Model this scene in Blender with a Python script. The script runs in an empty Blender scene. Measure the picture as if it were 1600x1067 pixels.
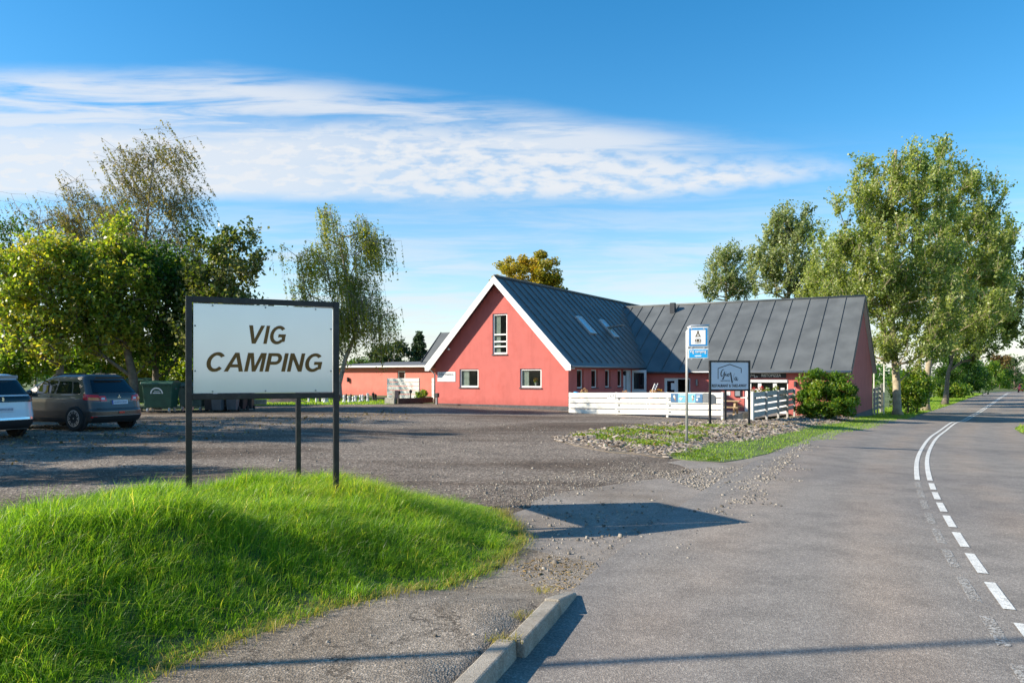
import bpy, bmesh, math, random
import numpy as np
from mathutils import Vector, Matrix
from mathutils.geometry import tessellate_polygon, delaunay_2d_cdt

# ------------------------------------------------------------------ camera, sky, sun, exposure
scene = bpy.context.scene
C = scene.collection
R = math.radians
F, CX, HY, EYE = 1200.0, 800.0, 585.0, 1.8      # focal length, centre column, horizon row (photo pixels), eye height

cam_d = bpy.data.cameras.new('camera')
cam_d.lens = 27.0; cam_d.sensor_width = 36.0; cam_d.shift_y = 51.5/1600
cam_d.clip_start = 0.05; cam_d.clip_end = 3000
cam = bpy.data.objects.new('camera', cam_d); C.objects.link(cam)
cam.location = (0, 0, EYE); cam.rotation_euler = (R(90), 0, 0)
scene.camera = cam

SUN_EL, SUN_PHI = 28.0, 8.0                      # elevation; direction the light travels, degrees left of +X
to_sun = Vector((-math.cos(R(SUN_PHI))*math.cos(R(SUN_EL)), -math.sin(R(SUN_PHI))*math.cos(R(SUN_EL)), math.sin(R(SUN_EL))))
sun_d = bpy.data.lights.new('sun', 'SUN'); sun_d.energy = 4.9; sun_d.angle = R(0.55); sun_d.color = (1.0, 0.90, 0.755)
sun = bpy.data.objects.new('sun', sun_d); C.objects.link(sun)
sun.rotation_euler = to_sun.to_track_quat('Z', 'Y').to_euler()

scene.view_settings.view_transform = 'Standard'
scene.view_settings.look = 'None'
scene.view_settings.exposure = 0.88
scene.view_settings.gamma = 1.0
scene.view_settings.use_curve_mapping = False
scene.render.resolution_x = 1024; scene.render.resolution_y = 682
scene.cycles.max_bounces = 6
scene.cycles.transparent_max_bounces = 8

def N(nt, t, **kw):
    n = nt.nodes.new(t)
    for k, v in kw.items():
        setattr(n, k, v)
    return n
def mth(nt, op, a, b=None, c=None, clamp=False):
    n = nt.nodes.new('ShaderNodeMath'); n.operation = op; n.use_clamp = clamp
    for i, v in enumerate((a, b, c)):
        if v is None: continue
        if isinstance(v, (int, float)): n.inputs[i].default_value = v
        else: nt.links.new(v, n.inputs[i])
    return n.outputs[0]
def maprange(nt, v, a, b, c=0.0, d=1.0, smooth=True):
    n = nt.nodes.new('ShaderNodeMapRange'); n.interpolation_type = 'SMOOTHSTEP' if smooth else 'LINEAR'
    for i, x in ((0, v), (1, a), (2, b), (3, c), (4, d)):
        if isinstance(x, (int, float)): n.inputs[i].default_value = x
        else: nt.links.new(x, n.inputs[i])
    return n.outputs[0]

def build_world():
    w = bpy.data.worlds.new('World'); scene.world = w; w.use_nodes = True
    nt = w.node_tree; nt.nodes.clear(); L = nt.links.new
    sky = N(nt, 'ShaderNodeTexSky', sky_type='NISHITA'); sky.sun_disc = False
    sky.sun_elevation = R(SUN_EL); sky.sun_rotation = R(270 - SUN_PHI)
    sky.altitude = 0; sky.air_density = 1.0; sky.dust_density = 0.25; sky.ozone_density = 2.5
    hs = N(nt, 'ShaderNodeHueSaturation'); hs.inputs['Hue'].default_value = 0.494; hs.inputs['Saturation'].default_value = 1.38; hs.inputs['Value'].default_value = 1.0
    L(sky.outputs[0], hs.inputs['Color'])
    bg = N(nt, 'ShaderNodeBackground'); bg.inputs[1].default_value = 0.115
    L(hs.outputs[0], bg.inputs[0])
    tc = N(nt, 'ShaderNodeTexCoord'); sp = N(nt, 'ShaderNodeSeparateXYZ'); L(tc.outputs['Generated'], sp.inputs[0])
    x, y, z = sp.outputs
    ay = mth(nt, 'ADD', mth(nt, 'ABSOLUTE', y), 0.04)
    p = mth(nt, 'DIVIDE', x, ay); q = mth(nt, 'DIVIDE', z, ay)
    def noise(sx, sy, scale, detail=6, rough=0.6, dist=0.0, off=0.0):
        cb = N(nt, 'ShaderNodeCombineXYZ')
        L(mth(nt, 'MULTIPLY_ADD', p, sx, off), cb.inputs[0]); L(mth(nt, 'MULTIPLY', q, sy), cb.inputs[1])
        n = N(nt, 'ShaderNodeTexNoise'); n.inputs['Scale'].default_value = scale; n.inputs['Detail'].default_value = detail
        n.inputs['Roughness'].default_value = rough; n.inputs['Distortion'].default_value = dist
        L(cb.outputs[0], n.inputs['Vector']); return n.outputs['Fac']
    n_big = noise(2.0, 8.0, 1.7, 5, 0.55, 0.1)
    n_mot = noise(7.0, 20.0, 4.2, 5, 0.55, 0.12, 3.1)
    n_str = noise(1.8, 19.0, 2.6, 7, 0.62, 0.35, 7.7)
    edge = mth(nt, 'MULTIPLY_ADD', n_big, 0.06, -0.03)
    # main band: upper edge falls towards the right, lower edge level
    top = mth(nt, 'ADD', mth(nt, 'SUBTRACT', 0.325, mth(nt, 'MULTIPLY', mth(nt, 'MAXIMUM', p, 0.0), 0.15)), edge)
    bot = mth(nt, 'ADD', mth(nt, 'ADD', 0.213, mth(nt, 'MULTIPLY', mth(nt, 'MAXIMUM', mth(nt, 'SUBTRACT', p, 0.15), 0.0), 0.10)), mth(nt, 'MULTIPLY', edge, 0.45))
    m1 = maprange(nt, mth(nt, 'SUBTRACT', top, q), -0.02, 0.045)
    m2 = maprange(nt, mth(nt, 'SUBTRACT', q, bot), -0.008, 0.02)
    endr = maprange(nt, p, 0.30, 0.60, 1.0, 0.0)
    mott = maprange(nt, n_mot, 0.30, 0.60, 0.42, 1.0)
    solid = maprange(nt, p, -0.35, 0.25, 0.88, 0.0)        # denser sheet on the one side, mottled on the other
    dens = mth(nt, 'MAXIMUM', mott, solid)
    dens = mth(nt, 'MULTIPLY', dens, maprange(nt, n_big, 0.25, 0.55, 0.85, 1.0))
    band = mth(nt, 'MULTIPLY', mth(nt, 'MULTIPLY', m1, m2), mth(nt, 'MULTIPLY', endr, dens))
    # wisps above it
    wt = mth(nt, 'SUBTRACT', 0.385, mth(nt, 'MULTIPLY', mth(nt, 'MAXIMUM', mth(nt, 'ADD', p, 0.35), 0.0), 0.13))
    w1 = maprange(nt, mth(nt, 'SUBTRACT', mth(nt, 'ADD', wt, mth(nt, 'MULTIPLY', edge, 0.5)), q), -0.008, 0.03)
    w2 = maprange(nt, mth(nt, 'SUBTRACT', q, 0.25), 0.0, 0.03)
    wisp = mth(nt, 'MULTIPLY', mth(nt, 'MULTIPLY', w1, w2), mth(nt, 'MULTIPLY', maprange(nt, n_str, 0.28, 0.62), maprange(nt, p, 0.1, 0.5, 0.85, 0.0)))
    # thin streaks and veil low over the horizon
    low = mth(nt, 'MAXIMUM', mth(nt, 'MULTIPLY', maprange(nt, q, 0.05, 0.33, 1.0, 0.0), maprange(nt, n_str, 0.36, 0.66, 0.26, 0.82)), maprange(nt, q, -0.01, 0.12, 0.85, 0.0))
    fac = mth(nt, 'MAXIMUM', mth(nt, 'MAXIMUM', band, wisp), low)
    fac = mth(nt, 'MULTIPLY', fac, 0.95)
    fac = mth(nt, 'MULTIPLY', fac, mth(nt, 'GREATER_THAN', z, -0.02))
    cl = N(nt, 'ShaderNodeBackground'); cl.inputs[0].default_value = (0.93, 0.96, 1.0, 1); cl.inputs[1].default_value = 0.50
    mx = N(nt, 'ShaderNodeMixShader'); L(fac, mx.inputs[0]); L(bg.outputs[0], mx.inputs[1]); L(cl.outputs[0], mx.inputs[2])
    o = N(nt, 'ShaderNodeOutputWorld'); L(mx.outputs[0], o.inputs[0])
    try:
        w.cycles.sampling_method = 'MANUAL'; w.cycles.sample_map_resolution = 512
    except Exception: pass
build_world()

# ------------------------------------------------------------------ materials
def new_mat(name):
    m = bpy.data.materials.new(name); m.use_nodes = True
    nt = m.node_tree; b = nt.nodes['Principled BSDF']
    return m, nt, b
def mat(name, col, rough=0.6, var=0.12, scale=8.0, bump=0.0, bscale=60.0, metal=0.0, spec=0.5, detail=5, coat=0.0, dirt=None, dscale=1.5, damt=0.5):
    m, nt, b = new_mat(name); L = nt.links.new
    tc = N(nt, 'ShaderNodeTexCoord'); co = tc.outputs['Object']
    n = N(nt, 'ShaderNodeTexNoise'); n.inputs['Scale'].default_value = scale; n.inputs['Detail'].default_value = detail; L(co, n.inputs['Vector'])
    r = N(nt, 'ShaderNodeMix', data_type='RGBA')
    r.inputs['A'].default_value = (*[c*(1-var) for c in col], 1); r.inputs['B'].default_value = (*[min(1, c*(1+var)) for c in col], 1)
    L(maprange(nt, n.outputs['Fac'], 0.3, 0.7), r.inputs['Factor'])
    out = r.outputs['Result']
    if dirt:
        n2 = N(nt, 'ShaderNodeTexNoise'); n2.inputs['Scale'].default_value = dscale; n2.inputs['Detail'].default_value = 8; n2.inputs['Roughness'].default_value = 0.65; L(co, n2.inputs['Vector'])
        r2 = N(nt, 'ShaderNodeMix', data_type='RGBA'); L(out, r2.inputs['A']); r2.inputs['B'].default_value = (*dirt, 1)
        L(maprange(nt, n2.outputs['Fac'], 0.48, 0.75, 0, damt), r2.inputs['Factor']); out = r2.outputs['Result']
    L(out, b.inputs['Base Color'])
    b.inputs['Roughness'].default_value = rough; b.inputs['Metallic'].default_value = metal
    b.inputs['Specular IOR Level'].default_value = spec
    if coat: b.inputs['Coat Weight'].default_value = coat; b.inputs['Coat Roughness'].default_value = 0.04
    if bump:
        nb = N(nt, 'ShaderNodeTexNoise'); nb.inputs['Scale'].default_value = bscale; nb.inputs['Detail'].default_value = 4; L(co, nb.inputs['Vector'])
        bp = N(nt, 'ShaderNodeBump'); bp.inputs['Strength'].default_value = bump; bp.inputs['Distance'].default_value = 0.02
        L(nb.outputs['Fac'], bp.inputs['Height']); L(bp.outputs[0], b.inputs['Normal'])
    return m

def aggregate(name, dark, mid, light, stone=45.0, patch=0.35, patch_col=None, patch_amt=0.6, bump=0.5, cracks=0.0, wear=False, speck=0.5, pscale2=1.6, stretch=None):
    """asphalt, gravel: coloured grains, wide stains, relief"""
    m, nt, b = new_mat(name); L = nt.links.new
    tc = N(nt, 'ShaderNodeTexCoord'); co = tc.outputs['Object']
    v = N(nt, 'ShaderNodeTexVoronoi'); v.inputs['Scale'].default_value = stone; L(co, v.inputs['Vector'])
    sep = N(nt, 'ShaderNodeSeparateColor'); L(v.outputs['Color'], sep.inputs[0])
    cr = N(nt, 'ShaderNodeValToRGB'); e = cr.color_ramp.elements
    e[0].position = 0.0; e[0].color = (*dark, 1); e[1].position = 1.0; e[1].color = (*light, 1)
    k = cr.color_ramp.elements.new(0.62); k.color = (*mid, 1)
    k = cr.color_ramp.elements.new(1.0 - 0.12*speck); k.color = (*[a*0.5+c*0.5 for a, c in zip(mid, light)], 1)
    L(sep.outputs[0], cr.inputs[0]); out = cr.outputs[0]
    n = N(nt, 'ShaderNodeTexNoise'); n.inputs['Scale'].default_value = patch; n.inputs['Detail'].default_value = 9; n.inputs['Roughness'].default_value = 0.62; n.inputs['Distortion'].default_value = 0.5
    mpn = N(nt, 'ShaderNodeMapping'); mpn.inputs['Scale'].default_value = stretch or (1, 1, 1); L(co, mpn.inputs[0]); L(mpn.outputs[0], n.inputs['Vector'])
    mx = N(nt, 'ShaderNodeMix', data_type='RGBA', blend_type='MULTIPLY'); L(out, mx.inputs['A']); mx.inputs['B'].default_value = (*(patch_col or (0.6, 0.55, 0.5)), 1)
    L(maprange(nt, n.outputs['Fac'], 0.43, 0.64, 0, patch_amt), mx.inputs['Factor']); out = mx.outputs['Result']
    n3 = N(nt, 'ShaderNodeTexNoise'); n3.inputs['Scale'].default_value = pscale2; n3.inputs['Detail'].default_value = 8; n3.inputs['Roughness'].default_value = 0.7; L(co, n3.inputs['Vector'])
    mx2 = N(nt, 'ShaderNodeMix', data_type='RGBA', blend_type='MULTIPLY'); L(out, mx2.inputs['A']); L(maprange(nt, n3.outputs['Fac'], 0.35, 0.7, 1.18, 0.8), mx2.inputs['B']); mx2.inputs['Factor'].default_value = 0.8
    out = mx2.outputs['Result']
    if wear:   # tyre tracks along the lane, from the strip's own coordinates (metres across)
        uv = N(nt, 'ShaderNodeUVMap'); uv.uv_map = 'lane'; su = N(nt, 'ShaderNodeSeparateXYZ'); L(uv.outputs[0], su.inputs[0])
        t = su.outputs[0]
        def bandm(c, wd): return maprange(nt, mth(nt, 'ABSOLUTE', mth(nt, 'SUBTRACT', t, c)), 0.0, wd, 1.0, 0.0)
        tr = mth(nt, 'ADD', mth(nt, 'ADD', bandm(-2.3, 0.75), bandm(-0.75, 0.6)), mth(nt, 'ADD', bandm(0.85, 0.6), bandm(2.35, 0.7)))
        nw = N(nt, 'ShaderNodeTexNoise'); nw.inputs['Scale'].default_value = 0.5; nw.inputs['Detail'].default_value = 6; L(co, nw.inputs['Vector'])
        tr = mth(nt, 'MULTIPLY', tr, maprange(nt, nw.outputs['Fac'], 0.3, 0.65, 0.25, 1.0))
        mx3 = N(nt, 'ShaderNodeMix', data_type='RGBA', blend_type='MULTIPLY'); L(out, mx3.inputs['A']); mx3.inputs['B'].default_value = (1.20, 1.11, 1.03, 1); L(tr, mx3.inputs['Factor']); out = mx3.outputs['Result']
    hgt = v.outputs['Distance']
    if cracks:
        vc = N(nt, 'ShaderNodeTexVoronoi', feature='DISTANCE_TO_EDGE'); vc.inputs['Scale'].default_value = 1.1
        nd = N(nt, 'ShaderNodeTexNoise'); nd.inputs['Scale'].default_value = 2.2; nd.inputs['Detail'].default_value = 7; nd.inputs['Roughness'].default_value = 0.7; L(co, nd.inputs['Vector'])
        va = N(nt, 'ShaderNodeVectorMath', operation='MULTIPLY_ADD'); L(nd.outputs['Color'], va.inputs[0]); va.inputs[1].default_value = (0.9, 0.9, 0.9); L(co, va.inputs[2]); L(va.outputs[0], vc.inputs['Vector'])
        nm = N(nt, 'ShaderNodeTexNoise'); nm.inputs['Scale'].default_value = 1.3; L(co, nm.inputs['Vector'])
        wdt = maprange(nt, nm.outputs['Fac'], 0.4, 0.65, 0.0, 0.012)
        ck = maprange(nt, mth(nt, 'SUBTRACT', vc.outputs['Distance'], wdt), -0.004, 0.006, 1.0, 0.0)
        mx4 = N(nt, 'ShaderNodeMix', data_type='RGBA', blend_type='MULTIPLY'); L(out, mx4.inputs['A']); mx4.inputs['B'].default_value = (0.3, 0.28, 0.26, 1); L(mth(nt, 'MULTIPLY', ck, cracks), mx4.inputs['Factor']); out = mx4.outputs['Result']
        hgt = mth(nt, 'SUBTRACT', hgt, mth(nt, 'MULTIPLY', ck, 0.6))
    L(out, b.inputs['Base Color']); b.inputs['Roughness'].default_value = 0.85; b.inputs['Specular IOR Level'].default_value = 0.3
    bp = N(nt, 'ShaderNodeBump'); bp.inputs['Strength'].default_value = bump; bp.inputs['Distance'].default_value = 0.02; L(hgt, bp.inputs['Height']); L(bp.outputs[0], b.inputs['Normal'])
    return m

def leaf_mat(name, cols, trans=0.35, rough=0.45, gloss=0.25):
    """leaf colour from the leaf's own random tint"""
    m = bpy.data.materials.new(name); m.use_nodes = True; nt = m.node_tree; L = nt.links.new
    b = nt.nodes['Principled BSDF']; o = nt.nodes['Material Output']
    at = N(nt, 'ShaderNodeAttribute', attribute_name='tint')
    cr = N(nt, 'ShaderNodeValToRGB'); el = cr.color_ramp.elements
    el[0].position = 0; el[0].color = (*cols[0], 1); el[1].position = 1; el[1].color = (*cols[-1], 1)
    for i, c in enumerate(cols[1:-1]):
        k = el.new((i+1)/(len(cols)-1)); k.color = (*c, 1)
    L(at.outputs['Fac'], cr.inputs[0]); L(cr.outputs[0], b.inputs['Base Color'])
    b.inputs['Roughness'].default_value = rough; b.inputs['Specular IOR Level'].default_value = gloss
    t = N(nt, 'ShaderNodeBsdfTranslucent')
    br = N(nt, 'ShaderNodeMix', data_type='RGBA', blend_type='MULTIPLY'); br.inputs['Factor'].default_value = 1; L(cr.outputs[0], br.inputs['A']); br.inputs['B'].default_value = (2.0, 2.0, 0.75, 1); L(br.outputs['Result'], t.inputs[0])
    mx = N(nt, 'ShaderNodeMixShader'); mx.inputs[0].default_value = trans; L(b.outputs[0], mx.inputs[1]); L(t.outputs[0], mx.inputs[2]); L(mx.outputs[0], o.inputs[0])
    return m
def glass_mat(name, tint=(0.02, 0.025, 0.025), clear=0.6, rough=0.02):
    m = bpy.data.materials.new(name); m.use_nodes = True; nt = m.node_tree; L = nt.links.new
    b = nt.nodes['Principled BSDF']; o = nt.nodes['Material Output']
    b.inputs['Base Color'].default_value = (*tint, 1); b.inputs['Roughness'].default_value = rough; b.inputs['Specular IOR Level'].default_value = 0.6
    n = N(nt, 'ShaderNodeTexNoise'); n.inputs['Scale'].default_value = 3; bp = N(nt, 'ShaderNodeBump'); bp.inputs['Strength'].default_value = 0.02; L(n.outputs['Fac'], bp.inputs['Height']); L(bp.outputs[0], b.inputs['Normal'])
    if clear > 0:
        t = N(nt, 'ShaderNodeBsdfTransparent'); t.inputs[0].default_value = (0.85, 0.9, 0.88, 1)
        mx = N(nt, 'ShaderNodeMixShader'); mx.inputs[0].default_value = clear; L(b.outputs[0], mx.inputs[1]); L(t.outputs[0], mx.inputs[2]); L(mx.outputs[0], o.inputs[0])
    return m

M = {}
M['asphalt'] = aggregate('asphalt', (0.165, 0.147, 0.130), (0.228, 0.203, 0.176), (0.38, 0.345, 0.30), stone=95, patch=0.22, patch_col=(0.74, 0.75, 0.79), patch_amt=0.65, bump=0.25, wear=True, cracks=0.0)
M['apron'] = aggregate('apron_asphalt', (0.19, 0.165, 0.14), (0.25, 0.217, 0.183), (0.38, 0.335, 0.29), stone=80, patch=0.5, patch_col=(0.72, 0.66, 0.58), patch_amt=0.6, bump=0.35, cracks=0.3)
M['gravel'] = aggregate('gravel_surface', (0.075, 0.060, 0.047), (0.19, 0.153, 0.118), (0.50, 0.42, 0.335), stone=34, patch=0.20, patch_col=(0.44, 0.38, 0.325), patch_amt=0.95, bump=0.6, speck=0.6, pscale2=0.9, stretch=(0.55, 1.5, 1))
M['pavement'] = aggregate('pavement_asphalt', (0.145, 0.122, 0.096), (0.24, 0.203, 0.16), (0.45, 0.385, 0.31), stone=75, patch=0.6, patch_col=(0.62, 0.55, 0.46), patch_amt=0.6, bump=0.35, cracks=0.9)
M['ground'] = mat('ground_grass', (0.085, 0.12, 0.028), 0.95, 0.4, 0.6, bump=0.4, bscale=9, dirt=(0.15, 0.13, 0.05), dscale=0.15)
M['soil'] = mat('soil', (0.075, 0.095, 0.028), 0.95, 0.4, 6, bump=0.6, bscale=20)
M['bedsoil'] = mat('mulch_soil', (0.14, 0.115, 0.09), 0.95, 0.35, 9, bump=0.8, bscale=18, dirt=(0.07, 0.09, 0.03), dscale=0.7)
M['concrete'] = aggregate('kerb_concrete', (0.27, 0.235, 0.19), (0.36, 0.32, 0.26), (0.47, 0.43, 0.36), stone=130, patch=2.5, patch_col=(0.7, 0.66, 0.6), patch_amt=0.5, bump=0.25, pscale2=5)
M['line'] = mat('road_paint', (0.66, 0.65, 0.60), 0.75, 0.10, 5, bump=0.4, bscale=90, dirt=(0.30, 0.28, 0.25), dscale=30, damt=0.95)
def worn_paint():
    m = mat('worn_paint', (0.46, 0.44, 0.40), 0.8, 0.1, 5); nt = m.node_tree; L = nt.links.new
    b = nt.nodes['Principled BSDF']; o = nt.nodes['Material Output']
    tc = N(nt, 'ShaderNodeTexCoord'); n = N(nt, 'ShaderNodeTexNoise'); n.inputs['Scale'].default_value = 42; n.inputs['Detail'].default_value = 6; n.inputs['Roughness'].default_value = 0.75; L(tc.outputs['Object'], n.inputs['Vector'])
    L(maprange(nt, n.outputs['Fac'], 0.44, 0.60, 0.0, 0.9), b.inputs['Alpha']); return m
M['worn'] = worn_paint()
M['red_wall'] = mat('red_render', (0.54, 0.135, 0.100), 0.85, 0.05, 1.3, bump=0.25, bscale=45, dirt=(0.46, 0.10, 0.08), dscale=1.1, damt=0.6)
M['annex_wall'] = mat('salmon_render', (0.66, 0.19, 0.15), 0.85, 0.05, 1.3, bump=0.25, bscale=45)
def streaked(name, col, dark, amt):
    m = mat(name, col, 0.88, 0.05, 1.3, bump=0.3, bscale=45, dirt=dark, dscale=1.4, damt=0.55); nt = m.node_tree; L = nt.links.new; b = nt.nodes['Principled BSDF']
    src = b.inputs['Base Color'].links[0].from_socket; tc = N(nt, 'ShaderNodeTexCoord'); mp = N(nt, 'ShaderNodeMapping'); mp.inputs['Scale'].default_value = (1.7, 1.7, 0.30); L(tc.outputs['Object'], mp.inputs[0])
    n = N(nt, 'ShaderNodeTexNoise'); n.inputs['Scale'].default_value = 1.6; n.inputs['Detail'].default_value = 7; n.inputs['Roughness'].default_value = 0.6; L(mp.outputs[0], n.inputs['Vector'])
    mx = N(nt, 'ShaderNodeMix', data_type='RGBA', blend_type='MULTIPLY'); L(src, mx.inputs['A']); mx.inputs['B'].default_value = (0.80, 0.74, 0.72, 1); L(maprange(nt, n.outputs['Fac'], 0.48, 0.72, 0, amt), mx.inputs['Factor'])
    sp = N(nt, 'ShaderNodeSeparateXYZ'); L(tc.outputs['Object'], sp.inputs[0]); n2 = N(nt, 'ShaderNodeTexNoise'); n2.inputs['Scale'].default_value = 5; n2.inputs['Detail'].default_value = 6; L(tc.outputs['Object'], n2.inputs['Vector'])
    h = mth(nt, 'SUBTRACT', sp.outputs[2], mth(nt, 'MULTIPLY', n2.outputs['Fac'], 0.7))
    mx2 = N(nt, 'ShaderNodeMix', data_type='RGBA', blend_type='MULTIPLY'); L(mx.outputs['Result'], mx2.inputs['A']); mx2.inputs['B'].default_value = (0.78, 0.74, 0.72, 1); L(maprange(nt, h, -0.2, 0.35, 0.8, 0.0), mx2.inputs['Factor'])
    L(mx2.outputs['Result'], b.inputs['Base Color']); return m
M['red_wall'] = streaked('red_render', (0.53, 0.138, 0.117), (0.45, 0.10, 0.08), 0.4)
M['annex_wall'] = streaked('salmon_render', (0.66, 0.20, 0.155), (0.58, 0.16, 0.12), 0.35)
M['plinth'] = mat('grey_plinth', (0.085, 0.085, 0.088), 0.85, 0.2, 5, bump=0.3, bscale=40)
M['roof'] = mat('dark_metal_roof', (0.112, 0.119, 0.117), 0.42, 0.16, 0.9, spec=0.4, bump=0.06, bscale=2.0, dirt=(0.145, 0.152, 0.152), dscale=1.1, damt=0.4)
M['roof_dark'] = mat('dark_roof_trim', (0.03, 0.033, 0.038), 0.45, 0.15, 3)
M['felt'] = mat('grey_roof_felt', (0.12, 0.125, 0.135), 0.85, 0.15, 2, bump=0.2)
M['white'] = mat('white_paint', (0.80, 0.79, 0.76), 0.5, 0.04, 3, bump=0.05)
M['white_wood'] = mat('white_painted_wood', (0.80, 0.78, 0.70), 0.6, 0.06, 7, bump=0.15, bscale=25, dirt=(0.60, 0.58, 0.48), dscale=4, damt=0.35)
M['grey_wood'] = mat('weathered_shaded_wood', (0.42, 0.40, 0.36), 0.75, 0.15, 9, bump=0.2, bscale=25, dirt=(0.30, 0.28, 0.24), dscale=5, damt=0.5)  # the grey also holds painted shade for the fence beside the bush
M['brown_wood'] = mat('brown_wood', (0.22, 0.13, 0.07), 0.7, 0.25, 12, bump=0.2)
M['tan_wood'] = mat('tan_wood', (0.46, 0.32, 0.17), 0.7, 0.15, 12, bump=0.2)
M['zinc'] = mat('zinc', (0.27, 0.28, 0.285), 0.4, 0.08, 6, metal=0.6)
M['galv'] = mat('galvanised_steel', (0.60, 0.61, 0.60), 0.38, 0.08, 14, metal=0.55)
M['black_steel'] = mat('black_painted_steel', (0.012, 0.012, 0.014), 0.42, 0.2, 9, bump=0.05, dirt=(0.10, 0.09, 0.08), dscale=9, damt=0.35)
M['sign_face'] = mat('white_sign_sheet', (0.82, 0.84, 0.87), 0.12, 0.02, 2, spec=1.0, coat=0.7, metal=0.3)
M['sign_blue'] = mat('pale_blue_sign_sheet', (0.66, 0.73, 0.84), 0.3, 0.02, 2)
M['letter'] = mat('brown_letter', (0.17, 0.085, 0.025), 0.12, 0.1, 3, spec=0.2)  # brown base painted in for what the glossy letters reflect
M['ink'] = mat('black_ink', (0.012, 0.013, 0.018), 0.5, 0.05, 3)
M['grey_ink'] = mat('grey_ink', (0.22, 0.24, 0.26), 0.6, 0.05, 3)
M['brown_ink'] = mat('brown_ink', (0.07, 0.045, 0.02), 0.6, 0.05, 3)
M['sign_cyan'] = mat('blue_sign', (0.015, 0.22, 0.52), 0.35, 0.04, 3)
M['sign_sky'] = mat('sky_blue_sign', (0.01, 0.36, 0.74), 0.35, 0.04, 3)
M['white_flat'] = mat('white_print', (0.80, 0.80, 0.78), 0.45, 0.02, 3)
M['banner'] = mat('blue_banner', (0.20, 0.50, 0.66), 0.5, 0.12, 3, dirt=(0.08, 0.25, 0.42), dscale=2.2, damt=0.9)
M['banner_dark'] = mat('dark_blue_print', (0.06, 0.16, 0.30), 0.5, 0.1, 3)
M['cone'] = mat('wafer', (0.52, 0.25, 0.08), 0.7, 0.15, 14)
M['cream'] = mat('ice_cream', (0.80, 0.72, 0.58), 0.5, 0.06, 8)
M['choc'] = mat('chocolate', (0.07, 0.02, 0.012), 0.4, 0.1, 8)
M['pane'] = glass_mat('window_glass', clear=0.80)
M['pane_dark'] = glass_mat('dark_glass', tint=(0.012, 0.014, 0.018), clear=0.0, rough=0.04)
M['skylight'] = glass_mat('skylight_glass', tint=(0.30, 0.50, 0.60), clear=0.0, rough=0.03)  # sky reflection painted into the panes as a pale blue base
M['dark_room'] = mat('dark_room', (0.12, 0.13, 0.11), 0.9, 0.3, 2)
M['room'] = mat('dim_room', (0.36, 0.37, 0.31), 0.9, 0.3, 2)
M['curtain'] = mat('pale_curtain', (0.76, 0.75, 0.68), 0.9, 0.1, 6)
M['door_grey'] = mat('pale_grey_door', (0.62, 0.64, 0.64), 0.5, 0.04, 3)
M['bark'] = mat('bark', (0.15, 0.125, 0.095), 0.9, 0.35, 5, bump=0.8, bscale=14, dirt=(0.20, 0.21, 0.12), dscale=2)
M['pale_bark'] = mat('pale_poplar_bark', (0.36, 0.30, 0.20), 0.9, 0.25, 3, bump=0.6, bscale=10, dirt=(0.26, 0.20, 0.10), dscale=1.4)
M['birch_bark'] = mat('birch_bark', (0.36, 0.32, 0.275), 0.8, 0.12, 4, bump=0.2, dirt=(0.06, 0.05, 0.045), dscale=3.2, damt=0.95)
M['suv_paint'] = mat('grey_car_paint', (0.075, 0.060, 0.052), 0.30, 0.03, 3, metal=0.3, coat=0.6)
M['white_car'] = mat('white_car_paint', (0.62, 0.66, 0.70), 0.25, 0.02, 3, coat=0.7)
M['red_car'] = mat('red_car_paint', (0.42, 0.03, 0.035), 0.25, 0.02, 3, coat=0.7)
M['black_plastic'] = mat('black_plastic', (0.018, 0.018, 0.02), 0.6, 0.1, 20)
M['gloss_black'] = mat('gloss_black', (0.01, 0.011, 0.013), 0.12, 0.05, 5)
M['car_glass'] = glass_mat('car_glass', tint=(0.008, 0.01, 0.014), clear=0.0, rough=0.03)
M['tyre'] = mat('tyre_rubber', (0.018, 0.018, 0.018), 0.85, 0.2, 30)
M['alloy'] = mat('alloy_rim', (0.55, 0.55, 0.56), 0.3, 0.05, 8, metal=0.8)
M['chrome'] = mat('chrome_trim', (0.65, 0.66, 0.68), 0.15, 0.03, 8, metal=0.9)
M['lamp_red'] = mat('red_lamp', (0.70, 0.02, 0.018), 0.12, 0.1, 20, coat=0.6)
M['lamp_amber'] = mat('amber_lamp', (0.80, 0.24, 0.03), 0.15, 0.1, 20, coat=0.6)
M['lamp_clear'] = mat('clear_lamp', (0.62, 0.60, 0.60), 0.12, 0.05, 20, coat=0.6)
M['plate'] = mat('number_plate', (0.58, 0.62, 0.70), 0.4, 0.04, 20)
M['plate_blue'] = mat('plate_blue', (0.01, 0.03, 0.28), 0.4, 0.04, 20)
M['plate_ink'] = mat('plate_smudge', (0.30, 0.33, 0.40), 0.5, 0.2, 20)
M['bin_green'] = mat('green_bin_plastic', (0.022, 0.085, 0.055), 0.5, 0.12, 4, dirt=(0.06, 0.09, 0.06), dscale=5, damt=0.4)
M['bin_pale'] = mat('faded_green_bin', (0.085, 0.135, 0.115), 0.55, 0.12, 4, dirt=(0.05, 0.08, 0.07), dscale=5)
M['bin_black'] = mat('black_bin', (0.016, 0.018, 0.022), 0.5, 0.12, 4)
M['bin_grey'] = mat('grey_bin', (0.07, 0.085, 0.10), 0.5, 0.12, 4)
M['chess_white'] = mat('white_chess', (0.66, 0.66, 0.66), 0.45, 0.05, 6)
M['chess_black'] = mat('black_chess', (0.02, 0.02, 0.022), 0.4, 0.05, 6)
M['terracotta'] = mat('terracotta', (0.40, 0.16, 0.08), 0.8, 0.12, 6)
M['stone'] = mat('pale_stone', (0.28, 0.265, 0.23), 0.9, 0.25, 7, bump=0.6, bscale=14)
M['timber'] = mat('dark_sleeper', (0.07, 0.052, 0.045), 0.85, 0.3, 9, bump=0.4, bscale=25)
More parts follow.
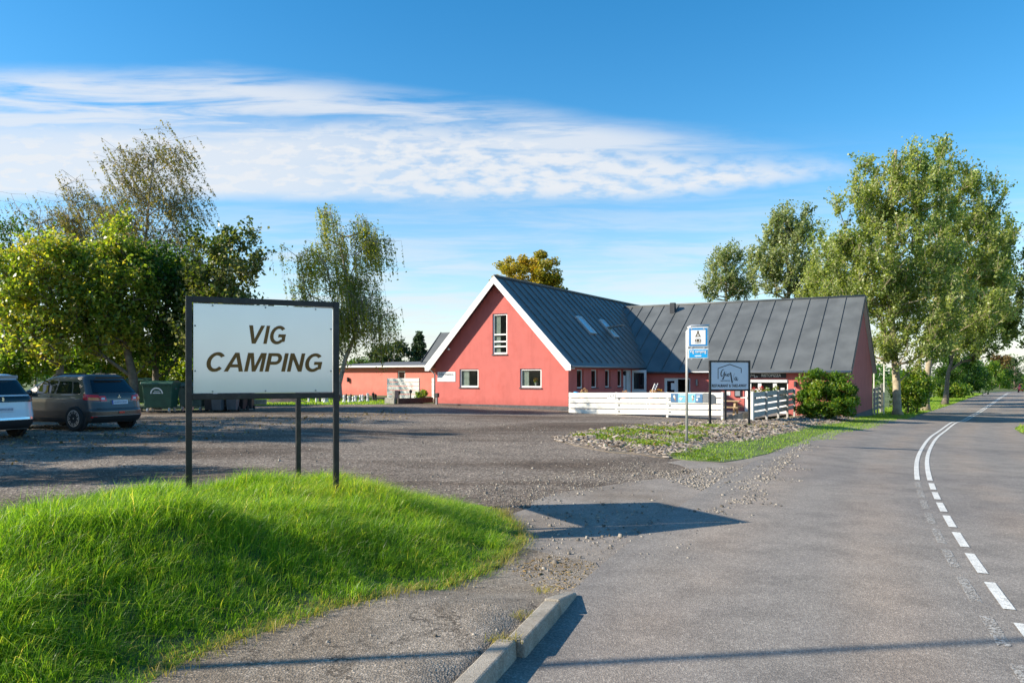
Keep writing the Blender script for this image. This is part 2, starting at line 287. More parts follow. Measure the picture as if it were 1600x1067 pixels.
M['red_petal'] = leaf_mat('red_petal', [(0.40, 0.02, 0.03), (0.60, 0.06, 0.07)], 0.3)
M['orange_petal'] = leaf_mat('orange_petal', [(0.42, 0.16, 0.03), (0.62, 0.36, 0.06)], 0.3)
M['pink_petal'] = leaf_mat('peach_petal', [(0.55, 0.25, 0.13), (0.62, 0.45, 0.28)], 0.3)
M['grass'] = leaf_mat('grass_blades', [(0.055, 0.13, 0.012), (0.145, 0.285, 0.024), (0.26, 0.385, 0.040), (0.43, 0.43, 0.075), (0.60, 0.50, 0.20)], 0.48, 0.4, 0.45)
M['dry'] = leaf_mat('dry_grass', [(0.14, 0.17, 0.03), (0.32, 0.26, 0.08), (0.45, 0.36, 0.16)], 0.35)
M['weed'] = leaf_mat('weed_leaves', [(0.05, 0.10, 0.012), (0.12, 0.20, 0.02), (0.22, 0.26, 0.03), (0.34, 0.16, 0.03)], 0.35)
M['chip'] = leaf_mat('wood_chips', [(0.10, 0.078, 0.058), (0.21, 0.168, 0.13), (0.31, 0.26, 0.21), (0.44, 0.385, 0.33)], 0.0, 0.9, 0.1)
M['pebble'] = leaf_mat('pebbles', [(0.10, 0.088, 0.072), (0.20, 0.175, 0.145), (0.29, 0.255, 0.21), (0.40, 0.36, 0.30)], 0.0, 0.9, 0.1)
M['litter'] = leaf_mat('leaf_litter', [(0.10, 0.07, 0.035), (0.25, 0.17, 0.07), (0.36, 0.28, 0.16)], 0.1, 0.8, 0.1)
M['sycamore'] = leaf_mat('lime_green_leaves', [(0.07, 0.135, 0.016), (0.155, 0.245, 0.026), (0.24, 0.31, 0.035), (0.33, 0.345, 0.05), (0.38, 0.31, 0.05)], 0.46, 0.42, 0.6)
M['dark_leaf'] = leaf_mat('deep_green_leaves', [(0.024, 0.07, 0.012), (0.048, 0.115, 0.017), (0.085, 0.155, 0.022)], 0.42, 0.42, 0.4)
M['whitebeam'] = leaf_mat('olive_leaves', [(0.036, 0.068, 0.012), (0.08, 0.12, 0.02), (0.17, 0.19, 0.045), (0.30, 0.29, 0.13)], 0.36, 0.42, 0.45)
M['birch'] = leaf_mat('birch_leaves', [(0.075, 0.090, 0.022), (0.135, 0.145, 0.032), (0.22, 0.19, 0.045), (0.28, 0.19, 0.045)], 0.35, 0.5, 0.3)
M['weeping'] = leaf_mat('weeping_birch_leaves', [(0.11, 0.15, 0.026), (0.19, 0.23, 0.04), (0.27, 0.29, 0.055), (0.34, 0.31, 0.07)], 0.48, 0.5, 0.3)
M['poplar'] = leaf_mat('poplar_leaves', [(0.095, 0.145, 0.032), (0.175, 0.235, 0.055), (0.265, 0.315, 0.09), (0.40, 0.43, 0.19)], 0.46, 0.42, 0.6)
M['poplar_blue'] = leaf_mat('grey_green_leaves', [(0.075, 0.12, 0.04), (0.145, 0.20, 0.07), (0.23, 0.275, 0.12), (0.34, 0.37, 0.20)], 0.38, 0.4, 0.5)
M['chestnut'] = leaf_mat('yellowing_leaves', [(0.15, 0.16, 0.018), (0.30, 0.26, 0.026), (0.42, 0.33, 0.035), (0.44, 0.28, 0.035)], 0.35, 0.5, 0.3)
M['conifer'] = leaf_mat('conifer_needles', [(0.024, 0.055, 0.024), (0.05, 0.09, 0.034), (0.09, 0.13, 0.045)], 0.1, 0.6, 0.2)
M['bush'] = leaf_mat('bush_leaves', [(0.042, 0.105, 0.010), (0.095, 0.19, 0.016), (0.17, 0.26, 0.024), (0.29, 0.31, 0.045)], 0.44, 0.42, 0.55)
M['autumn'] = leaf_mat('rusty_leaves', [(0.09, 0.06, 0.025), (0.16, 0.10, 0.04), (0.20, 0.15, 0.05)], 0.3, 0.5, 0.3)
# ------------------------------------------------------------------ helpers
rng = np.random.default_rng(7)
random.seed(7)
def link(o, parent=None):
    C.objects.link(o)
    if parent is not None: o.parent = parent
    return o
def tag(o, label=None, cat=None, group=None, kind=None):
    if label: o['label'] = label
    if cat: o['category'] = cat
    if group: o['group'] = group
    if kind: o['kind'] = kind
    return o
def thing(name, label, cat, loc=(0, 0, 0), rotz=0.0, group=None):
    o = bpy.data.objects.new(name, None); link(o); o.empty_display_size = 0.2
    o.location = loc; o.rotation_euler = (0, 0, rotz)
    return tag(o, label, cat, group)
def copy_tree(o, parent=None, loc=None, rotz=None, label=None):
    c = o.copy(); C.objects.link(c); c.parent = parent
    for ch in o.children: copy_tree(ch, c)
    if loc is not None: c.location = loc
    if rotz is not None: c.rotation_euler = (0, 0, rotz)
    if label: c['label'] = label
    return c

class MB:
    """collects shapes; build() links them as one mesh object"""
    def __init__(s): s.v = []; s.f = []
    def add(s, vs, fs):
        b = len(s.v); s.v += [tuple(v) for v in vs]; s.f += [tuple(i+b for i in f) for f in fs]; return s
    def hexa(s, p):   # 8 corners: bottom ring 0-3, top ring 4-7
        return s.add(p, [(3, 2, 1, 0), (4, 5, 6, 7), (0, 1, 5, 4), (1, 2, 6, 5), (2, 3, 7, 6), (3, 0, 4, 7)])
    def box(s, x0, x1, y0, y1, z0, z1):
        return s.hexa([(x0, y0, z0), (x1, y0, z0), (x1, y1, z0), (x0, y1, z0), (x0, y0, z1), (x1, y0, z1), (x1, y1, z1), (x0, y1, z1)])
    def beam(s, a, b, w, h, up=(0, 0, 1)):
        a, b = Vector(a), Vector(b); d = (b-a).normalized(); u = Vector(up)
        r = d.cross(u).normalized()*w/2; u = r.cross(d).normalized()*h/2
        return s.hexa([a-r-u, a+r-u, b+r-u, b-r-u, a-r+u, a+r+u, b+r+u, b-r+u])
    def tube(s, pts, rad, n=8, cap=True):
        pts = [Vector(p) for p in pts]; m = len(pts)
        if not hasattr(rad, '__len__'): rad = [rad]*m
        b = []; ref = Vector((0, 0, 1))
        for i, p in enumerate(pts):
            d = (pts[min(i+1, m-1)] - pts[max(i-1, 0)]).normalized()
            r = d.cross(ref if abs(d.z) < 0.95 else Vector((1, 0, 0))).normalized(); u = r.cross(d)
            for k in range(n):
                a = 2*math.pi*k/n; b.append(p + (r*math.cos(a) + u*math.sin(a))*rad[i])
        fs = [(i*n+k, i*n+(k+1) % n, (i+1)*n+(k+1) % n, (i+1)*n+k) for i in range(m-1) for k in range(n)]
        if cap: fs += [tuple(range(n-1, -1, -1)), tuple(range((m-1)*n, m*n))]
        return s.add(b, fs)
    def lathe(s, prof, n=16, c=(0, 0, 0), axis='z'):
        b = []
        for r, h in prof:
            for k in range(n):
                a = 2*math.pi*k/n
                q = (r*math.cos(a), r*math.sin(a), h)
                if axis == 'x': q = (q[2], q[0], q[1])
                if axis == 'y': q = (q[0], q[2], q[1])
                b.append((q[0]+c[0], q[1]+c[1], q[2]+c[2]))
        m = len(prof)
        fs = [(i*n+k, i*n+(k+1) % n, (i+1)*n+(k+1) % n, (i+1)*n+k) for i in range(m-1) for k in range(n)]
        fs += [tuple(range(n-1, -1, -1)), tuple(range((m-1)*n, m*n))]
        return s.add(b, fs)
    def prism(s, poly, fn, d0, d1):
        """2-d outline -> fn(a, b, d) gives the 3-d point at depth d"""
        n = len(poly)
        vs = [fn(a, b, d0) for a, b in poly] + [fn(a, b, d1) for a, b in poly]
        return s.add(vs, [tuple(range(n-1, -1, -1)), tuple(range(n, 2*n))] + [(i, (i+1) % n, n+(i+1) % n, n+i) for i in range(n)])
    def holed(s, outer, holes, fn, d0, d1):
        loops = [outer] + holes; flat = [p for l in loops for p in l]; n = len(flat)
        tri = tessellate_polygon([[Vector((a, b, 0)) for a, b in l] for l in loops])
        vs = [fn(a, b, d0) for a, b in flat] + [fn(a, b, d1) for a, b in flat]
        fs = [tuple(t) for t in tri] + [tuple(i+n for i in t) for t in tri]
        k = 0
        for l in loops:
            m = len(l); fs += [(k+i, k+(i+1) % m, n+k+(i+1) % m, n+k+i) for i in range(m)]; k += m
        return s.add(vs, fs)
    def build(s, name, m, parent=None, bevel=0.0, smooth=False, loc=None, rot=None, recalc=True):
        me = bpy.data.meshes.new(name); me.from_pydata(s.v, [], s.f)
        if recalc:
            bm = bmesh.new(); bm.from_mesh(me); bmesh.ops.recalc_face_normals(bm, faces=bm.faces); bm.to_mesh(me); bm.free()
        if smooth: me.polygons.foreach_set('use_smooth', [True]*len(me.polygons))
        me.materials.append(m); o = bpy.data.objects.new(name, me); link(o, parent)
        if bevel:
            md = o.modifiers.new('edge', 'BEVEL'); md.width = bevel; md.segments = 2; md.limit_method = 'ANGLE'; md.angle_limit = R(40)
        if loc is not None: o.location = loc
        if rot is not None: o.rotation_euler = rot
        return o

def arrays_obj(name, verts, faces_flat, size, m, parent=None, tint=None, smooth=False):
    """fast mesh: faces all of one size, or a list of (flat, size)"""
    groups = faces_flat if isinstance(faces_flat, list) else [(faces_flat, size)]
    me = bpy.data.meshes.new(name); verts = np.asarray(verts, np.float32)
    me.vertices.add(len(verts)); me.vertices.foreach_set('co', verts.ravel())
    idx = np.concatenate([np.asarray(f, np.int32).ravel() for f, _ in groups])
    tot = np.concatenate([np.full(len(np.asarray(f).ravel())//k, k, np.int32) for f, k in groups])
    me.loops.add(len(idx)); me.loops.foreach_set('vertex_index', idx)
    me.polygons.add(len(tot)); st = np.concatenate([[0], np.cumsum(tot)[:-1]]).astype(np.int32)
    me.polygons.foreach_set('loop_start', st); me.polygons.foreach_set('loop_total', tot)
    if smooth: me.polygons.foreach_set('use_smooth', np.ones(len(tot), bool))
    me.update(calc_edges=True); me.validate()
    if tint is not None:
        a = me.attributes.new('tint', 'FLOAT', 'POINT'); a.data.foreach_set('value', np.asarray(tint, np.float32))
    me.materials.append(m)
    return link(bpy.data.objects.new(name, me), parent)

# ------------------------------------------------------------------ the lie of the land
CTRL = np.array([
    (0, -12, 0), (4, -8, 0), (-6, 0, .0), (0, 3, 0), (3, 6, 0), (6, 9, 0), (9, 8, 0), (8.5, 15.5, -.12), (-3, 9, 0), (-8, 12, .05), (-10, -5, 0), (3, 14, 0), (12, 12, -.10), (7, 26, 0), (8.9, 29, -.04), (4.8, 21, -.03), (15, 20, -.42), (16, 26, -.55),
    (-11, 22, .2), (-16, 20, .2), (-13, 28, .24), (-8, 35, .26), (-4.2, 41.5, .27), (-10, 45, .26), (-20, 50, .26), (-12, 60, .26), (2.8, 37.6, 0), (1, 22, .03), (0, 30, .1),
    (9, 30, -.04), (5, 22, -.02), (12.3, 22, -.40), (18.5, 38, -.58), (15.2, 34, -.33), (22.6, 49, -.85), (12, 42, -.15), (8, 46, .0),
    (18.6, 31.5, -.70), (28, 46, -1.0), (37, 58, -1.08), (50, 80, -1.12), (77, 120, -1.2), (100, 155, -1.28), (24, 30, -.72), (35, 44, -1.0), (60, 80, -1.12),
    (-30, 30, .25), (-60, 60, .3), (-40, 100, .2), (0, 90, .1), (0, 160, -.2), (60, 160, -1.1), (130, 160, -1.3), (-120, 160, .2)])
def tz(x, y):
    x = np.atleast_1d(np.asarray(x, float)); y = np.atleast_1d(np.asarray(y, float))
    sg = (2.6 + 0.055*np.hypot(x, y))[..., None]
    d2 = (x[..., None]-CTRL[:, 0])**2 + (y[..., None]-CTRL[:, 1])**2
    d2n = d2/(2*sg*sg); d2n = d2n - d2n.min(-1, keepdims=True)
    w = np.exp(-d2n) + 1e-9
    return (w*CTRL[:, 2]).sum(-1)/w.sum(-1)
def tz1(x, y): return float(tz(x, y)[0])
def ray(px, py): return Vector(((px-CX)/F, 1.0, -(py-HY)/F))
def G(px, py, extra=0.0):
    """where the sight line through a photo pixel meets the land"""
    d = ray(px, py); lo, hi = 1.0, 400.0
    t = 1.0
    while t < 400:
        if EYE + d.z*t < tz1(d.x*t, t) + extra: hi = t; break
        lo = t; t *= 1.03
    for _ in range(30):
        mid = (lo+hi)/2
        if EYE + d.z*mid < tz1(d.x*mid, mid) + extra: hi = mid
        else: lo = mid
    return Vector((d.x*hi, hi, tz1(d.x*hi, hi)))
def AT(px, py, Y): d = ray(px, py); return Vector((d.x*Y, Y, EYE + d.z*Y))
def on(x, y, up=0.0): return (x, y, tz1(x, y)+up)

def inside(px, py, poly):
    poly = np.asarray(poly); c = np.zeros(len(px), bool); n = len(poly); j = n-1
    for i in range(n):
        xi, yi = poly[i]; xj, yj = poly[j]
        cond = ((yi > py) != (yj > py)) & (px < (xj-xi)*(py-yi)/((yj-yi) + 1e-12) + xi)
        c ^= cond; j = i
    return c
def edge_dist(px, py, poly):
    poly = np.asarray(poly); d = np.full(len(px), 1e9); n = len(poly)
    for i in range(n):
        a = poly[i]; b = poly[(i+1) % n]; ab = b-a
        t = np.clip(((px-a[0])*ab[0] + (py-a[1])*ab[1])/(ab@ab + 1e-12), 0, 1)
        d = np.minimum(d, np.hypot(px-(a[0]+t*ab[0]), py-(a[1]+t*ab[1])))
    return d
def smooth01(x): x = np.clip(x, 0, 1); return x*x*(3-2*x)
def wobble(poly, step, amp, closed=True):
    """resample an outline with a ragged edge"""
    out = []; n = len(poly)
    for i in range(n if closed else n-1):
        a = np.array(poly[i]); b = np.array(poly[(i+1) % n]); L = np.linalg.norm(b-a); k = max(1, int(L/step))
        nn = np.array([-(b-a)[1], (b-a)[0]])/(L+1e-9)
        for j in range(k):
            out.append(tuple(a + (b-a)*j/k + nn*(random.gauss(0, amp) if j else 0)))
    return out
def sheet(name, poly, off, m, cell=0.8, zf=None, kind='structure', parent=None, skirt=0.0):
    """a sheet that follows the land inside an outline"""
    P = np.asarray(poly); x0, y0 = P.min(0); x1, y1 = P.max(0)
    gx, gy = np.meshgrid(np.arange(x0+cell*.37, x1, cell), np.arange(y0+cell*.41, y1, cell)); gx = gx.ravel(); gy = gy.ravel()
    k = inside(gx, gy, P); gx, gy = gx[k], gy[k]
    if len(gx): k = edge_dist(gx, gy, P) > cell*0.3; gx, gy = gx[k], gy[k]
    pts = [Vector(p) for p in poly] + [Vector((a, b)) for a, b in zip(gx, gy)]; n = len(poly)
    vs, _, fs, *_ = delaunay_2d_cdt(pts, [(i, (i+1) % n) for i in range(n)], [], 1, 1e-6)
    X = np.array([v.x for v in vs]); Y = np.array([v.y for v in vs])
    Z = (zf or (lambda a, b: tz(a, b)))(X, Y) + off
    me = bpy.data.meshes.new(name); me.from_pydata(list(zip(X, Y, Z)), [], [tuple(f) for f in fs])
    me.polygons.foreach_set('use_smooth', [True]*len(me.polygons))
    bm = bmesh.new(); bm.from_mesh(me)
    for f in bm.faces:
        f.normal_update()
        if f.normal.z < 0: f.normal_flip()
    if skirt:   # the edge turns down into the ground
        be = [e for e in bm.edges if e.is_boundary]
        for e in be: e.smooth = False
        r_ = bmesh.ops.extrude_edge_only(bm, edges=be)
        for v in r_['geom']:
            if isinstance(v, bmesh.types.BMVert): v.co.z -= skirt
    bm.to_mesh(me); bm.free(); me.materials.append(m)
    o = link(bpy.data.objects.new(name, me), parent)
    if kind: o['kind'] = kind
    return o

def scatter(poly, n, power=None):
    """n random points inside an outline"""
    P = np.asarray(poly); x0, y0 = P.min(0); x1, y1 = P.max(0); X = []; Y = []; c = 0
    while c < n:
        x = rng.uniform(x0, x1, n*2); y = rng.uniform(y0, y1, n*2); k = inside(x, y, P)
        X.append(x[k]); Y.append(y[k]); c += k.sum()
    return np.concatenate(X)[:n], np.concatenate(Y)[:n]

def blades(name, x, y, z, h, w, lean, m, tint, spread=0.35, parent=None):
    """grass: one bent blade per point"""
    n = len(x); a = rng.uniform(0, 2*np.pi, n); ca, sa = np.cos(a), np.sin(a)
    lx = lean[0] + rng.normal(0, spread, n); ly = lean[1] + rng.normal(0, spread, n)
    b = np.stack([x, y, z], 1)
    side = np.stack([ca*w/2, sa*w/2, np.zeros(n)], 1)
    mid = b + np.stack([lx*h*0.28, ly*h*0.28, h*0.58], 1)
    bend = rng.uniform(0.6, 1.15, n)
    tip = b + np.stack([lx*h*bend, ly*h*bend, h*(1.02 - 0.28*np.hypot(lx, ly)*bend)], 1)
    V = np.stack([b-side, b+side, mid+side*0.8, mid-side*0.8, tip], 1).reshape(-1, 3)
    o = np.arange(n)[:, None]*5
    q = o + np.array([[0, 1, 2, 3]]); t = o + np.array([[3, 2, 4]])
    return arrays_obj(name, V, [(q, 4), (t, 3)], 0, m, parent, tint=np.repeat(np.clip(tint, 0, 1), 5))

def leaves_obj(name, pts, size, m, tint, parent=None, up=0.25, droop=0.0, aspect=0.62):
    """kite-shaped leaves, one per point"""
    n = len(pts); nr = rng.normal(0, 1, (n, 3)); nr[:, 2] += up*2; nr /= np.linalg.norm(nr, axis=1)[:, None]
    t = rng.normal(0, 1, (n, 3)); t[:, 2] -= droop*3; t -= (t*nr).sum(1)[:, None]*nr; t /= (np.linalg.norm(t, axis=1)[:, None] + 1e-9)
    s = np.cross(nr, t); sz = (size*rng.uniform(0.65, 1.35, n))[:, None]
    fold = nr*sz*0.12
    V = np.stack([pts - t*sz*0.5, pts + s*sz*aspect*0.5 + fold, pts + t*sz*0.5, pts - s*sz*aspect*0.5 + fold], 1).reshape(-1, 3)
    return arrays_obj(name, V, np.arange(4*n), 4, m, parent, tint=np.repeat(np.clip(tint, 0, 1), 4))

def grow(name, label, cat, base, trunk, clumps, leafm, bark, nleaf, leaf, crad, r0=0.2, tip=0.012, group=None, mode='ball', wind=(0, 0),
         tint_mu=0.45, tint_sd=0.22, up=0.25, strand=(1.0, 2.2), strands=7, aspect=0.62, twig_r=None, limb_rise=0.35, squash=0.8, lift=0.7, shoot=1.35, fuzz=0.20, per_shoot=16):
    """a tree: trunk line, limbs grown out to every leaf clump, leaves round the clumps. Coordinates relative to base."""
    t = thing(name, label, cat, base, 0, group)
    nodes = [Vector(p) for p in trunk]; par = [-1] + list(range(len(trunk)-1)); nt_ = len(trunk)
    clumps = [Vector(c) for c in clumps]
    axis = nodes[-1]
    clumps.sort(key=lambda c: min((c-n).length for n in nodes[:nt_]))
    cl_node = []
    NA = np.array([list(n) for n in nodes])
    for c in clumps:
        ca = np.array(list(c)); d = np.linalg.norm(NA-ca, axis=1)
        pen = np.where(NA[:, 2] > ca[2]-0.15*d, 0.6*d + 1.2*(NA[:, 2]-ca[2]+0.15*d), 0)
        lowpen = np.zeros(len(NA)); lowpen[:max(1, nt_//4)] = 3.0
        j = int(np.argmin(d+pen+lowpen)); a = Vector(NA[j]); L = (c-a).length
        k = max(1, int(L/0.9)); prev = j; new = []
        for i in range(1, k+1):
            s = i/k; p = a.lerp(c, s); p.z += math.sin(math.pi*s)*L*limb_rise*0.35
            if i < k: p += Vector((random.gauss(0, 0.05), random.gauss(0, 0.05), random.gauss(0, 0.04)))*L*0.6
            nodes.append(p); par.append(prev); prev = len(nodes)-1; new.append(list(p))
        NA = np.vstack([NA, new]); cl_node.append(prev)
    cnt = np.zeros(len(nodes))
    for i in cl_node: cnt[i] += 1
    for i in range(len(nodes)-1, 0, -1): cnt[par[i]] += cnt[i]
    rad = tip*np.sqrt(np.maximum(cnt, 1)); sc = r0/max(rad[0], 1e-6)
    rad = np.where(np.arange(len(nodes)) < nt_, np.linspace(1, 0.35, nt_)[np.minimum(np.arange(len(nodes)), nt_-1)]*r0, np.minimum(rad*min(sc, 2.0), r0*0.5))
    mb = MB(); mb.tube([nodes[i] for i in range(nt_)], [rad[i]*(1.45 if i == 0 else 1) for i in range(nt_)], 10)
    mb.build('trunk', bark, t, smooth=True, recalc=False)
    kids = {}
    for i in range(nt_, len(nodes)): kids.setdefault(par[i], []).append(i)
    lm = MB()
    def chain(i):
        pts = [nodes[par[i]], nodes[i]]; rr = [min(rad[par[i]]*0.8, rad[i]*1.25), rad[i]]
        cur = i
        while cur in kids:
            ks = sorted(kids[cur], key=lambda q: -cnt[q])
            for o_ in ks[1:]: stack.append(o_)
            cur = ks[0]; pts.append(nodes[cur]); rr.append(rad[cur])
        lm.tube(pts, rr, 5, cap=False)
    stack = [i for i in range(nt_, len(nodes)) if par[i] < nt_]
    while stack: chain(stack.pop())
    if twig_r is None: twig_r = tip*0.45
    nsk = {'strand': strands, 'spray': 4}.get(mode, 0)
    cl = np.array([list(c) for c in clumps]); m = len(cl)
    per = rng.multinomial(nleaf, rng.dirichlet(np.full(m, 4.0)))
    pts = []; tn = []
    for c, k in zip(cl, per):
        ct = rng.normal(tint_mu, tint_sd*0.6)
        if mode == 'ball':
            d = rng.normal(0, 1, (k, 3)); d /= np.linalg.norm(d, axis=1)[:, None]; rr = crad*rng.uniform(0.15, 1.0, k)**0.6
            q = c + d*rr[:, None]*np.array([1, 1, squash])
        elif mode == 'strand':
            ns = max(2, k//14); q = []
            st = c + rng.normal(0, crad, (ns, 3))*np.array([1, 1, 0.6]); ln = rng.uniform(strand[0], strand[1], ns)
            which = rng.integers(0, ns, k); s = rng.uniform(0, 1, k)
            q = st[which] + np.stack([wind[0]*ln[which]*s**1.3, wind[1]*ln[which]*s**1.3, -ln[which]*s*(1-0.25*np.hypot(*wind))], 1) + rng.normal(0, 0.045, (k, 3))
            for i in range(min(ns, nsk)):
                e = st[i] + np.array([wind[0], wind[1], -(1-0.25*np.hypot(*wind))])*ln[i]*0.9
                lm.tube([c, st[i], (st[i]+e)/2 + np.array([0, 0, 0.06]), e], [twig_r*1.4, twig_r*1.2, twig_r, twig_r*0.6], 3, cap=False)
        elif mode == 'spray':   # upswept shoots
            ns = max(2, k//per_shoot); dirs = rng.normal(0, 1, (ns, 3)); dirs[:, 2] = np.abs(dirs[:, 2])*0.9 + lift; dirs[:, 0] += wind[0]; dirs[:, 1] += wind[1]
            dirs /= np.linalg.norm(dirs, axis=1)[:, None]; which = rng.integers(0, ns, k); s = rng.uniform(-0.25, 1, k)*crad*shoot
            q = c + dirs[which]*s[:, None] + rng.normal(0, crad*fuzz, (k, 3))
            for i in range(min(ns, 4)):
                lm.tube([c, c + dirs[i]*crad*(shoot-.15)], [twig_r*1.5, twig_r*0.6], 3, cap=False)
        pts.append(q); tn.append(rng.normal(ct, tint_sd, k))
    lm.build('limbs', bark, t, smooth=True, recalc=False)
    leaves_obj('crown', np.concatenate(pts), leaf, leafm, np.concatenate(tn), t, up=up, aspect=aspect, droop=0.5 if mode == 'strand' else 0.1)
    return t

def lobes(n, lobe_list, shell=0.45, gap=0.0, seed=0):
    """clump centres through a set of ellipsoids (cx, cy, cz, rx, ry, rz, weight)"""
    r = np.random.default_rng(seed); L = np.array([l[:6] for l in lobe_list], float)
    w = np.array([l[6] if len(l) > 6 else l[3]*l[4]*l[5] for l in lobe_list]); w /= w.sum(); out = []
    while len(out) < n:
        i = r.choice(len(L), p=w); d = r.normal(0, 1, 3); d /= np.linalg.norm(d); rr = r.uniform(shell**3, 1)**(1/3)
        p = L[i, :3] + d*rr*L[i, 3:6]
        if p[2] > 0.4: out.append(tuple(p))
    return out
# ------------------------------------------------------------------ the setting
TH = R(30.6); HO = Vector((2.76, 37.6, 0.0))                      # house frame: local x along the gable, local y along the ridge
hv = Vector((math.cos(TH), -math.sin(TH), 0)); hu = Vector((math.sin(TH), math.cos(TH), 0))
def HW(x, y, z=0.0): return HO + hv*x + hu*y + Vector((0, 0, z))
def HL(p): d = Vector(p)-HO; return Vector((d.dot(hv), d.dot(hu), d.z))
def HY0(px, py, c):    # photo pixel -> house-local point on the plane y = c
    d = ray(px, py); o = Vector((0, 0, EYE)); t = (c - HL(o).y)/d.dot(hu); return HL(o + d*t)
def HX0(px, py, c):    # ... on the plane x = c
    d = ray(px, py); o = Vector((0, 0, EYE)); t = (c - HL(o).x)/d.dot(hv); return HL(o + d*t)

def build_ground():
    def ax(a, b, near, far_step):
        out = []; x = 0.0
        while x < b: out.append(x); x += max(near, abs(x)*far_step)
        out.append(b); neg = []; x = -near
        while x > a: neg.append(x); x -= max(near, abs(x)*far_step)
        neg.append(a); return np.array(neg[::-1] + out)
    xs = ax(-1600, 1600, 1.6, 0.06); ys = ax(-300, 2200, 1.6, 0.05)
    X, Y = np.meshgrid(xs, ys); Z = tz(X.ravel(), Y.ravel()) - 0.07
    r = np.hypot(X.ravel(), Y.ravel())
    nx, ny = len(xs), len(ys); i = np.arange(nx-1)[None, :] + np.arange(ny-1)[:, None]*nx; i = i.ravel()
    o = arrays_obj('ground', np.stack([X.ravel(), Y.ravel(), Z], 1), np.stack([i, i+1, i+1+nx, i+nx], 1), 4, M['ground'], smooth=True)
    o['kind'] = 'structure'
build_ground()

# road: centre line from the painted line
cl_px = [(1562, 931), (1523, 880), (1497, 843), (1479, 815), (1468, 793), (1460, 775), (1455, 760), (1450, 735), (1450, 712), (1457, 690), (1477, 674), (1500, 660), (1522, 647), (1550, 633.5), (1566, 623)]
cp = np.array([list(G(*p))[:2] for p in cl_px])
k = np.polyfit(cp[:, 1], cp[:, 0], 4, w=1/np.sqrt(cp[:, 1]))
YF = 70.0
def cx_of(y):
    y = np.asarray(y, float); lo, hi = 5.5, YF
    yc = np.clip(y, lo, hi); dk = np.polyder(k)
    return np.polyval(k, yc) + np.where(y < lo, np.polyval(dk, lo)*(y-lo), 0) + np.where(y > hi, np.polyval(dk, hi)*(y-hi), 0) + np.where(y > 122, 0.022*(y-122)**2, 0)
ys_ = np.concatenate([np.arange(-16, 60, 0.4), np.arange(60, 190, 2.0)])
RC = np.stack([cx_of(ys_)-0.1, ys_], 1)
RT = np.gradient(RC, axis=0); RT /= np.linalg.norm(RT, axis=1)[:, None]; RN = np.stack([RT[:, 1], -RT[:, 0]], 1)   # RN points to the right lane
RS = np.concatenate([[0], np.cumsum(np.linalg.norm(np.diff(RC, axis=0), axis=1))])
def road_pt(s, t):
    x = np.interp(s, RS, RC[:, 0]); y = np.interp(s, RS, RC[:, 1]); nx = np.interp(s, RS, RN[:, 0]); ny = np.interp(s, RS, RN[:, 1])
    return x + nx*t, y + ny*t
def s_of_y(y): return float(np.interp(y, RC[:, 1], RS))
LE, RE = -3.14, 3.3
def strip(name, s0, s1, t0, t1, off, m, ds=0.4, nt=3, parent=None, kind=None, jit=0.0):
    S = np.linspace(s0, s1, max(2, int((s1-s0)/ds)+1)); T = np.linspace(t0, t1, nt)
    SS, TT = np.meshgrid(S, T, indexing='ij')
    tt = TT.copy()
    if jit:
        jl = np.convolve(rng.normal(0, jit, len(S)), [.25, .5, .25], 'same'); tt[:, 0] += jl; tt[:, -1] += np.convolve(rng.normal(0, jit, len(S)), [.25, .5, .25], 'same')
    X, Y = road_pt(SS.ravel(), tt.ravel())
    Z = tz(X, Y) + off
    a = (np.arange(len(S)-1)[:, None]*nt + np.arange(nt-1)[None, :]).ravel()
    f = np.stack([a, a+1, a+1+nt, a+nt], 1)[:, ::-1]
    o = arrays_obj(name, np.stack([X, Y, Z], 1), f, 4, m, parent, smooth=True)
    uv = o.data.uv_layers.new(name='lane'); tf = TT.ravel(); sf = SS.ravel(); li = np.zeros(len(o.data.loops), np.int32); o.data.loops.foreach_get('vertex_index', li)
    uv.data.foreach_set('uv', np.stack([tf[li], sf[li]], 1).astype(np.float32).ravel())
    if kind: o['kind'] = kind
    return o
road = strip('road', 0, RS[-1], LE, RE, 0.010, M['asphalt'], 0.8, 15, kind='structure', jit=0.02)
# painted lines: dashes (the old row half worn off), then a double solid line
def dash(y0, y1, t, m, name, w=0.085):
    s0, s1 = s_of_y(y0), s_of_y(y1); strip(name, s0, s1, t-w/2, t+w/2, 0.016, m, 0.4, 2, road)
yr = [G(1500, p).y for p in (756, 766, 770, 781, 786, 800, 806, 824, 832, 855, 865, 896, 910, 952, 974, 1024, 1050, 1110)]
for i in range(0, len(yr), 2): dash(yr[i+1], yr[i], 0.1, M['line'], 'centre_dash')
yl = [G(1500, p).y for p in (755, 764, 768, 780, 784, 798, 804, 821, 829, 852, 862, 890, 906, 945, 968, 1016, 1045, 1105)]
for i in range(0, len(yl), 2): dash(yl[i+1], yl[i], -0.1, M['worn'], 'worn_dash')
for k_ in range(8):   # behind the viewer the same rhythm goes on
    y1 = yr[-1] - 0.3 - k_*1.03; dash(y1-0.73, y1, 0.1, M['line'], 'centre_dash'); dash(y1-0.75, y1-0.02, -0.1, M['worn'], 'worn_dash')
s_solid = s_of_y(G(1500, 752).y)
strip('solid_line', s_solid, RS[-1]-1, 0.056, 0.140, 0.016, M['line'], 0.5, 2, road)
strip('solid_line', s_solid, RS[-1]-1, -0.140, -0.056, 0.016, M['line'], 0.5, 2, road)

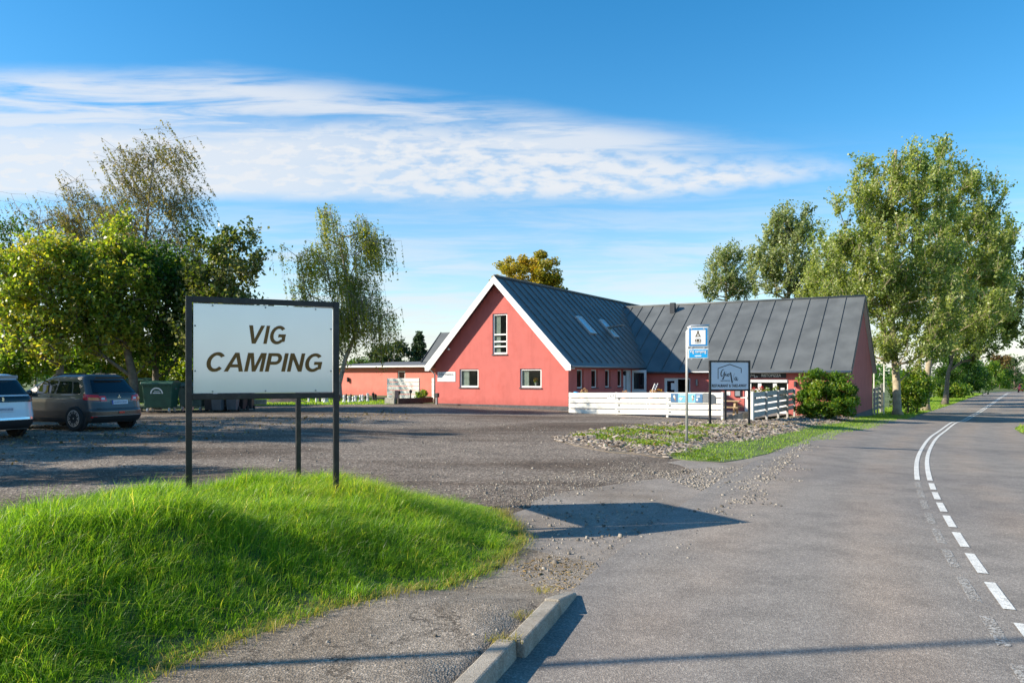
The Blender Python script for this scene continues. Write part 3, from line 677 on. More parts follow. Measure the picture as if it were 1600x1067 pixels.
# parking place
def left_edge(y): x, yy = road_pt(s_of_y(y), LE); return (float(x), float(yy))
fA0 = HW(0.73, -1.42); fA1 = HW(7.96, -1.42)
park = [(-32, -6), (-32, 33), (-20, 34.5)] + [tuple(G(*p)[:2]) for p in ((300, 640), (400, 633), (605, 631))] + \
       [tuple(HW(-8.2, -0.05)[:2]), tuple(HW(0.1, -0.05)[:2]), tuple(HW(3, 2.5)[:2]), tuple(HW(10, 2.5)[:2]), tuple(HW(11, -2)[:2])] + \
       [(13.0, 28.5), (11.5, 24.5)] + [tuple(np.array(left_edge(y)) + [0.25, 0]) for y in (20, 17, 14, 11, 8, 6, 3, 0, -6)]
sheet('parking_lot', park, -0.012, M['gravel'], 1.0)
terr = [tuple(HW(*p)[:2]) for p in ((0.05, -1.3), (8.6, -1.3), (8.6, 9.6), (0.05, 9.6))]
sheet('terrace_paving', terr, 0.012, M['apron'], 1.2)

# asphalt apron between the road and the gravel
apx = [(830, 782), (880, 768), (960, 756), (1030, 747), (1090, 737), (1040, 722), (1090, 714), (1160, 712), (1240, 700), (1262, 690)]
ap = [tuple(G(*p)[:2]) for p in apx] + [tuple(np.array(left_edge(y)) + [0.2, 0]) for y in (19, 16, 13, 11, 9, 7.6, 6.5)] + [tuple(G(*p)[:2]) for p in ((905, 905), (870, 872), (800, 850), (800, 815))]
sheet('apron', wobble(ap, 0.5, 0.09), -0.004, M['apron'], 0.7)

# pavement with kerb stones
KT = Vector((0.545, 6.22, 0)); KD = Vector((-0.312, -0.950, 0)); KN = Vector((KD.y, -KD.x, 0))   # tip, direction back, towards the pavement
KN = KN if KN.x < 0 else -KN
def pav(x, y):
    s = (x-KT.x)*KD.x + (y-KT.y)*KD.y
    return 0.105*smooth01(s/0.8)
def kp(s, t): p = KT + KD*s + KN*t; return (p.x, p.y)
mound_low = [tuple(G(px, py, 0.09)[:2]) for px, py in ((240, 1067), (270, 1045), (330, 1018), (400, 995), (500, 960), (600, 935), (700, 900), (780, 872))]
pv = [kp(0.05, 0.10), kp(7.5, 0.10), kp(7.5, 5.5), (-6, 3.0), (-3, 4.6), (-2.3, 5.6), (-1.5, 6.6), (-0.7, 7.4)] + [tuple(G(*p)[:2]) for p in ((805, 852), (860, 866), (930, 878), (940, 892), (915, 921))]
pave = sheet('pavement', wobble(pv[4:] + pv[:4], 0.35, 0.03) if False else pv, 0.0, M['pavement'], 0.3, zf=lambda a, b: tz(a, b) + pav(a, b) + 0.004)
kerb_len = [0.55, 0.90, 1.0, 1.0, 1.0, 1.0]; s = 0.0
for i, ln in enumerate(kerb_len):
    mb = MB(); a, b = s + 0.006, s + ln - 0.008; dz = random.uniform(-0.006, 0.006); dt = random.uniform(-0.008, 0.008) + (0.045 if i >= 2 else 0)
    h0 = 0.035 if i == 0 else 0.125; h1 = 0.125
    if i == 1: h0 = 0.120
    P = []
    for hz0, hz1 in ((-0.1, -0.1), (h0, h1)):
        zz = tz1(*kp(a, 0)); zb = tz1(*kp(b, 0))
        inset = 0.0 if hz0 < 0 else 0.018
        for (q, t, z_) in ((a, inset, zz+hz0), (b, inset, zb+hz1), (b, 0.14, zb+hz1), (a, 0.14 if i else 0.11, zz+hz0)):
            x, y = kp(q, t + dt); P.append((x, y, z_ + (dz if hz0 > 0 else 0)))
    mb.hexa(P); mb.build('kerb_stone', M['concrete'], pave, bevel=0.014); s += ln

# grassy mound
mound = mound_low + [tuple(G(*p)[:2]) for p in ((818, 846), (805, 822), (775, 798))] + [(-0.75, 10.45), (-1.3, 11.2), (-2.6, 11.6), (-3.6, 10.7), (-4.4, 9.5), (-5.4, 8.2), (-6.6, 6.9), (-8.5, 5.4), (-11, 3.2), (-11, 1), (-3.4, 1.5)]
MP = np.array(mound)
def hill(x, y):
    x = np.asarray(x, float); y = np.asarray(y, float)
    d = edge_dist(x, y, MP)*inside(x, y, MP)
    amp = 0.53*(1 - 0.62*smooth01((-3.6-x)/2.0)) * (1 - 0.45*smooth01((6.0-y)/2.5)) * (1 - 0.36*smooth01((x+2.9)/1.7)) * (1 - 0.46*smooth01((y-8.5)/1.5))
    bump = 0.035*np.sin(x*2.1+1.3*y) + 0.035*np.sin(1.7*y-0.8*x+2) + 0.028*np.sin(4.3*x+3.1*y) + 0.022*np.sin(6.1*y-5.2*x+1.1)
    return smooth01(d/1.75)*(amp + bump) + np.maximum(pav(x, y), 0.02)
sheet('grass_mound', wobble(mound, 0.3, 0.03), 0.0, M['soil'], 0.28, zf=lambda a, b: tz(a, b) + hill(a, b) + 0.006, skirt=.07)
def mound_z(x, y): return tz1(x, y) + float(hill(np.array([x]), np.array([y]))[0])

# verge, planting bed
verge_px = [(1042, 713), (1075, 719), (1130, 722), (1180, 713), (1250, 695), (1300, 684), (1350, 671), (1400, 657), (1440, 646), (1480, 634), (1500, 627), (1535, 615.5)]
verge_up = [(1500, 613), (1440, 628), (1400, 636), (1362, 645), (1335, 652), (1290, 661), (1240, 672), (1180, 686), (1100, 692), (1062, 703)]
verge = [tuple(G(*p)[:2]) for p in verge_px + verge_up]
sheet('verge', wobble(verge, 0.7, 0.09), 0.006, M['ground'], 0.9, skirt=.06)
bed_px = [(868, 688), (930, 702), (1000, 709), (1045, 716), (1080, 704), (1110, 693), (1180, 688), (1240, 675), (1290, 664), (1335, 655), (1325, 648), (1250, 650), (1180, 658), (1130, 657), (1060, 661), (960, 668), (900, 676)]
bed = [tuple(G(*p)[:2]) for p in bed_px]; BP = np.array(bed)
def bedz(x, y): return tz(x, y) + 0.07*smooth01(edge_dist(x, y, BP)/0.8)*inside(x, y, BP)
sheet('planting_bed', wobble(bed, 0.5, 0.08), 0.010, M['bedsoil'], 0.6, zf=bedz, skirt=.06)
# ------------------------------------------------------------------ the red house (main gable and restaurant wing are one building)
house = thing('red_house', 'red rendered house with steep dark metal roof, white gable trim and a long restaurant wing', 'house', HO, -TH)
RX, RZ, EX, EZ = -4.02, 6.83, 0.36, 2.26            # ridge axis and height, eave edge and height
WL = -8.04; SL = (RZ-EZ)/(EX-RX)
WY0, WEY, WRY, WRZ, WEZ = 9.62, 9.27, 15.65, 6.40, 1.99   # wing: front wall, eave edge, ridge line, ridge height, eave height
WYB, WXE, WXR = 21.7, 11.46, 11.66                  # wing: back wall, end wall, roof end
WS = (WRZ-WEZ)/(WRY-WEY)
fy = lambda c: (lambda a, b, d: (a, c + d, b))      # outline in x,z; depth along y
fx = lambda c: (lambda a, b, d: (c + d, a, b))      # outline in y,z; depth along x
def rect(a0, a1, b0, b1): return [(a0, b0), (a1, b0), (a1, b1), (a0, b1)]

def wframe(parent, plane, c, a0, a1, b0, b1, out, fw=0.085, bars_h=(), bars_v=(), name='window', sill=True, pane=None, inset=0.06, depth=1.2, room=True, curtain=None):
    """a window in the wall plane: frame, bars, pane, sill, the dim room behind. out = which way the wall faces along the depth axis"""
    fn = (fy if plane == 'y' else fx)
    s = -out
    f = MB(); f.holed(rect(a0+.004, a1-.004, b0+.004, b1-.004), [rect(a0+fw, a1-fw, b0+fw, b1-fw)], fn(c), s*inset, s*(inset+.06))
    o = f.build(name, M['white'], parent, bevel=0.006)
    for h in bars_h:
        b = MB(); b.prism(rect(a0+fw, a1-fw, h-.035, h+.035), fn(c), s*(inset-.012), s*(inset+.05)); b.build('bar', M['white'], o)
    for v in bars_v:
        b = MB(); b.prism(rect(v-.03, v+.03, b0+fw, b1-fw), fn(c), s*(inset-.01), s*(inset+.05)); b.build('bar', M['white'], o)
    p = MB(); p.prism(rect(a0+fw-.01, a1-fw+.01, b0+fw-.01, b1-fw+.01), fn(c), s*(inset+.025), s*(inset+.035)); p.build('pane', pane or M['pane'], o)
    if sill:
        q = MB(); q.prism(rect(a0-.03, a1+.03, b0-.055, b0-.003), fn(c), -s*.05, s*inset); q.build('sill', M['plinth'], o)
    if room:
        r = MB(); A0, A1, B0, B1 = a0-.25, a1+.25, b0-.2, b1+.2; d0, d1 = s*.33, s*(.33+depth)
        r.add([fn(c)(A0, B0, d1), fn(c)(A1, B0, d1), fn(c)(A1, B1, d1), fn(c)(A0, B1, d1), fn(c)(A0, B0, d0), fn(c)(A1, B0, d0), fn(c)(A1, B1, d0), fn(c)(A0, B1, d0)],
              [(0, 1, 2, 3), (0, 4, 5, 1), (2, 6, 7, 3), (1, 5, 6, 2), (0, 3, 7, 4)])
        r.build('room', M['room'], o)
    if curtain:
        for (u0, u1) in curtain:
            n = 14; vs = []; fs = []
            for i in range(n+1):
                a = a0 + (a1-a0)*(u0 + (u1-u0)*i/n); d = s*(inset+.085 + .015*math.sin(i*2.1))
                vs += [fn(c)(a, b0, d), fn(c)(a, b1, d)]
            fs = [(2*i, 2*i+2, 2*i+3, 2*i+1) for i in range(n)]
            q = MB(); q.add(vs, fs); q.build('curtain', M['curtain'], o, smooth=True)
    return o

# gable wall with three windows
w1 = [HY0(718, 605, 0), HY0(747.5, 576.5, 0)]; w2 = [HY0(812.5, 605.5, 0), HY0(846, 576, 0)]; w3 = [HY0(769.5, 553.5, 0), HY0(792.5, 489.5, 0)]
rects = [(a.x, b.x, a.z, b.z) for a, b in (w1, w2, w3)]
zt = lambda x: RZ - SL*abs(x-RX) - 0.20
gw = MB(); gw.holed([(WL, -.9), (0, -.9), (0, zt(0)), (RX, zt(RX)), (WL, zt(WL))], [rect(*r) for r in rects], fy(0), 0, .32)
gw.build('gable_wall', M['red_wall'], house)
wframe(house, 'y', 0, *rects[0], -1, curtain=[(0.04, 0.44)])
wframe(house, 'y', 0, *rects[1], -1, curtain=[(0.04, 0.36)])
a0, a1, b0, b1 = rects[2]
wframe(house, 'y', 0, *rects[2], -1, bars_h=(b0+(b1-b0)*.19, b0+(b1-b0)*.31, b0+(b1-b0)*.485), curtain=[(0.04, 0.46)])
pl = MB(); zl = HY0(700, 630, 0).z; zr = zl
pz = 0.24
pl.box(WL-.02, .02, -.03, .1, -1.2, pz); pl.build('plinth', M['plinth'], house)

# side wall with four narrow windows and the entrance
sw = []
for x0, x1 in ((901.5, 912), (924, 934), (945.5, 954), (965, 973)):
    p = HX0(x0, 605, 0); q = HX0(x1, 578, 0); sw.append((p.y, q.y, p.z+.02, q.z))
zb = min(r[2] for r in sw); ztp = max(r[3] for r in sw)
ed0, ed1 = HX0(974, 600, 0).y, HX0(986.5, 600, 0).y
WALLT = EZ - .02
mw = MB(); mw.holed([(.32, -.9), (WY0+.3, -.9), (WY0+.3, WALLT), (.32, WALLT)], [rect(r[0], r[1], zb, ztp) for r in sw] + [rect(ed0, ed1, -.02, 2.06)], fx(0), -.3, 0)
mw.build('side_wall', M['red_wall'], house)
for r in sw: wframe(house, 'x', 0, r[0], r[1], zb, ztp, 1, fw=.06, inset=.1)
d = MB(); d.holed(rect(ed0+.004, ed1-.004, -.02, 2.05), [rect(ed0+.09, ed1-.09, .02, 1.96)], fx(0), -.16, -.04); dfr = d.build('door_frame', M['door_grey'], house)
d = MB(); d.prism(rect(ed0+.09, ed1-.09, .02, 1.96), fx(0), -.14, -.10); d.build('door_panel', M['door_grey'], dfr)
d = MB(); d.prism(rect((ed0+ed1)/2-.02, (ed0+ed1)/2+.02, .02, 1.96), fx(0), -.10, -.075); d.build('bar', M['plinth'], dfr)
# open door leaf, hinged at the far jamb and standing out from the wall
yl_ = ed1 + .02; lw = 0.0
for x in np.arange(0.4, 1.6, 0.02):
    p = HW(x, yl_); lw = x
    if CX + F*p.x/p.y >= 1009.5: break
lf = MB(); lf.holed(rect(.03, lw, .04, 2.06), [rect(.14, lw-.13, .95, 1.90)], fy(yl_), 0, .045); leaf_o = lf.build('open_door', M['door_grey'], house, bevel=.006)
lf = MB(); lf.prism(rect(.135, lw-.125, .945, 1.905), fy(yl_), .018, .026); lf.build('pane', M['pane_dark'], leaf_o)
lf = MB(); lf.tube([(lw-.07, yl_-.05, 1.0), (lw-.07, yl_-.05, 1.12)], .012, 8); lf.box(lw-.075, lw-.065, yl_-.05, yl_, 1.05, 1.07); lf.build('handle', M['chrome'], leaf_o)

# other walls of the main block
mw = MB(); mw.box(WL, WL+.3, .32, 21, -.9, WALLT); mw.build('wall', M['red_wall'], house)
mw = MB(); mw.prism([(WL+.3, -.9), (-.0, -.9), (0, zt(0)), (RX, zt(RX)), (WL+.3, zt(WL+.3))], fy(20.7), 0, .3); mw.build('back_wall', M['red_wall'], house)

# wing walls; the front one has the terrace door and the restaurant front
def wy(px, py): return HY0(px, py, WY0)
tA = (wy(1037.5, 600).x, wy(1057, 600).x, -.25, wy(1040, 590.5).z); tB = (tA[1], wy(1078.5, 600).x, -.25, tA[3])
rf_x0, rf_x1, rf_z1 = wy(1163, 600).x, wy(1231, 600).x, wy(1200, 592.5).z
ww = MB(); ww.holed([(.0, -1.6), (WXE, -1.6), (WXE, WEZ+.06), (.0, WEZ+.06)], [rect(tA[0], tB[1], tA[2], tA[3]), rect(rf_x0, rf_x1, -.35, rf_z1)], fy(WY0), 0, .3)
ww.build('wing_front_wall', M['red_wall'], house)
def wz(y): return WRZ - WS*abs(y-WRY) - .16
ww = MB(); ww.prism([(WY0+.3, -1.8), (WYB, -1.8), (WYB, wz(WYB)), (WRY, wz(WRY)), (WY0, wz(WY0)), (WY0, WEZ), (WY0+.3, WEZ)], fx(WXE), -.3, 0); ww.build('wing_end_wall', M['red_wall'], house)
ww = MB(); ww.box(0, WXE-.3, WYB-.3, WYB, -1.6, wz(WYB)); ww.build('wing_back_wall', M['red_wall'], house)
ww = MB(); ww.box(WXE-.1, WXE+.025, WY0-.025, WYB+.02, -1.8, -.42); ww.box(.02, WXE-.1, WY0-.025, WY0+.1, -1.8, -.42); ww.build('wing_plinth', M['plinth'], house)
# terrace door: glazed leaf and open dark doorway
f = MB(); f.holed(rect(tA[0]+.004, tB[1]-.004, tA[2], tA[3]-.004), [rect(tA[0]+.07, tA[1]-.03, tA[2]+.02, tA[3]-.07), rect(tB[0]+.05, tB[1]-.07, tA[2]+.02, tA[3]-.07)], fy(WY0), .06, .16)
tf = f.build('terrace_door', M['white'], house, bevel=.006)
f = MB(); f.holed(rect(tA[0]+.075, tA[1]-.035, tA[2]+.03, tA[3]-.075), [rect(tA[0]+.17, tA[1]-.13, tA[2]+.5, tA[3]-.17)], fy(WY0), .03, .08); f.build('door_leaf', M['white'], tf, bevel=.004)
f = MB(); f.prism(rect(tA[0]+.165, tA[1]-.125, tA[2]+.495, tA[3]-.165), fy(WY0), .05, .06); f.build('pane', M['pane_dark'], tf)
f = MB(); f.prism(rect(tA[0]+.42, tA[0]+.72, tA[2]+1.15, tA[2]+1.55), fy(WY0), .022, .028); f.build('notice', M['white_flat'], tf)
def room(parent, x0, x1, y0, y1, z0, z1):
    r = MB(); r.add([(x0, y1, z0), (x1, y1, z0), (x1, y1, z1), (x0, y1, z1), (x0, y0, z0), (x1, y0, z0), (x1, y0, z1), (x0, y0, z1)], [(0, 1, 2, 3), (0, 4, 5, 1), (2, 6, 7, 3), (1, 5, 6, 2), (0, 3, 7, 4)]); return r.build('room', M['dark_room'], parent)
room(tf, tA[0]-.3, tB[1]+.3, WY0+.32, WY0+3, -.3, 1.9)
# restaurant front: door with top light, two windows with white posts and a blind box
n0 = [(wy(1173.5, 600).x, wy(1184, 600).x), (wy(1189.5, 600).x, wy(1207.5, 600).x), (wy(1213.5, 600).x, wy(1229.6, 600).x)]; zs = wy(1190, 612.5).z - .25
f = MB(); zin = rf_z1 - .20
f.holed(rect(rf_x0+.004, rf_x1-.004, -.35, rf_z1-.004), [rect(n0[0][0], n0[0][1], -.30, zin), rect(*n0[1], zs, zin), rect(*n0[2], zs, zin)], fy(WY0), .04, .16)
rf = f.build('restaurant_front', M['white'], house, bevel=.008)
f = MB(); f.box(rf_x0+.02, rf_x1-.02, WY0-.06, WY0+.04, rf_z1-.17, rf_z1-.03); f.build('blind_box', M['door_grey'], rf, bevel=.01)
for a_, b_ in n0[1:]:
    f = MB(); f.prism(rect(a_-.01, b_+.01, zs-.01, zin+.01), fy(WY0), .09, .10); f.build('pane', M['pane'], rf)
    f = MB(); xm = a_+(b_-a_)*.36; zn = wy(1199, 611.8).z; f.prism(rect(xm, xm+.20, zn, zn+.21), fy(WY0), .078, .085); f.build('notice', M['white_flat'], rf)
a_, b_ = n0[0]
f = MB(); f.holed(rect(a_+.005, b_-.005, -.3, zin-.34), [rect(a_+.09, b_-.09, .2, zin-.44)], fy(WY0), .02, .07); f.build('door_leaf', M['white'], rf, bevel=.004)
f = MB(); f.prism(rect(a_+.085, b_-.085, .19, zin-.43), fy(WY0), .04, .05); f.prism(rect(a_+.005, b_-.005, zin-.30, zin), fy(WY0), .08, .09); f.build('pane', M['pane'], rf)
room(rf, rf_x0-.3, rf_x1+.3, WY0+.32, WY0+3.5, -.35, 1.95)

# roofs: sheet-metal panels, each with its standing seam
def roof_plane(name, p00, du, dn, length, run, rise, seams, thick=.05, seam_h=.045, deckm=None):
    """p00 eave start; du along the eave, dn horizontal direction up the slope"""
    p00, du, dn = Vector(p00), Vector(du), Vector(dn); up = Vector((0, 0, 1))
    sl = (dn*run + up*rise); nrm = du.cross(sl).normalized(); nrm = nrm if nrm.z > 0 else -nrm
    deck = MB(); q = [p00, p00+du*length, p00+du*length+sl, p00+sl]
    deck.hexa([v-nrm*(thick+.10) for v in q] + [v-nrm*thick for v in q]); dk = deck.build(name, deckm or M['roof_dark'], house)
    for a, b in zip(seams[:-1], seams[1:]):
        m = MB(); g = .004
        q = [p00+du*(a+g), p00+du*(b-g), p00+du*(b-g)+sl, p00+du*(a+g)+sl]
        m.hexa([v-nrm*thick*.98 for v in q] + [v for v in q])
        r = [p00+du*(b-g-.028)+sl*.03, p00+du*(b-g)+sl*.03, p00+du*(b-g)+sl*.992, p00+du*(b-g-.028)+sl*.992]
        m.hexa([v for v in r] + [v+nrm*seam_h for v in r]); m.build('roof_panel', M['roof'], dk)
    return dk, nrm, sl
sm = [0] + list(np.arange(.80, 20.6, .80)) + [20.9]
mr, mn, msl = roof_plane('roof', (EX, -.42, EZ), (0, 1, 0), (-1, 0, 0), 20.9, EX-RX, RZ-EZ, sm)
roof_plane('left_roof', (2*RX-EX, -.42, EZ), (0, 1, 0), (1, 0, 0), 20.9, EX-RX, RZ-EZ, sm)
wx0 = -3.7; wsm = [0]; x = 0
for px in (972, 989, 1004.5, 1021, 1038.5, 1061.5, 1085.5, 1110, 1135): wsm.append(HY0(px, HY-(HY-478), WRY).x - wx0)
# seams read off along the ridge, then an even module to the end
wsm = sorted(v for v in wsm if v >= 0); L0 = wsm[-1]; n_ = round((WXR-wx0-L0)/0.97); wsm += list(np.linspace(L0, WXR-wx0, n_+1))[1:]
wr, wn, wsl = roof_plane('wing_roof', (wx0, WEY, WEZ), (1, 0, 0), (0, 1, 0), WXR-wx0, WRY-WEY, WRZ-WEZ, wsm)
roof_plane('wing_back_roof', (wx0, 2*WRY-WEY, WEZ), (1, 0, 0), (0, -1, 0), WXR-wx0, WRY-WEY, WRZ-WEZ, wsm, deckm=M['door_grey'])
r = MB(); r.tube([(RX, -.42, RZ+.02), (RX, 20.4, RZ+.02)], .07, 8); r.build('ridge_cap', M['roof'], house, smooth=True)
r = MB(); r.tube([(wx0+.2, WRY, WRZ+.02), (WXR, WRY, WRZ+.02)], .07, 8); r.build('ridge_cap', M['roof'], house, smooth=True)
# white barge boards on the gable
bd = .30
for sgn in (1, -1):
    xe = EX if sgn > 0 else 2*RX-EX; b = MB()
    b.prism([(RX, RZ+.01), (xe, EZ+.01), (xe, EZ-.27), (xe-sgn*.26, EZ-.27), (RX, RZ-.01-bd*1.25)], fy(-.47), 0, .045); b.build('barge_board', M['white'], house, bevel=.005)
    b = MB(); b.prism([(RX, RZ-.16), (xe, EZ-.16), (xe-sgn*.02, EZ-.19), (RX, RZ-.19)], fy(-.42), 0, .42); b.build('soffit', M['white'], house)
# wing verge trim at its free end
for sgn, y0 in ((1, WEY), (-1, 2*WRY-WEY)):
    b = MB(); b.prism([(WRY, WRZ+.03), (y0, WEZ+.03), (y0, WEZ-.17), (WRY, WRZ-.17)], fx(WXR), 0, .04); b.build('verge_trim', M['roof_dark'] if sgn > 0 else M['zinc'], house)
# gutters and downpipe
def gutter(a, b):
    g = MB(); g.tube([a, b], .065, 8); return g.build('gutter', M['zinc'], house, smooth=True)
gutter((EX+.05, -.40, EZ-.07), (EX+.05, WEY+.1, EZ-.07)); gutter((EX+.05, WEY-.06, WEZ-.06), (WXR, WEY-.06, WEZ-.06)); gutter((2*RX-EX-.05, -.4, EZ-.07), (2*RX-EX-.05, 11, EZ-.07))
g = MB(); xd = WL-.12; g.tube([(2*RX-EX-.05, .1, EZ-.1), (2*RX-EX-.02, .1, EZ-.22), (xd, .1, EZ-.45), (xd, .1, .1)], .04, 8); g.build('downpipe', M['zinc'], house, smooth=True)
# roof vent on the wing near the ridge
v0 = HY0(1050, 490, WRY-.75); vx = v0.x; vy = WRY-.75; vz = WRZ-WS*.75
b = MB(); b.box(vx-.10, vx+.22, vy-.16, vy+.16, vz-.1, vz+.60); b.build('roof_vent', M['roof_dark'], house, bevel=.01)
# roof windows on the shaded slope
def on_main(px, py):
    d = ray(px, py); o = HL(Vector((0, 0, EYE))); dl = Vector((d.dot(hv), d.dot(hu), d.z))
    # plane: z + SL*(x-RX) = RZ
    t = (RZ - o.z - SL*(o.x-RX))/(dl.z + SL*dl.x); return o + dl*t
def skylight(q, lift=0.0):
    c = [on_main(*p) for p in q]; ys = sorted([c[0].y, c[1].y, c[2].y, c[3].y]); y0 = (ys[0]+ys[1])/2; y1 = max((ys[2]+ys[3])/2, y0+.62); xs = sorted([p.x for p in c]); xa, xb = (xs[0]+xs[1])/2, (xs[2]+xs[3])/2
    nz = Vector((SL, 0, 1)).normalized(); T = Vector((1, 0, -SL)).normalized(); o0 = Vector((xa, 0, RZ-SL*(xa-RX))); Ln = (Vector((xb, 0, RZ-SL*(xb-RX)))-o0).length
    fn = lambda a, b, d: tuple(o0 + T*a + Vector((0, b, 0)) + nz*d)
    f = MB(); f.holed(rect(0, Ln, y0, y1), [rect(.09, Ln-.12, y0+.08, y1-.08)], fn, -.02, .10); o = f.build('roof_window', M['galv'], house, bevel=.008)
    f = MB(); f.prism(rect(.085, Ln-.115, y0+.075, y1-.075), fn, .04, .06)
    f.build('pane', M['skylight'], o)
    if lift:
        mid = o0 + T*(Ln*.5) + nz*.12; out = Vector((math.cos(.12), 0, math.sin(.12))); n2 = Vector((-math.sin(.12), 0, math.cos(.12)))
        fn2 = lambda a, b, d: tuple(mid + out*a + Vector((0, b, 0)) + n2*d)
        f = MB(); f.holed(rect(-Ln*.25, Ln*.55, y0+.03, y1-.03), [rect(-Ln*.25+.08, Ln*.55-.08, y0+.1, y1-.1)], fn2, 0, .06); o2 = f.build('sash', M['zinc'], o)
        f = MB(); f.prism(rect(-Ln*.25+.075, Ln*.55-.075, y0+.095, y1-.095), fn2, .02, .04); f.build('pane', M['skylight'], o)
skylight([(897.5, 495.5), (906, 495.5), (931, 521.5), (923.5, 523.5)])
skylight([(936, 501), (943.5, 501), (965, 528), (959, 528)], lift=1)
# small camera under the rake
cq = HY0(702.5, 545.5, 0); b = MB(); b.lathe([(.02, 0), (.07, .02), (.07, .12), (.02, .16)], 10, (cq.x, -.16, cq.z), 'y'); b.build('dome_camera', M['white'], house, smooth=True)

# ------------------------------------------------------------------ things fixed to the walls
def wall_lamp(loc, rotz, label, r=.06, h=.26):
    t = thing('wall_lamp', label, 'lamp', loc, rotz, 'outdoor wall lamps')
    b = MB(); b.box(-.04, .04, -.02, 0, -.06, .06); b.build('bracket', M['black_plastic'], t)
    b = MB(); b.lathe([(r*.7, -h/2), (r, -h/2+.02), (r, h/2-.03), (r*.5, h/2)], 12, (0, -.11, 0)); b.box(-.015, .015, -.1, -.01, -.015, .015); b.build('shade', M['zinc'] if r < .07 else M['black_plastic'], t, smooth=False)
    return t
p = wy(1089.5, 597.5); wall_lamp(HW(p.x, WY0, p.z), -TH, 'grey cylindrical wall lamp beside the dark open terrace doorway', h=.38)
p = wy(1243.5, 600); wall_lamp(HW(p.x, WY0, p.z), -TH, 'dark wall lamp throwing a big shadow on the red wall beside the round bush', r=.085, h=.30)
p = HX0(979.5, 583, 0); wall_lamp(HW(.0, HX0(973.5, 583, 0).y, p.z), -TH+R(90), 'black wall lamp between the narrow windows and the open white door', r=.08)
def board(name, label, cat, c, w, h, m, rotz=-TH, th=.02):
    t = thing(name, label, cat, c, rotz); b = MB(); b.box(-w/2, w/2, -th, 0, -h/2, h/2); b.build('board', m, t, bevel=.003); return t

def text(body, width, height, m, parent, loc, shear=0.0, bold=0.0, name='letter', ext=.004, split=False, rot=(R(90), 0, 0), space=1.0):
    """flat lettering fitted to a width and cap height; local x to the right, facing -y"""
    cu = bpy.data.curves.new(name, 'FONT'); cu.body = body; cu.shear = shear; cu.offset = bold; cu.extrude = ext/ max(height, 1e-3)*0.7; cu.align_x = 'CENTER'; cu.resolution_u = 4; cu.space_character = space
    tmp = bpy.data.objects.new(name, cu); C.objects.link(tmp); bpy.context.view_layer.update()
    dg = bpy.context.evaluated_depsgraph_get(); me = bpy.data.meshes.new_from_object(tmp.evaluated_get(dg)); bpy.data.objects.remove(tmp)
    co = np.zeros(len(me.vertices)*3, np.float32); me.vertices.foreach_get('co', co); co = co.reshape(-1, 3)
    x0, x1 = co[:, 0].min(), co[:, 0].max(); y0, y1 = 0.0, 0.69
    co[:, 0] = (co[:, 0]-(x0+x1)/2)*width/(x1-x0); co[:, 1] = (co[:, 1])*height/(y1-y0); co[:, 2] *= height/.7
    me.vertices.foreach_set('co', co.ravel()); me.update(); me.materials.clear(); me.materials.append(m)
    objs = []
    if split:
        bm = bmesh.new(); bm.from_mesh(me); bm.verts.ensure_lookup_table(); seen = set(); groups = []
        bmesh.ops.remove_doubles(bm, verts=bm.verts, dist=1e-5); bm.verts.ensure_lookup_table()
        for v in bm.verts:
            if v.index in seen: continue
            st = [v]; g = set()
            while st:
                a = st.pop()
                if a.index in g: continue
                g.add(a.index); st += [e.other_vert(a) for e in a.link_edges]
            seen |= g; groups.append(g)
        for g in groups:
            idx = sorted(g); mp = {a: i for i, a in enumerate(idx)}
            sub = bpy.data.meshes.new(name); sub.from_pydata([bm.verts[i].co[:] for i in idx], [], [tuple(mp[v.index] for v in f.verts) for f in bm.faces if f.verts[0].index in g]); sub.materials.append(m)
            o = link(bpy.data.objects.new(name, sub), parent); o.location = loc; o.rotation_euler = rot; objs.append(o)
        bm.free(); bpy.data.meshes.remove(me)
    else:
        o = link(bpy.data.objects.new(name, me), parent); o.location = loc; o.rotation_euler = rot; objs.append(o)
    return objs
def ribbon(pts, w, m, parent, y=-.005, name='stroke', n=4):
    """a flat pen stroke in the x,z plane: points (x, z, relative width)"""
    P = [Vector((a, b)) for a, b, *_ in pts]; W = [(q[2] if len(q) > 2 else 1)*w/2 for q in pts]; out = []; ws = []
    for i in range(len(P)-1):   # Catmull-Rom
        p0, p1, p2, p3 = P[max(i-1, 0)], P[i], P[i+1], P[min(i+2, len(P)-1)]
        for k_ in range(n):
            t = k_/n; out.append(0.5*((2*p1) + (p2-p0)*t + (2*p0-5*p1+4*p2-p3)*t*t + (3*p1-p0-3*p2+p3)*t**3)); ws.append(W[i]*(1-t)+W[i+1]*t)
    out.append(P[-1]); ws.append(W[-1]); vs = []
    for i, p in enumerate(out):
        d = (out[min(i+1, len(out)-1)]-out[max(i-1, 0)]).normalized(); nn = Vector((-d.y, d.x))*ws[i]; vs += [(p.x+nn.x, y, p.y+nn.y), (p.x-nn.x, y, p.y-nn.y)]
    b = MB(); b.add(vs, [(2*i, 2*i+1, 2*i+3, 2*i+2) for i in range(len(out)-1)]); return b.build(name, m, parent, recalc=False)
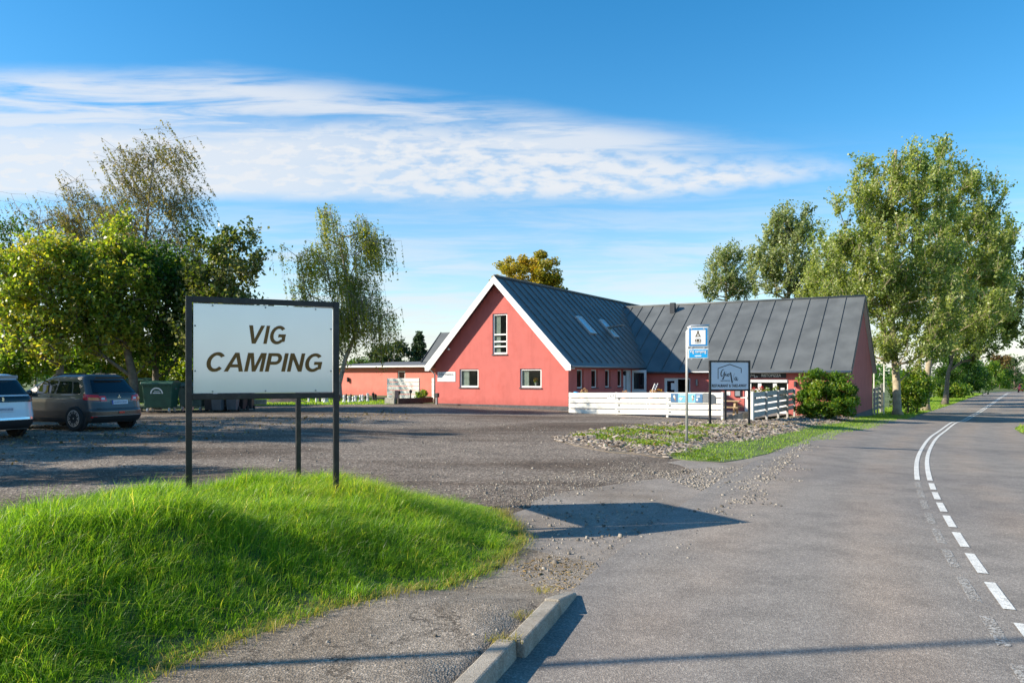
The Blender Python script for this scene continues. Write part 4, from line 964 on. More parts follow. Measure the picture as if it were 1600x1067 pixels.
GIO = {  # pen strokes of the restaurant's name in a 0..1 box, drawn as in the photograph
 'G': [(.20, .80, .5), (.17, .86, .4), (.12, .80, .9), (.07, .62, 1.3), (.08, .46, 1.2), (.13, .44, .6), (.19, .60, .4), (.22, .72, .5), (.215, .60, 1.2), (.20, .40, 1.3), (.16, .26, 1.0), (.13, .24, .5), (.15, .34, .3), (.24, .50, .3)],
 'i': [(.25, .50, .4), (.285, .60, .9), (.28, .48, 1.1), (.30, .44, .6), (.34, .52, .4)],
 'o': [(.40, .58, .5), (.36, .56, 1.0), (.355, .47, 1.1), (.39, .43, .7), (.425, .50, 1.0), (.41, .58, .7), (.47, .58, .3)],
 'V': [(.46, .66, .5), (.49, .62, 1.5), (.52, .35, 1.6), (.55, .06, 1.4), (.57, .04, .6), (.60, .20, .25), (.64, .52, .25), (.665, .62, .3)],
 'a': [(.74, .36, .5), (.70, .36, .9), (.675, .24, 1.1), (.70, .17, .6), (.75, .30, .4), (.765, .37, .8), (.755, .22, 1.2), (.785, .16, .6), (.83, .30, .3)]}
def giova(parent, x0, z0, w, h, m, lw, y=-.006):
    for kx, pts in GIO.items(): ribbon([(x0+a*w, z0+b*h, c) for a, b, c in pts], lw, m, parent, y, name='script_letter')
    b = MB(); b.prism([(x0+(.29+.012*math.cos(i*.9))*w, z0+(.69+.02*math.sin(i*.9))*h) for i in range(7)], lambda a, c, d: (a, y+d, c), 0, .003); b.build('script_letter', m, parent)

# information board on the gable
p0, p1 = HY0(684, 596, 0), HY0(711.8, 581, 0)
t = board('information_sign', 'white Information board under the rake of the red gable', 'sign', HW((p0.x+p1.x)/2, -.004, (p0.z+p1.z)/2), p1.x-p0.x, p1.z-p0.z, M['white_flat'])
text('Information', (p1.x-p0.x)*.80, .17, M['grey_ink'], t, (0, -.026, .06), name='word', bold=.0)
# fascia sign of the restaurant
p0, p1 = wy(1164, 590), wy(1228.5, 581.5)
t = board('restaurant_fascia_sign', 'long black RISTOPIZZA board with white lettering under the wing eave', 'sign', HW((p0.x+p1.x)/2, WY0-.004, (p0.z+p1.z)/2-.02), p1.x-p0.x, p1.z-p0.z, M['ink'])
bw = p1.x-p0.x
text('RISTOPIZZA', bw*.47, .15, M['white_flat'], t, (bw*.145, -.026, -.075), name='word', bold=.02)
giova(t, -bw*.40, -.15, bw*.27, .30, M['white_flat'], .022, y=-.026)
# notice and menu case by the entrance gap
p = wy(1137, 614.5); t = board('notice_sheet', 'small white notice on the red wall above the picnic table', 'notice', HW(p.x, WY0-.004, p.z), .30, .22, M['white_flat'])
for i in range(3):
    b = MB(); b.box(-.11, .11, -.024, -.021, .05-i*.06, .07-i*.06); b.build('print_line', M['grey_ink'], t)
p = wy(1153, 614); t = board('menu_case', 'dark glazed menu case on the red wall behind the restaurant sign', 'menu case', HW(p.x, WY0-.004, p.z), .36, .42, M['ink'], th=.07)
b = MB(); b.box(-.13, .13, -.076, -.071, -.16, .16); b.build('glass', M['grey_ink'], t)

# ------------------------------------------------------------------ the flat-roofed annex on the other side, with its own steep grey roof behind
ann = thing('annex', 'low salmon annex with a felted flat roof and a steep grey roof rising behind it', 'building', HW(-8.04, 11.1, .2), -TH)
AXL = -27.2 + 8.04; zf = 2.33 - .2
aw0 = HY0(621, 600, 11.1); aw1 = HY0(633, 579.5, 11.1)
wr_ = (aw0.x+8.04+.0, aw1.x+8.04, .95, aw1.z-.2)
f = MB(); f.holed([(AXL, -.6), (0, -.6), (0, zf), (AXL, zf)], [rect(*wr_)], fy(0), 0, .3); f.build('wall', M['annex_wall'], ann)
f = MB(); f.box(AXL-.02, 0, -.02, .1, -.7, .02); f.build('plinth', M['plinth'], ann)
f = MB(); f.box(AXL-.3, 0, .3, 8, -.6, zf-.02); f.build('wall', M['annex_wall'], ann)
wframe(ann, 'y', 0, *wr_, -1, fw=.09, sill=False)
f = MB(); f.hexa([(AXL-.4, -.45, zf), (0, -.45, zf), (0, 9, zf+.45), (AXL-.4, 9, zf+.45), (AXL-.4, -.45, zf+.12), (0, -.45, zf+.12), (0, 9, zf+.60), (AXL-.4, 9, zf+.60)]); f.build('flat_roof', M['felt'], ann)
f = MB(); f.box(AXL-.42, .0, -.49, -.45, zf+.01, zf+.13); f.build('fascia', M['white'], ann)
# steep roof behind: eave y 13, ridge y 15.5 in house coordinates
X0, yE, yR, zE, zR = -18.85+8.04, 13-11.1, 15.5-11.1, 2.72-.2, 5.07-.2
f = MB(); f.prism([(yE, zE), (yR, zR), (2*yR-yE, zE)], fx(X0), .06, 8.8); sr = f.build('steep_roof', M['roof_dark'], ann)
sv = Vector((0, yR-yE, zR-zE)); nn = Vector((0, -(zR-zE), yR-yE)).normalized()
for i in range(9):
    m = MB(); a = X0 + i*.98; b = a + .975
    q = [Vector((a, yE, zE)), Vector((b, yE, zE)), Vector((b, yE, zE))+sv, Vector((a, yE, zE))+sv]
    m.hexa([v-nn*.02 for v in q] + [v+nn*.03 for v in q]); m.hexa([q[1]+nn*.03-Vector((.03, 0, 0)), q[1]+nn*.03, q[2]+nn*.03, q[2]+nn*.03-Vector((.03, 0, 0))] + [q[1]+nn*.08-Vector((.03, 0, 0)), q[1]+nn*.08, q[2]+nn*.08, q[2]+nn*.08-Vector((.03, 0, 0))]); m.build('roof_panel', M['roof'], sr)
f = MB(); f.prism([(yE-.1, zE-.05), (yE-.1, zE+.06), (yR, zR+.08), (yR, zR-.03)], fx(X0), -.05, 0); f.build('verge_trim', M['roof_dark'], ann)
f = MB(); f.box(X0+1.0, X0+1.75, yE+.02, yE+.5, zE+.05, zE+.42); f.build('roof_box', M['white'], ann)
p = HY0(545, 593, 11.1); wall_lamp(HW(p.x, 11.1, p.z), -TH, 'dark wall lamp on the salmon annex wall beside the weeping birch', r=.09, h=.36)
# ------------------------------------------------------------------ fences
def plank_fence(name, label, a, b, posts, nb, bh, gap, m, zt0, zt1, side=-1, post_h=None, postm=None, pw=.09, cut=None, base_gap=.0):
    """horizontal boards (each its own part) on posts; zt: top heights at both ends"""
    a, b = Vector((a[0], a[1], 0)), Vector((b[0], b[1], 0)); L = (b-a).length; ang = math.atan2((b-a).y, (b-a).x)
    t = thing(name, label, 'fence', (a.x, a.y, 0), ang)
    edges = [0] + list(posts[1:-1]) + [L]
    for k in range(nb):
        for i in range(len(edges)-1):
            s0, s1 = edges[i]+.004, edges[i+1]-.004; mb = MB(); P = []
            j = random.uniform(-.005, .005)
            for s_ in (s0, s1):
                zt_ = zt0 + (zt1-zt0)*s_/L
                hi = zt_ - k*(bh+gap) + j; P.append((s_, hi-bh, hi))
            (s0, l0, h0), (s1, l1, h1) = P; y0, y1 = (side*.028, 0) if side < 0 else (0, side*.028)
            mb.hexa([(s0, y0, l0), (s1, y0, l1), (s1, y1, l1), (s0, y1, l0), (s0, y0, h0), (s1, y0, h1), (s1, y1, h1), (s0, y1, h0)]); mb.build('plank', m, t, bevel=.004)
    for s_ in posts:
        p = a + (b-a)*(s_/L); g = tz1(p.x, p.y); mb = MB(); zt_ = zt0 + (zt1-zt0)*s_/L
        mb.box(s_-pw/2, s_+pw/2, (-.028-pw) if side > 0 and False else (.004 if side < 0 else -pw-.004), (pw+.004) if side < 0 else -.004, g-.25, zt_ + (post_h or .01)); mb.build('post', postm or m, t, bevel=.004)
    return t
LA = (fA1-fA0).length
def sA(px):   # distance along the front fence seen at this column
    for s_ in np.arange(0, LA+.5, .01):
        p = fA0.lerp(fA1, s_/LA)
        if CX + F*p.x/p.y >= px: return s_
    return LA
zA0, zA1 = EYE - 28.5/F*fA0.y, EYE - 28.0/F*fA1.y
fence_a = plank_fence('plank_fence', 'long white plank fence in front of the house with an ice cream banner on it', fA0, fA1, [.05, sA(962), sA(1042), LA-.05], 4, .218, .034, M['white_wood'], zA0, zA1)
# square bolt plates seen beside the posts
b0 = HW(9.26, -1.96); b1 = HW(9.26, 6.85); LBf = (b1-b0).length
plank_fence('plank_fence', 'white plank fence with shade painted into its grey, running back from the entrance beside the round bush', b0, b1, [.05, 2.5, 4.9, 7.0, LBf-.05], 4, .205, .07, M['grey_wood'], EYE-28.5/F*b0.y, EYE-28.5/F*b0.y+.02, side=1)
mb = MB(); gz = tz1(b0.x, b0.y); t = thing('gate_post', 'white square gate post at the end of the grey fence', 'post', (b0.x-.03, b0.y-.12, gz), -TH)
mb.box(-.07, .07, -.07, .07, -.2, EYE-27.5/F*b0.y-gz); mb.build('shaft', M['white_wood'], t, bevel=.008); mb = MB(); mb.box(-.085, .085, -.085, .085, EYE-27.5/F*b0.y-gz, EYE-27.5/F*b0.y-gz+.03); mb.build('cap', M['white_wood'], t, bevel=.006)
# behind the wing end: boards, tall boards and thin pergola posts
c0 = HW(WXE+.05, WYB+.25); c1 = HW(WXE+.05, WYB+4.3)
gzc = tz1(c0.x, c0.y)
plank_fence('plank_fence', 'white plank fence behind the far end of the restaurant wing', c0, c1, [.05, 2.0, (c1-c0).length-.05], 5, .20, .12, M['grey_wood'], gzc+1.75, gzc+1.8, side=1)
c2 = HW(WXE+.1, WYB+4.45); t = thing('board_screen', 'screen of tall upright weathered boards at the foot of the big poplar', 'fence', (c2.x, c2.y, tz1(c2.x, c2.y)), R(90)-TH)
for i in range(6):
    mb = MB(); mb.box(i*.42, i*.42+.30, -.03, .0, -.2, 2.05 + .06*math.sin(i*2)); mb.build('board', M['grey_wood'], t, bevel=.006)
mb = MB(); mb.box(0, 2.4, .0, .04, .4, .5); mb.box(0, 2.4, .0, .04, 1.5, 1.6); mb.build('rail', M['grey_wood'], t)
t = thing('pergola', 'thin white pergola posts behind the restaurant wing', 'pergola', HW(9.5, WYB+2.0), -TH); gz = -.75
for i in range(5):
    mb = MB(); mb.box(i*.62-.03, i*.62+.03, -.03, .03, -1.0, 2.55); mb.build('post', M['white_wood'], t)
mb = MB(); mb.box(-.1, 2.6, -.05, .05, 2.55, 2.66); mb.build('beam', M['white_wood'], t)
# by the annex
d0, d1 = AT(605, 618, 47.0), AT(655, 618, 46.0); gz = tz1(d0.x, d0.y)
fence_d = plank_fence('plank_fence', 'short white slatted fence panel standing before the salmon annex', d0, d1, [.05, (d1-d0).length-.05], 5, .215, .03, M['white_wood'], EYE-6.0/F*47, EYE-6.0/F*46)
e0, e1 = AT(675, 618, 45.0), AT(690, 618, 44.6)
plank_fence('plank_fence', 'narrow end of a white slatted fence tucked behind the gable corner', e0, e1, [.05, (e1-e0).length-.05], 5, .215, .03, M['white_wood'], EYE-6.0/F*45, EYE-6.0/F*45)

# banner and loose sheets on the front fence
def on_fence(px, py): s_ = sA(px); p = fA0.lerp(fA1, s_/LA); return Vector((p.x, p.y, EYE-(py-HY)/F*p.y)), s_
pa, sa0 = on_fence(1048.5, 614.5); pb, sb0 = on_fence(1098, 629); bw, bh = sb0-sa0, pa.z-pb.z
fd = (fA1-fA0).normalized(); fn_ = Vector((fd.y, -fd.x, 0))
cc = (pa+pb)/2; cc.z = (pa.z+pb.z)/2
t = board('ice_cream_banner', 'blue banner with two ice cream cones fixed to the white fence', 'banner', cc + fn_*.035, bw, bh, M['banner'], th=.008)
mb = MB(); mb.box(-bw/2, -bw*.27, -.012, -.008, -bh/2, bh/2); mb.box(bw*.28, bw/2, -.012, -.008, -bh/2, bh/2); mb.build('dark_panel', M['banner_dark'], t)
def cone(x, z, s_, tilt, top, par):
    mb = MB(); ca, sn = math.cos(tilt), math.sin(tilt); T = lambda a, b: (x+a*ca-b*sn, z+a*sn+b*ca)
    mb.prism([T(-.35*s_, 0), T(.35*s_, 0), T(.05*s_, -1.25*s_), T(-.05*s_, -1.25*s_)], lambda a, b, d: (a, -.013-d, b), 0, .004); mb.build('wafer_cone', M['cone'], par)
    mb = MB(); mb.prism([T((.55-.03*abs(i-6))*s_*math.cos(i*math.pi/6*1.0-.3)*.9, .55*s_+.75*s_*math.sin(i*math.pi/6-.3)) for i in range(12)], lambda a, b, d: (a, -.014-d, b), 0, .005); mb.build('scoop', M['cream'], par)
    if top: mb = MB(); mb.prism([T(.25*s_+.26*s_*math.cos(i), .75*s_+.3*s_*math.sin(i)) for i in (0, 1, 2, 3, 4, 5)], lambda a, b, d: (a, -.02-d, b), 0, .003); mb.build('topping', M['choc'], par)
cone(-bw*.37, -bh*.02, bh*.27, .25, False, t); cone(bw*.20, -bh*.02, bh*.27, 0, True, t)
mb = MB(); mb.prism([(-bw*.25, -bh*.1), (-bw*.17, -bh*.3), (-bw*.13, -bh*.1), (-bw*.10, bh*.08), (-bw*.15, .0), (-bw*.2, bh*.1), (-bw*.22, -.01)], lambda a, b, d: (a, -.014-d, b), 0, .004); mb.build('cup', M['cream'], t)
mb = MB()
for z_, x0_, x1_ in ((.32, -.22, .02), (.26, .31, .42), (.10, .31, .42)): mb.box(bw*x0_, bw*x1_, -.015, -.011, bh*z_, bh*(z_+.07))
mb.box(bw*.31, bw*.36, -.015, -.011, -bh*.3, -bh*.02); mb.build('print_line', M['white_flat'], t)
pa, sa_ = on_fence(1098.5, 614); pb, sb_ = on_fence(1107.5, 629); cc = (pa+pb)/2
board('sheet_panel', 'pale grey sheet on the fence right beside the ice cream banner', 'panel', cc + fn_*.036, sb_-sa_, pa.z-pb.z, M['zinc'], th=.01)
pa, sa_ = on_fence(1110.5, 616); pb, sb_ = on_fence(1118.5, 631); cc = (pa+pb)/2; w_, h_ = sb_-sa_, pa.z-pb.z
t = thing('arched_board', 'grey board with one rounded top corner leaning on the fence behind the sign post', 'board', cc + fn_*.037, -TH)
mb = MB(); mb.prism([(-w_/2, -h_/2), (w_/2, -h_/2), (w_/2, h_*.15), (w_*.35, h_*.38), (0, h_/2), (-w_/2, h_/2)], lambda a, b, d: (a, -d, b), 0, .015); mb.build('board', M['bin_grey'], t)
pa, sa_ = on_fence(955.5, 619); t = thing('house_number', 'hand-painted house number on a pale plate at a fence post', 'number', pa + fn_*.036, -TH)
mb = MB(); mb.box(-.20, .20, -.008, 0, -.11, .11); mb.build('plate', M['white_flat'], t); text('167', .30, .15, M['grey_ink'], t, (0, -.012, -.07), shear=.1, name='digit', bold=-.015)
for i, (px, py) in enumerate(((968, 623), (968, 632.5), (968, 642), (1047, 624), (1047, 633), (1047, 643))):
    pa, sa_ = on_fence(px-.5, py+.3); mb = MB(); mb.box(sa_-.05, sa_+.05, -.036, -.0285, pa.z-.045, pa.z+.03); mb.build('bolt_plate', M['zinc'], fence_a)

# entrance ramp, planter boxes, table, plants on the terrace
p = G(1146.5, 656); t = thing('ramp_block', 'low wedge of grey concrete in the fence opening', 'ramp', on(p.x, p.y), -TH)
mb = MB(); mb.prism([(-.30, -.1), (.42, -.1), (.42, .34), (-.30, .12)], lambda a, b, d: (a, d, b), -.1, .7); mb.build('block', M['stone'], t, bevel=.01)
p = AT(1136, 650, 37.2); gz = tz1(p.x, p.y); t = thing('picnic_table', 'light wooden picnic table in the gap between the fences', 'table', (p.x, p.y, gz), -TH+.1)
for i in range(5):
    mb = MB(); mb.box(-.8, .62, -.36+i*.146, -.36+i*.146+.135, .70, .74); mb.build('plank', M['tan_wood'], t, bevel=.004)
for sy in (-.72, .60):
    mb = MB(); mb.box(-.8, .62, sy-.13, sy+.13, .42, .46); mb.build('seat', M['tan_wood'], t, bevel=.004)
for sx in (-.55, .40):
    for sgn in (-1, 1):
        mb = MB(); mb.beam((sx, sgn*.20, .70), (sx, sgn*.62, .0), .05, .09, (1, 0, 0)); mb.build('leg', M['tan_wood'], t)
    mb = MB(); mb.beam((sx+.05, -.75, .39), (sx+.05, .70, .39), .05, .09); mb.build('brace', M['tan_wood'], t)

def flower_pot(loc, label, pm, fm, r=.16, n=260, h=.2, spread=.2, gm=None, name='potted_flower'):
    t = thing(name, label, 'potted plant', loc)
    mb = MB(); mb.lathe([(r*.7, 0), (r, h), (r*1.08, h), (r*1.08, h+.03), (r*.9, h+.03)], 14); mb.build('pot', pm, t, smooth=False)
    d = rng.normal(0, 1, (n, 3)); d /= np.linalg.norm(d, axis=1)[:, None]; q = d*spread*rng.uniform(.3, 1, n)[:, None]**.5 + np.array([0, 0, h+spread*.75])
    leaves_obj('leaves', q[:n//2]*np.array([1, 1, .9]), .07, gm or M['bush'], rng.uniform(0, 1, n//2), t)['kind'] = 'stuff'
    leaves_obj('petals', q[n//2:] + np.array([0, 0, .05]), .055, fm, rng.uniform(0, 1, n-n//2), t, up=.5)['kind'] = 'stuff'
    return t
def fence_b_pt(px, up):
    for s_ in np.arange(0, LBf, .02):
        p = b0.lerp(b1, s_/LBf)
        if CX + F*p.x/p.y >= px: return Vector((p.x-.2*hv.x, p.y-.2*hv.y, EYE-28.5/F*b0.y+up)), s_
    return b1, LBf
t = thing('planter_shelf', 'white planter shelf along the top of the grey fence', 'shelf', b0 - hv*.36, R(90)-TH)
zs_ = EYE-28.5/F*b0.y-.20; mb = MB(); mb.box(.2, LBf-.3, -.12, .14, zs_-.03, zs_); mb.build('shelf_board', M['white_wood'], t)
for s_ in (.6, 3, 5.5, 8):
    mb = MB(); mb.beam((s_, -.02, zs_-.03), (s_, -.30, zs_-.32), .03, .03); mb.build('bracket', M['white_wood'], t)
for i, (px, mm, lb, sp) in enumerate(((1191, 'red_petal', 'red geranium in a pot on the fence shelf nearest the white gate post', .22), (1202, 'red_petal', 'fuller red geranium in a pot on the fence shelf before the white notice', .24), (1211.5, 'bush', 'plain green potted plant on the fence shelf beyond the red geraniums', .20), (1224, 'weed', 'yellow-green potted plant near the bush end of the fence shelf', .24))):
    q, s_ = fence_b_pt(px, 0); flower_pot((b0.x-hv.x*.36 + hu.x*s_, b0.y-hv.y*.36 + hu.y*s_, zs_), lb, M['terracotta'], M[mm], .12, 170, .12, sp*.66)
# plants and a folded parasol that stick up over the front fence
def over_fence(px, back, z): s_ = sA(px); p = fA0.lerp(fA1, s_/LA) + hu*back; k_ = p.y; return Vector(((px-CX)/F*k_, k_, z))
zf_ = zA0
for px, py, back, mm, lb, sp in ((912.5, 609, .6, 'pink_petal', 'loose peach flowers in a tall pot behind the fence under the narrow windows', .20), (977, 611.5, 1.2, 'pink_petal', 'rounded peach flower head peeping over the fence before the entrance', .16),
                                 (1020, 611, 1.6, 'orange_petal', 'small orange flowers in a pot beside the folded parasol', .18), (1030, 610, 1.5, 'orange_petal', 'wide mound of orange flowers behind the fence near the terrace door', .27)):
    p = over_fence(px, back, 0); ztop = EYE-(py-HY)/F*p.y; gz = tz1(p.x, p.y)
    hpot = ztop - gz - sp*1.55
    flower_pot((p.x, p.y, gz), lb, M['terracotta'], M[mm], .17, 320, hpot, sp)
p = over_fence(1016, 2.2, 0); gz = tz1(p.x, p.y); t = thing('folding_chair', 'folded white metal chair standing on the terrace behind the fence', 'chair', (p.x, p.y, gz), -TH)
zt_ = EYE-(599-HY)/F*p.y - gz
for k_ in (-1, 1):
    mb = MB(); mb.tube([(-.30, k_*.2, 0), (.30, k_*.2, zt_)], .022, 8); mb.build('frame', M['white'], t)
    mb = MB(); mb.tube([(.28, k_*.17, .0), (.05, k_*.17, zt_*.75)], .018, 8); mb.build('leg', M['white'], t)
for f_ in (.78, .86, .94):
    mb = MB(); mb.beam((-.30+.6*f_, -.2, zt_*f_), (-.30+.6*f_, .2, zt_*f_), .025, .06); mb.build('slat', M['white'], t)
mb = MB(); mb.box(-.1, .3, -.18, .18, .44, .47); mb.build('seat', M['white'], t)
p = over_fence(900, .7, 0); gz = tz1(p.x, p.y); ztop = EYE-(611.5-HY)/F*p.y; t = thing('watering_can', 'turquoise watering can rim showing over the fence by the house corner', 'watering can', (p.x, p.y, ztop-.28), 0)
mb = MB(); mb.lathe([(.12, 0), (.13, .22), (.10, .27)], 14); mb.build('can', M['sign_sky'], t); mb = MB(); mb.tube([(.12, 0, .06), (.3, 0, .26)], .02, 8); mb.build('spout', M['sign_sky'], t); mb = MB(); mb.tube([(-.12, 0, .22), (-.2, 0, .16), (-.12, 0, .06)], .012, 6); mb.build('handle', M['sign_sky'], t)
t2 = thing('plant_stand', 'narrow wooden plant stand behind the fence by the house corner', 'stand', (p.x, p.y, gz)); mb = MB(); mb.box(-.2, .2, -.2, .2, ztop-.30-gz, ztop-.282-gz); mb.build('top', M['brown_wood'], t2)
for a in (-.17, .17):
    for b_ in (-.17, .17): mb = MB(); mb.box(a-.02, a+.02, b_-.02, b_+.02, 0, ztop-.30-gz); mb.build('leg', M['brown_wood'], t2)

# ------------------------------------------------------------------ the big camp sign on the mound
DR = 8.66; DL = DR*142/154
PR = Vector((-275/F*DR, DR, 0)); PL = Vector((-505/F*DL, DL, 0)); SGW = (PR-PL).length; SGA = math.atan2((PR-PL).y, (PR-PL).x)
gl, gr = mound_z(PL.x, PL.y), mound_z(PR.x, PR.y)
sgn = thing('camping_sign', 'big white VIG CAMPING sign in a black steel frame on the grassy mound', 'sign', (PL.x, PL.y, 0), SGA)
ztop = EYE + (HY-472)/F*DR; zbot = EYE - (621.5-HY)/F*DR
def SX(px):   # photo column -> distance along the sign
    k_ = (px-CX)/F; d = (PR-PL)/SGW; return (k_*PL.y-PL.x)/(d.x-k_*d.y)
def SZ(px, py): s_ = SX(px); y = (PL + (PR-PL)*(s_/SGW)).y; return EYE-(py-HY)/F*y
pw = .06
for s_, g in ((0, gl), (SGW, gr)):
    mb = MB(); mb.box(s_-pw/2, s_+pw/2, -pw/2, pw/2, g-.4, ztop); mb.build('post', M['black_steel'], sgn, bevel=.004)
mb = MB(); mb.box(pw/2, SGW-pw/2, -pw/2+.003, pw/2-.003, ztop-.062, ztop-.002); mb.build('top_rail', M['black_steel'], sgn, bevel=.004)
mb = MB(); mb.box(pw/2, SGW-pw/2, -pw/2+.003, pw/2-.003, zbot, zbot+.06); mb.build('bottom_rail', M['black_steel'], sgn, bevel=.004)
pz0, pz1 = zbot+.066, ztop-.072
mb = MB(); mb.box(pw/2+.012, SGW-pw/2-.012, -.012, .004, pz0, pz1); panel = mb.build('panel', M['sign_face'], sgn, bevel=.002)
# bolts round the edge and little lugs
mb_l = []
for fx_ in (.13, .5, .87):
    for zz in (pz0+.02, pz1-.02):
        mb = MB(); x_ = pw/2+.012 + (SGW-pw-.024)*fx_; mb.lathe([(.009, -.013), (.009, -.018), (.004, -.021)], 8, (x_, 0, zz), 'y'); mb.build('bolt', M['zinc'], panel)
for fz_ in (.25, .75):
    for x_ in (pw/2+.03, SGW-pw/2-.03):
        mb = MB(); mb.lathe([(.009, -.013), (.009, -.018), (.004, -.021)], 8, (x_, 0, pz0+(pz1-pz0)*fz_), 'y'); mb.build('bolt', M['zinc'], panel)
def arc(cx_, cy_, rx, ry, a0, a1, n=18): return [(cx_+rx*math.cos(R(a0+(a1-a0)*i/n)), cy_+ry*math.sin(R(a0+(a1-a0)*i/n))) for i in range(n+1)]
GLY = {   # bold grotesque capitals: outline, holes, advance width; cap height 1
 'V': ([(0, 1), (.225, 1), (.465, .27), (.705, 1), (.93, 1), (.575, 0), (.355, 0)], [], .93), 'I': ([(0, 0), (0, 1), (.205, 1), (.205, 0)], [], .205),
 'N': ([(0, 0), (0, 1), (.2, 1), (.6, .34), (.6, 1), (.8, 1), (.8, 0), (.6, 0), (.2, .66), (.2, 0)], [], .80),
 'M': ([(0, 0), (0, 1), (.30, 1), (.49, .31), (.68, 1), (.98, 1), (.98, 0), (.79, 0), (.79, .76), (.585, 0), (.395, 0), (.19, .76), (.19, 0)], [], .98),
 'A': ([(0, 0), (.385, 1), (.60, 1), (.985, 0), (.765, 0), (.69, .22), (.295, .22), (.22, 0)], [[(.352, .385), (.4925, .76), (.633, .385)]], .985),
 'P': ([(0, 0), (0, 1), (.46, 1)] + arc(.46, .685, .31, .315, 90, -90, 12)[1:] + [(.205, .37), (.205, 0)], [[(.205, .54), (.205, .83)] + arc(.44, .685, .13, .145, 90, -90, 8)], .77),
 'C': (arc(.47, .5, .47, .52, 38, 320) + arc(.47, .5, .26, .345, 318, 42), [], .90),
 'G': (arc(.48, .5, .48, .52, 42, 312) + [(.94, .14), (.94, .545), (.50, .545), (.50, .375), (.735, .375), (.735, .245)] + arc(.48, .5, .27, .345, 312, 46), [], .96)}
def sign_word(word, xa, xb, yt, yb):
    sa_, sb_ = SX(xa), SX(xb); xm = (xa+xb)/2; zt_, zb_ = SZ(xm, yt), SZ(xm, yb); H_ = zt_-zb_; sh = .21; gap = .10
    tot = sum(GLY[q][2] for q in word) + gap*(len(word)-1) + sh - .10*word.count('A'); kx = (sb_-sa_)/tot; x_ = 0
    for i_, q in enumerate(word):
        out, holes, adv = GLY[q]; x_ -= .055*(q == 'A') + .045*(i_ > 0 and word[i_-1] == 'A'); T = lambda P: [(sa_ + (x_+a+sh*b_)*kx, zb_ + b_*H_) for a, b_ in P]
        mb = MB(); mb.holed(T(out), [T(h) for h in holes], lambda a, b_, d_: (a, -.0125-d_, b_), 0, .003); mb.build('letter', M['letter'], panel); x_ += adv + gap
sign_word('VIG', 383.5, 449.5, 509, 537.3)
sign_word('CAMPING', 319.5, 506.5, 551.5, 580.5)
# the second leaf of the V-shaped sign runs back from the right post to the rear post
RP = AT(466, 745, 10.15); RP.z = 0; d = (PR-PL)/SGW; nb_ = Vector((-d.y, d.x, 0))
loc2 = lambda P: Vector(((P-PL).dot(d), (P-PL).dot(nb_), 0))
r0, r1 = loc2(Vector((PR.x, PR.y, 0))), loc2(RP); rd = (r1-r0).normalized(); rn_ = Vector((rd.y, -rd.x, 0)); g = mound_z(RP.x, RP.y)
def leaf_box(nm, s0, s1, hw_, z0, z1, m, par):
    L2 = (r1-r0).length; mb = MB(); P = []
    for z in (z0, z1):
        for s_, o_ in ((s0, -hw_), (s1, -hw_), (s1, hw_), (s0, hw_)): q_ = r0 + rd*s_ + rn_*o_; P.append((q_.x, q_.y, z))
    mb.hexa(P); return mb.build(nm, m, par, bevel=.003)
L2 = (r1-r0).length
leaf_box('rear_post', L2-pw/2, L2+pw/2, pw/2, g-.4, ztop, M['black_steel'], sgn)
leaf_box('top_rail', .045, L2-pw/2, pw/2-.004, ztop-.062, ztop-.003, M['black_steel'], sgn); leaf_box('bottom_rail', .045, L2-pw/2, pw/2-.004, zbot+.001, zbot+.06, M['black_steel'], sgn)
leaf_box('rear_panel', .05, L2-pw/2-.012, .008, pz0, pz1, M['sign_face'], sgn)
# ------------------------------------------------------------------ restaurant sign on three posts
g0 = G(1109.5, 667); YS = g0.y; rs_a = R(14)
S0 = Vector(((1109.3-CX)/F*YS, YS, 0)); wS = 1.0
for w_ in np.arange(1.0, 2.2, .005):
    q = S0 + Vector((math.cos(rs_a), math.sin(rs_a), 0))*w_
    if CX + F*q.x/q.y >= 1170.3: wS = w_; break
q = S0 + Vector((math.cos(rs_a), math.sin(rs_a), 0))*wS
rsg = thing('restaurant_sign', 'pale blue RESTAURANT & TAKE-AWAY sign on black posts in the wood chip bed', 'sign', (S0.x, S0.y, 0), rs_a)
z1_, z0_ = EYE+(HY-563)/F*YS, EYE-(611-HY)/F*YS
for x_, (X_, Y_) in ((0, S0[:2]), (wS, q[:2])):
    mb = MB(); mb.box(x_-.035, x_+.035, -.035, .035, tz1(X_, Y_)-.3, z1_); mb.build('post', M['black_steel'], rsg, bevel=.004)
for za, zb_ in ((z1_-.065, z1_-.003), (z0_, z0_+.06)):
    mb = MB(); mb.box(.036, wS-.036, -.032, .032, za, zb_); mb.build('rail', M['black_steel'], rsg, bevel=.004)
mb = MB(); mb.box(.04, wS-.04, -.015, .005, z0_+.064, z1_-.069); pn = mb.build('panel', M['sign_blue'], rsg)
qx = lambda px: (px-1109.3)/(1170.3-1109.3)*wS
qz = lambda py: z1_ - (py-563)/(611-563)*(z1_-z0_)
text('RESTAURANT & TAKE-AWAY', qx(1166)-qx(1112), qz(600.3)-qz(604.7), M['ink'], pn, (qx(1139), -.019, qz(604.7)), name='word', bold=.015)
text('RISTOPIZZA', qx(1140)-qx(1125.5), .05, M['grey_ink'], pn, (qx(1132.8), -.019, qz(596.0)), name='word')
ribbon([(qx(1121.5), qz(592)), (qx(1121.5), qz(575.5)), (qx(1121.6), qz(575.4)), (qx(1139.5), qz(569.2)), (qx(1139.6), qz(569.2)), (qx(1157.5), qz(575.4)), (qx(1157.6), qz(575.6)), (qx(1157.6), qz(582.5))], .026, M['ink'], pn, -.018, name='house_outline', n=1)
giova(pn, qx(1123.5), qz(598.5), qx(1159)-qx(1123.5), qz(573.5)-qz(598.5), M['ink'], .030, y=-.019)
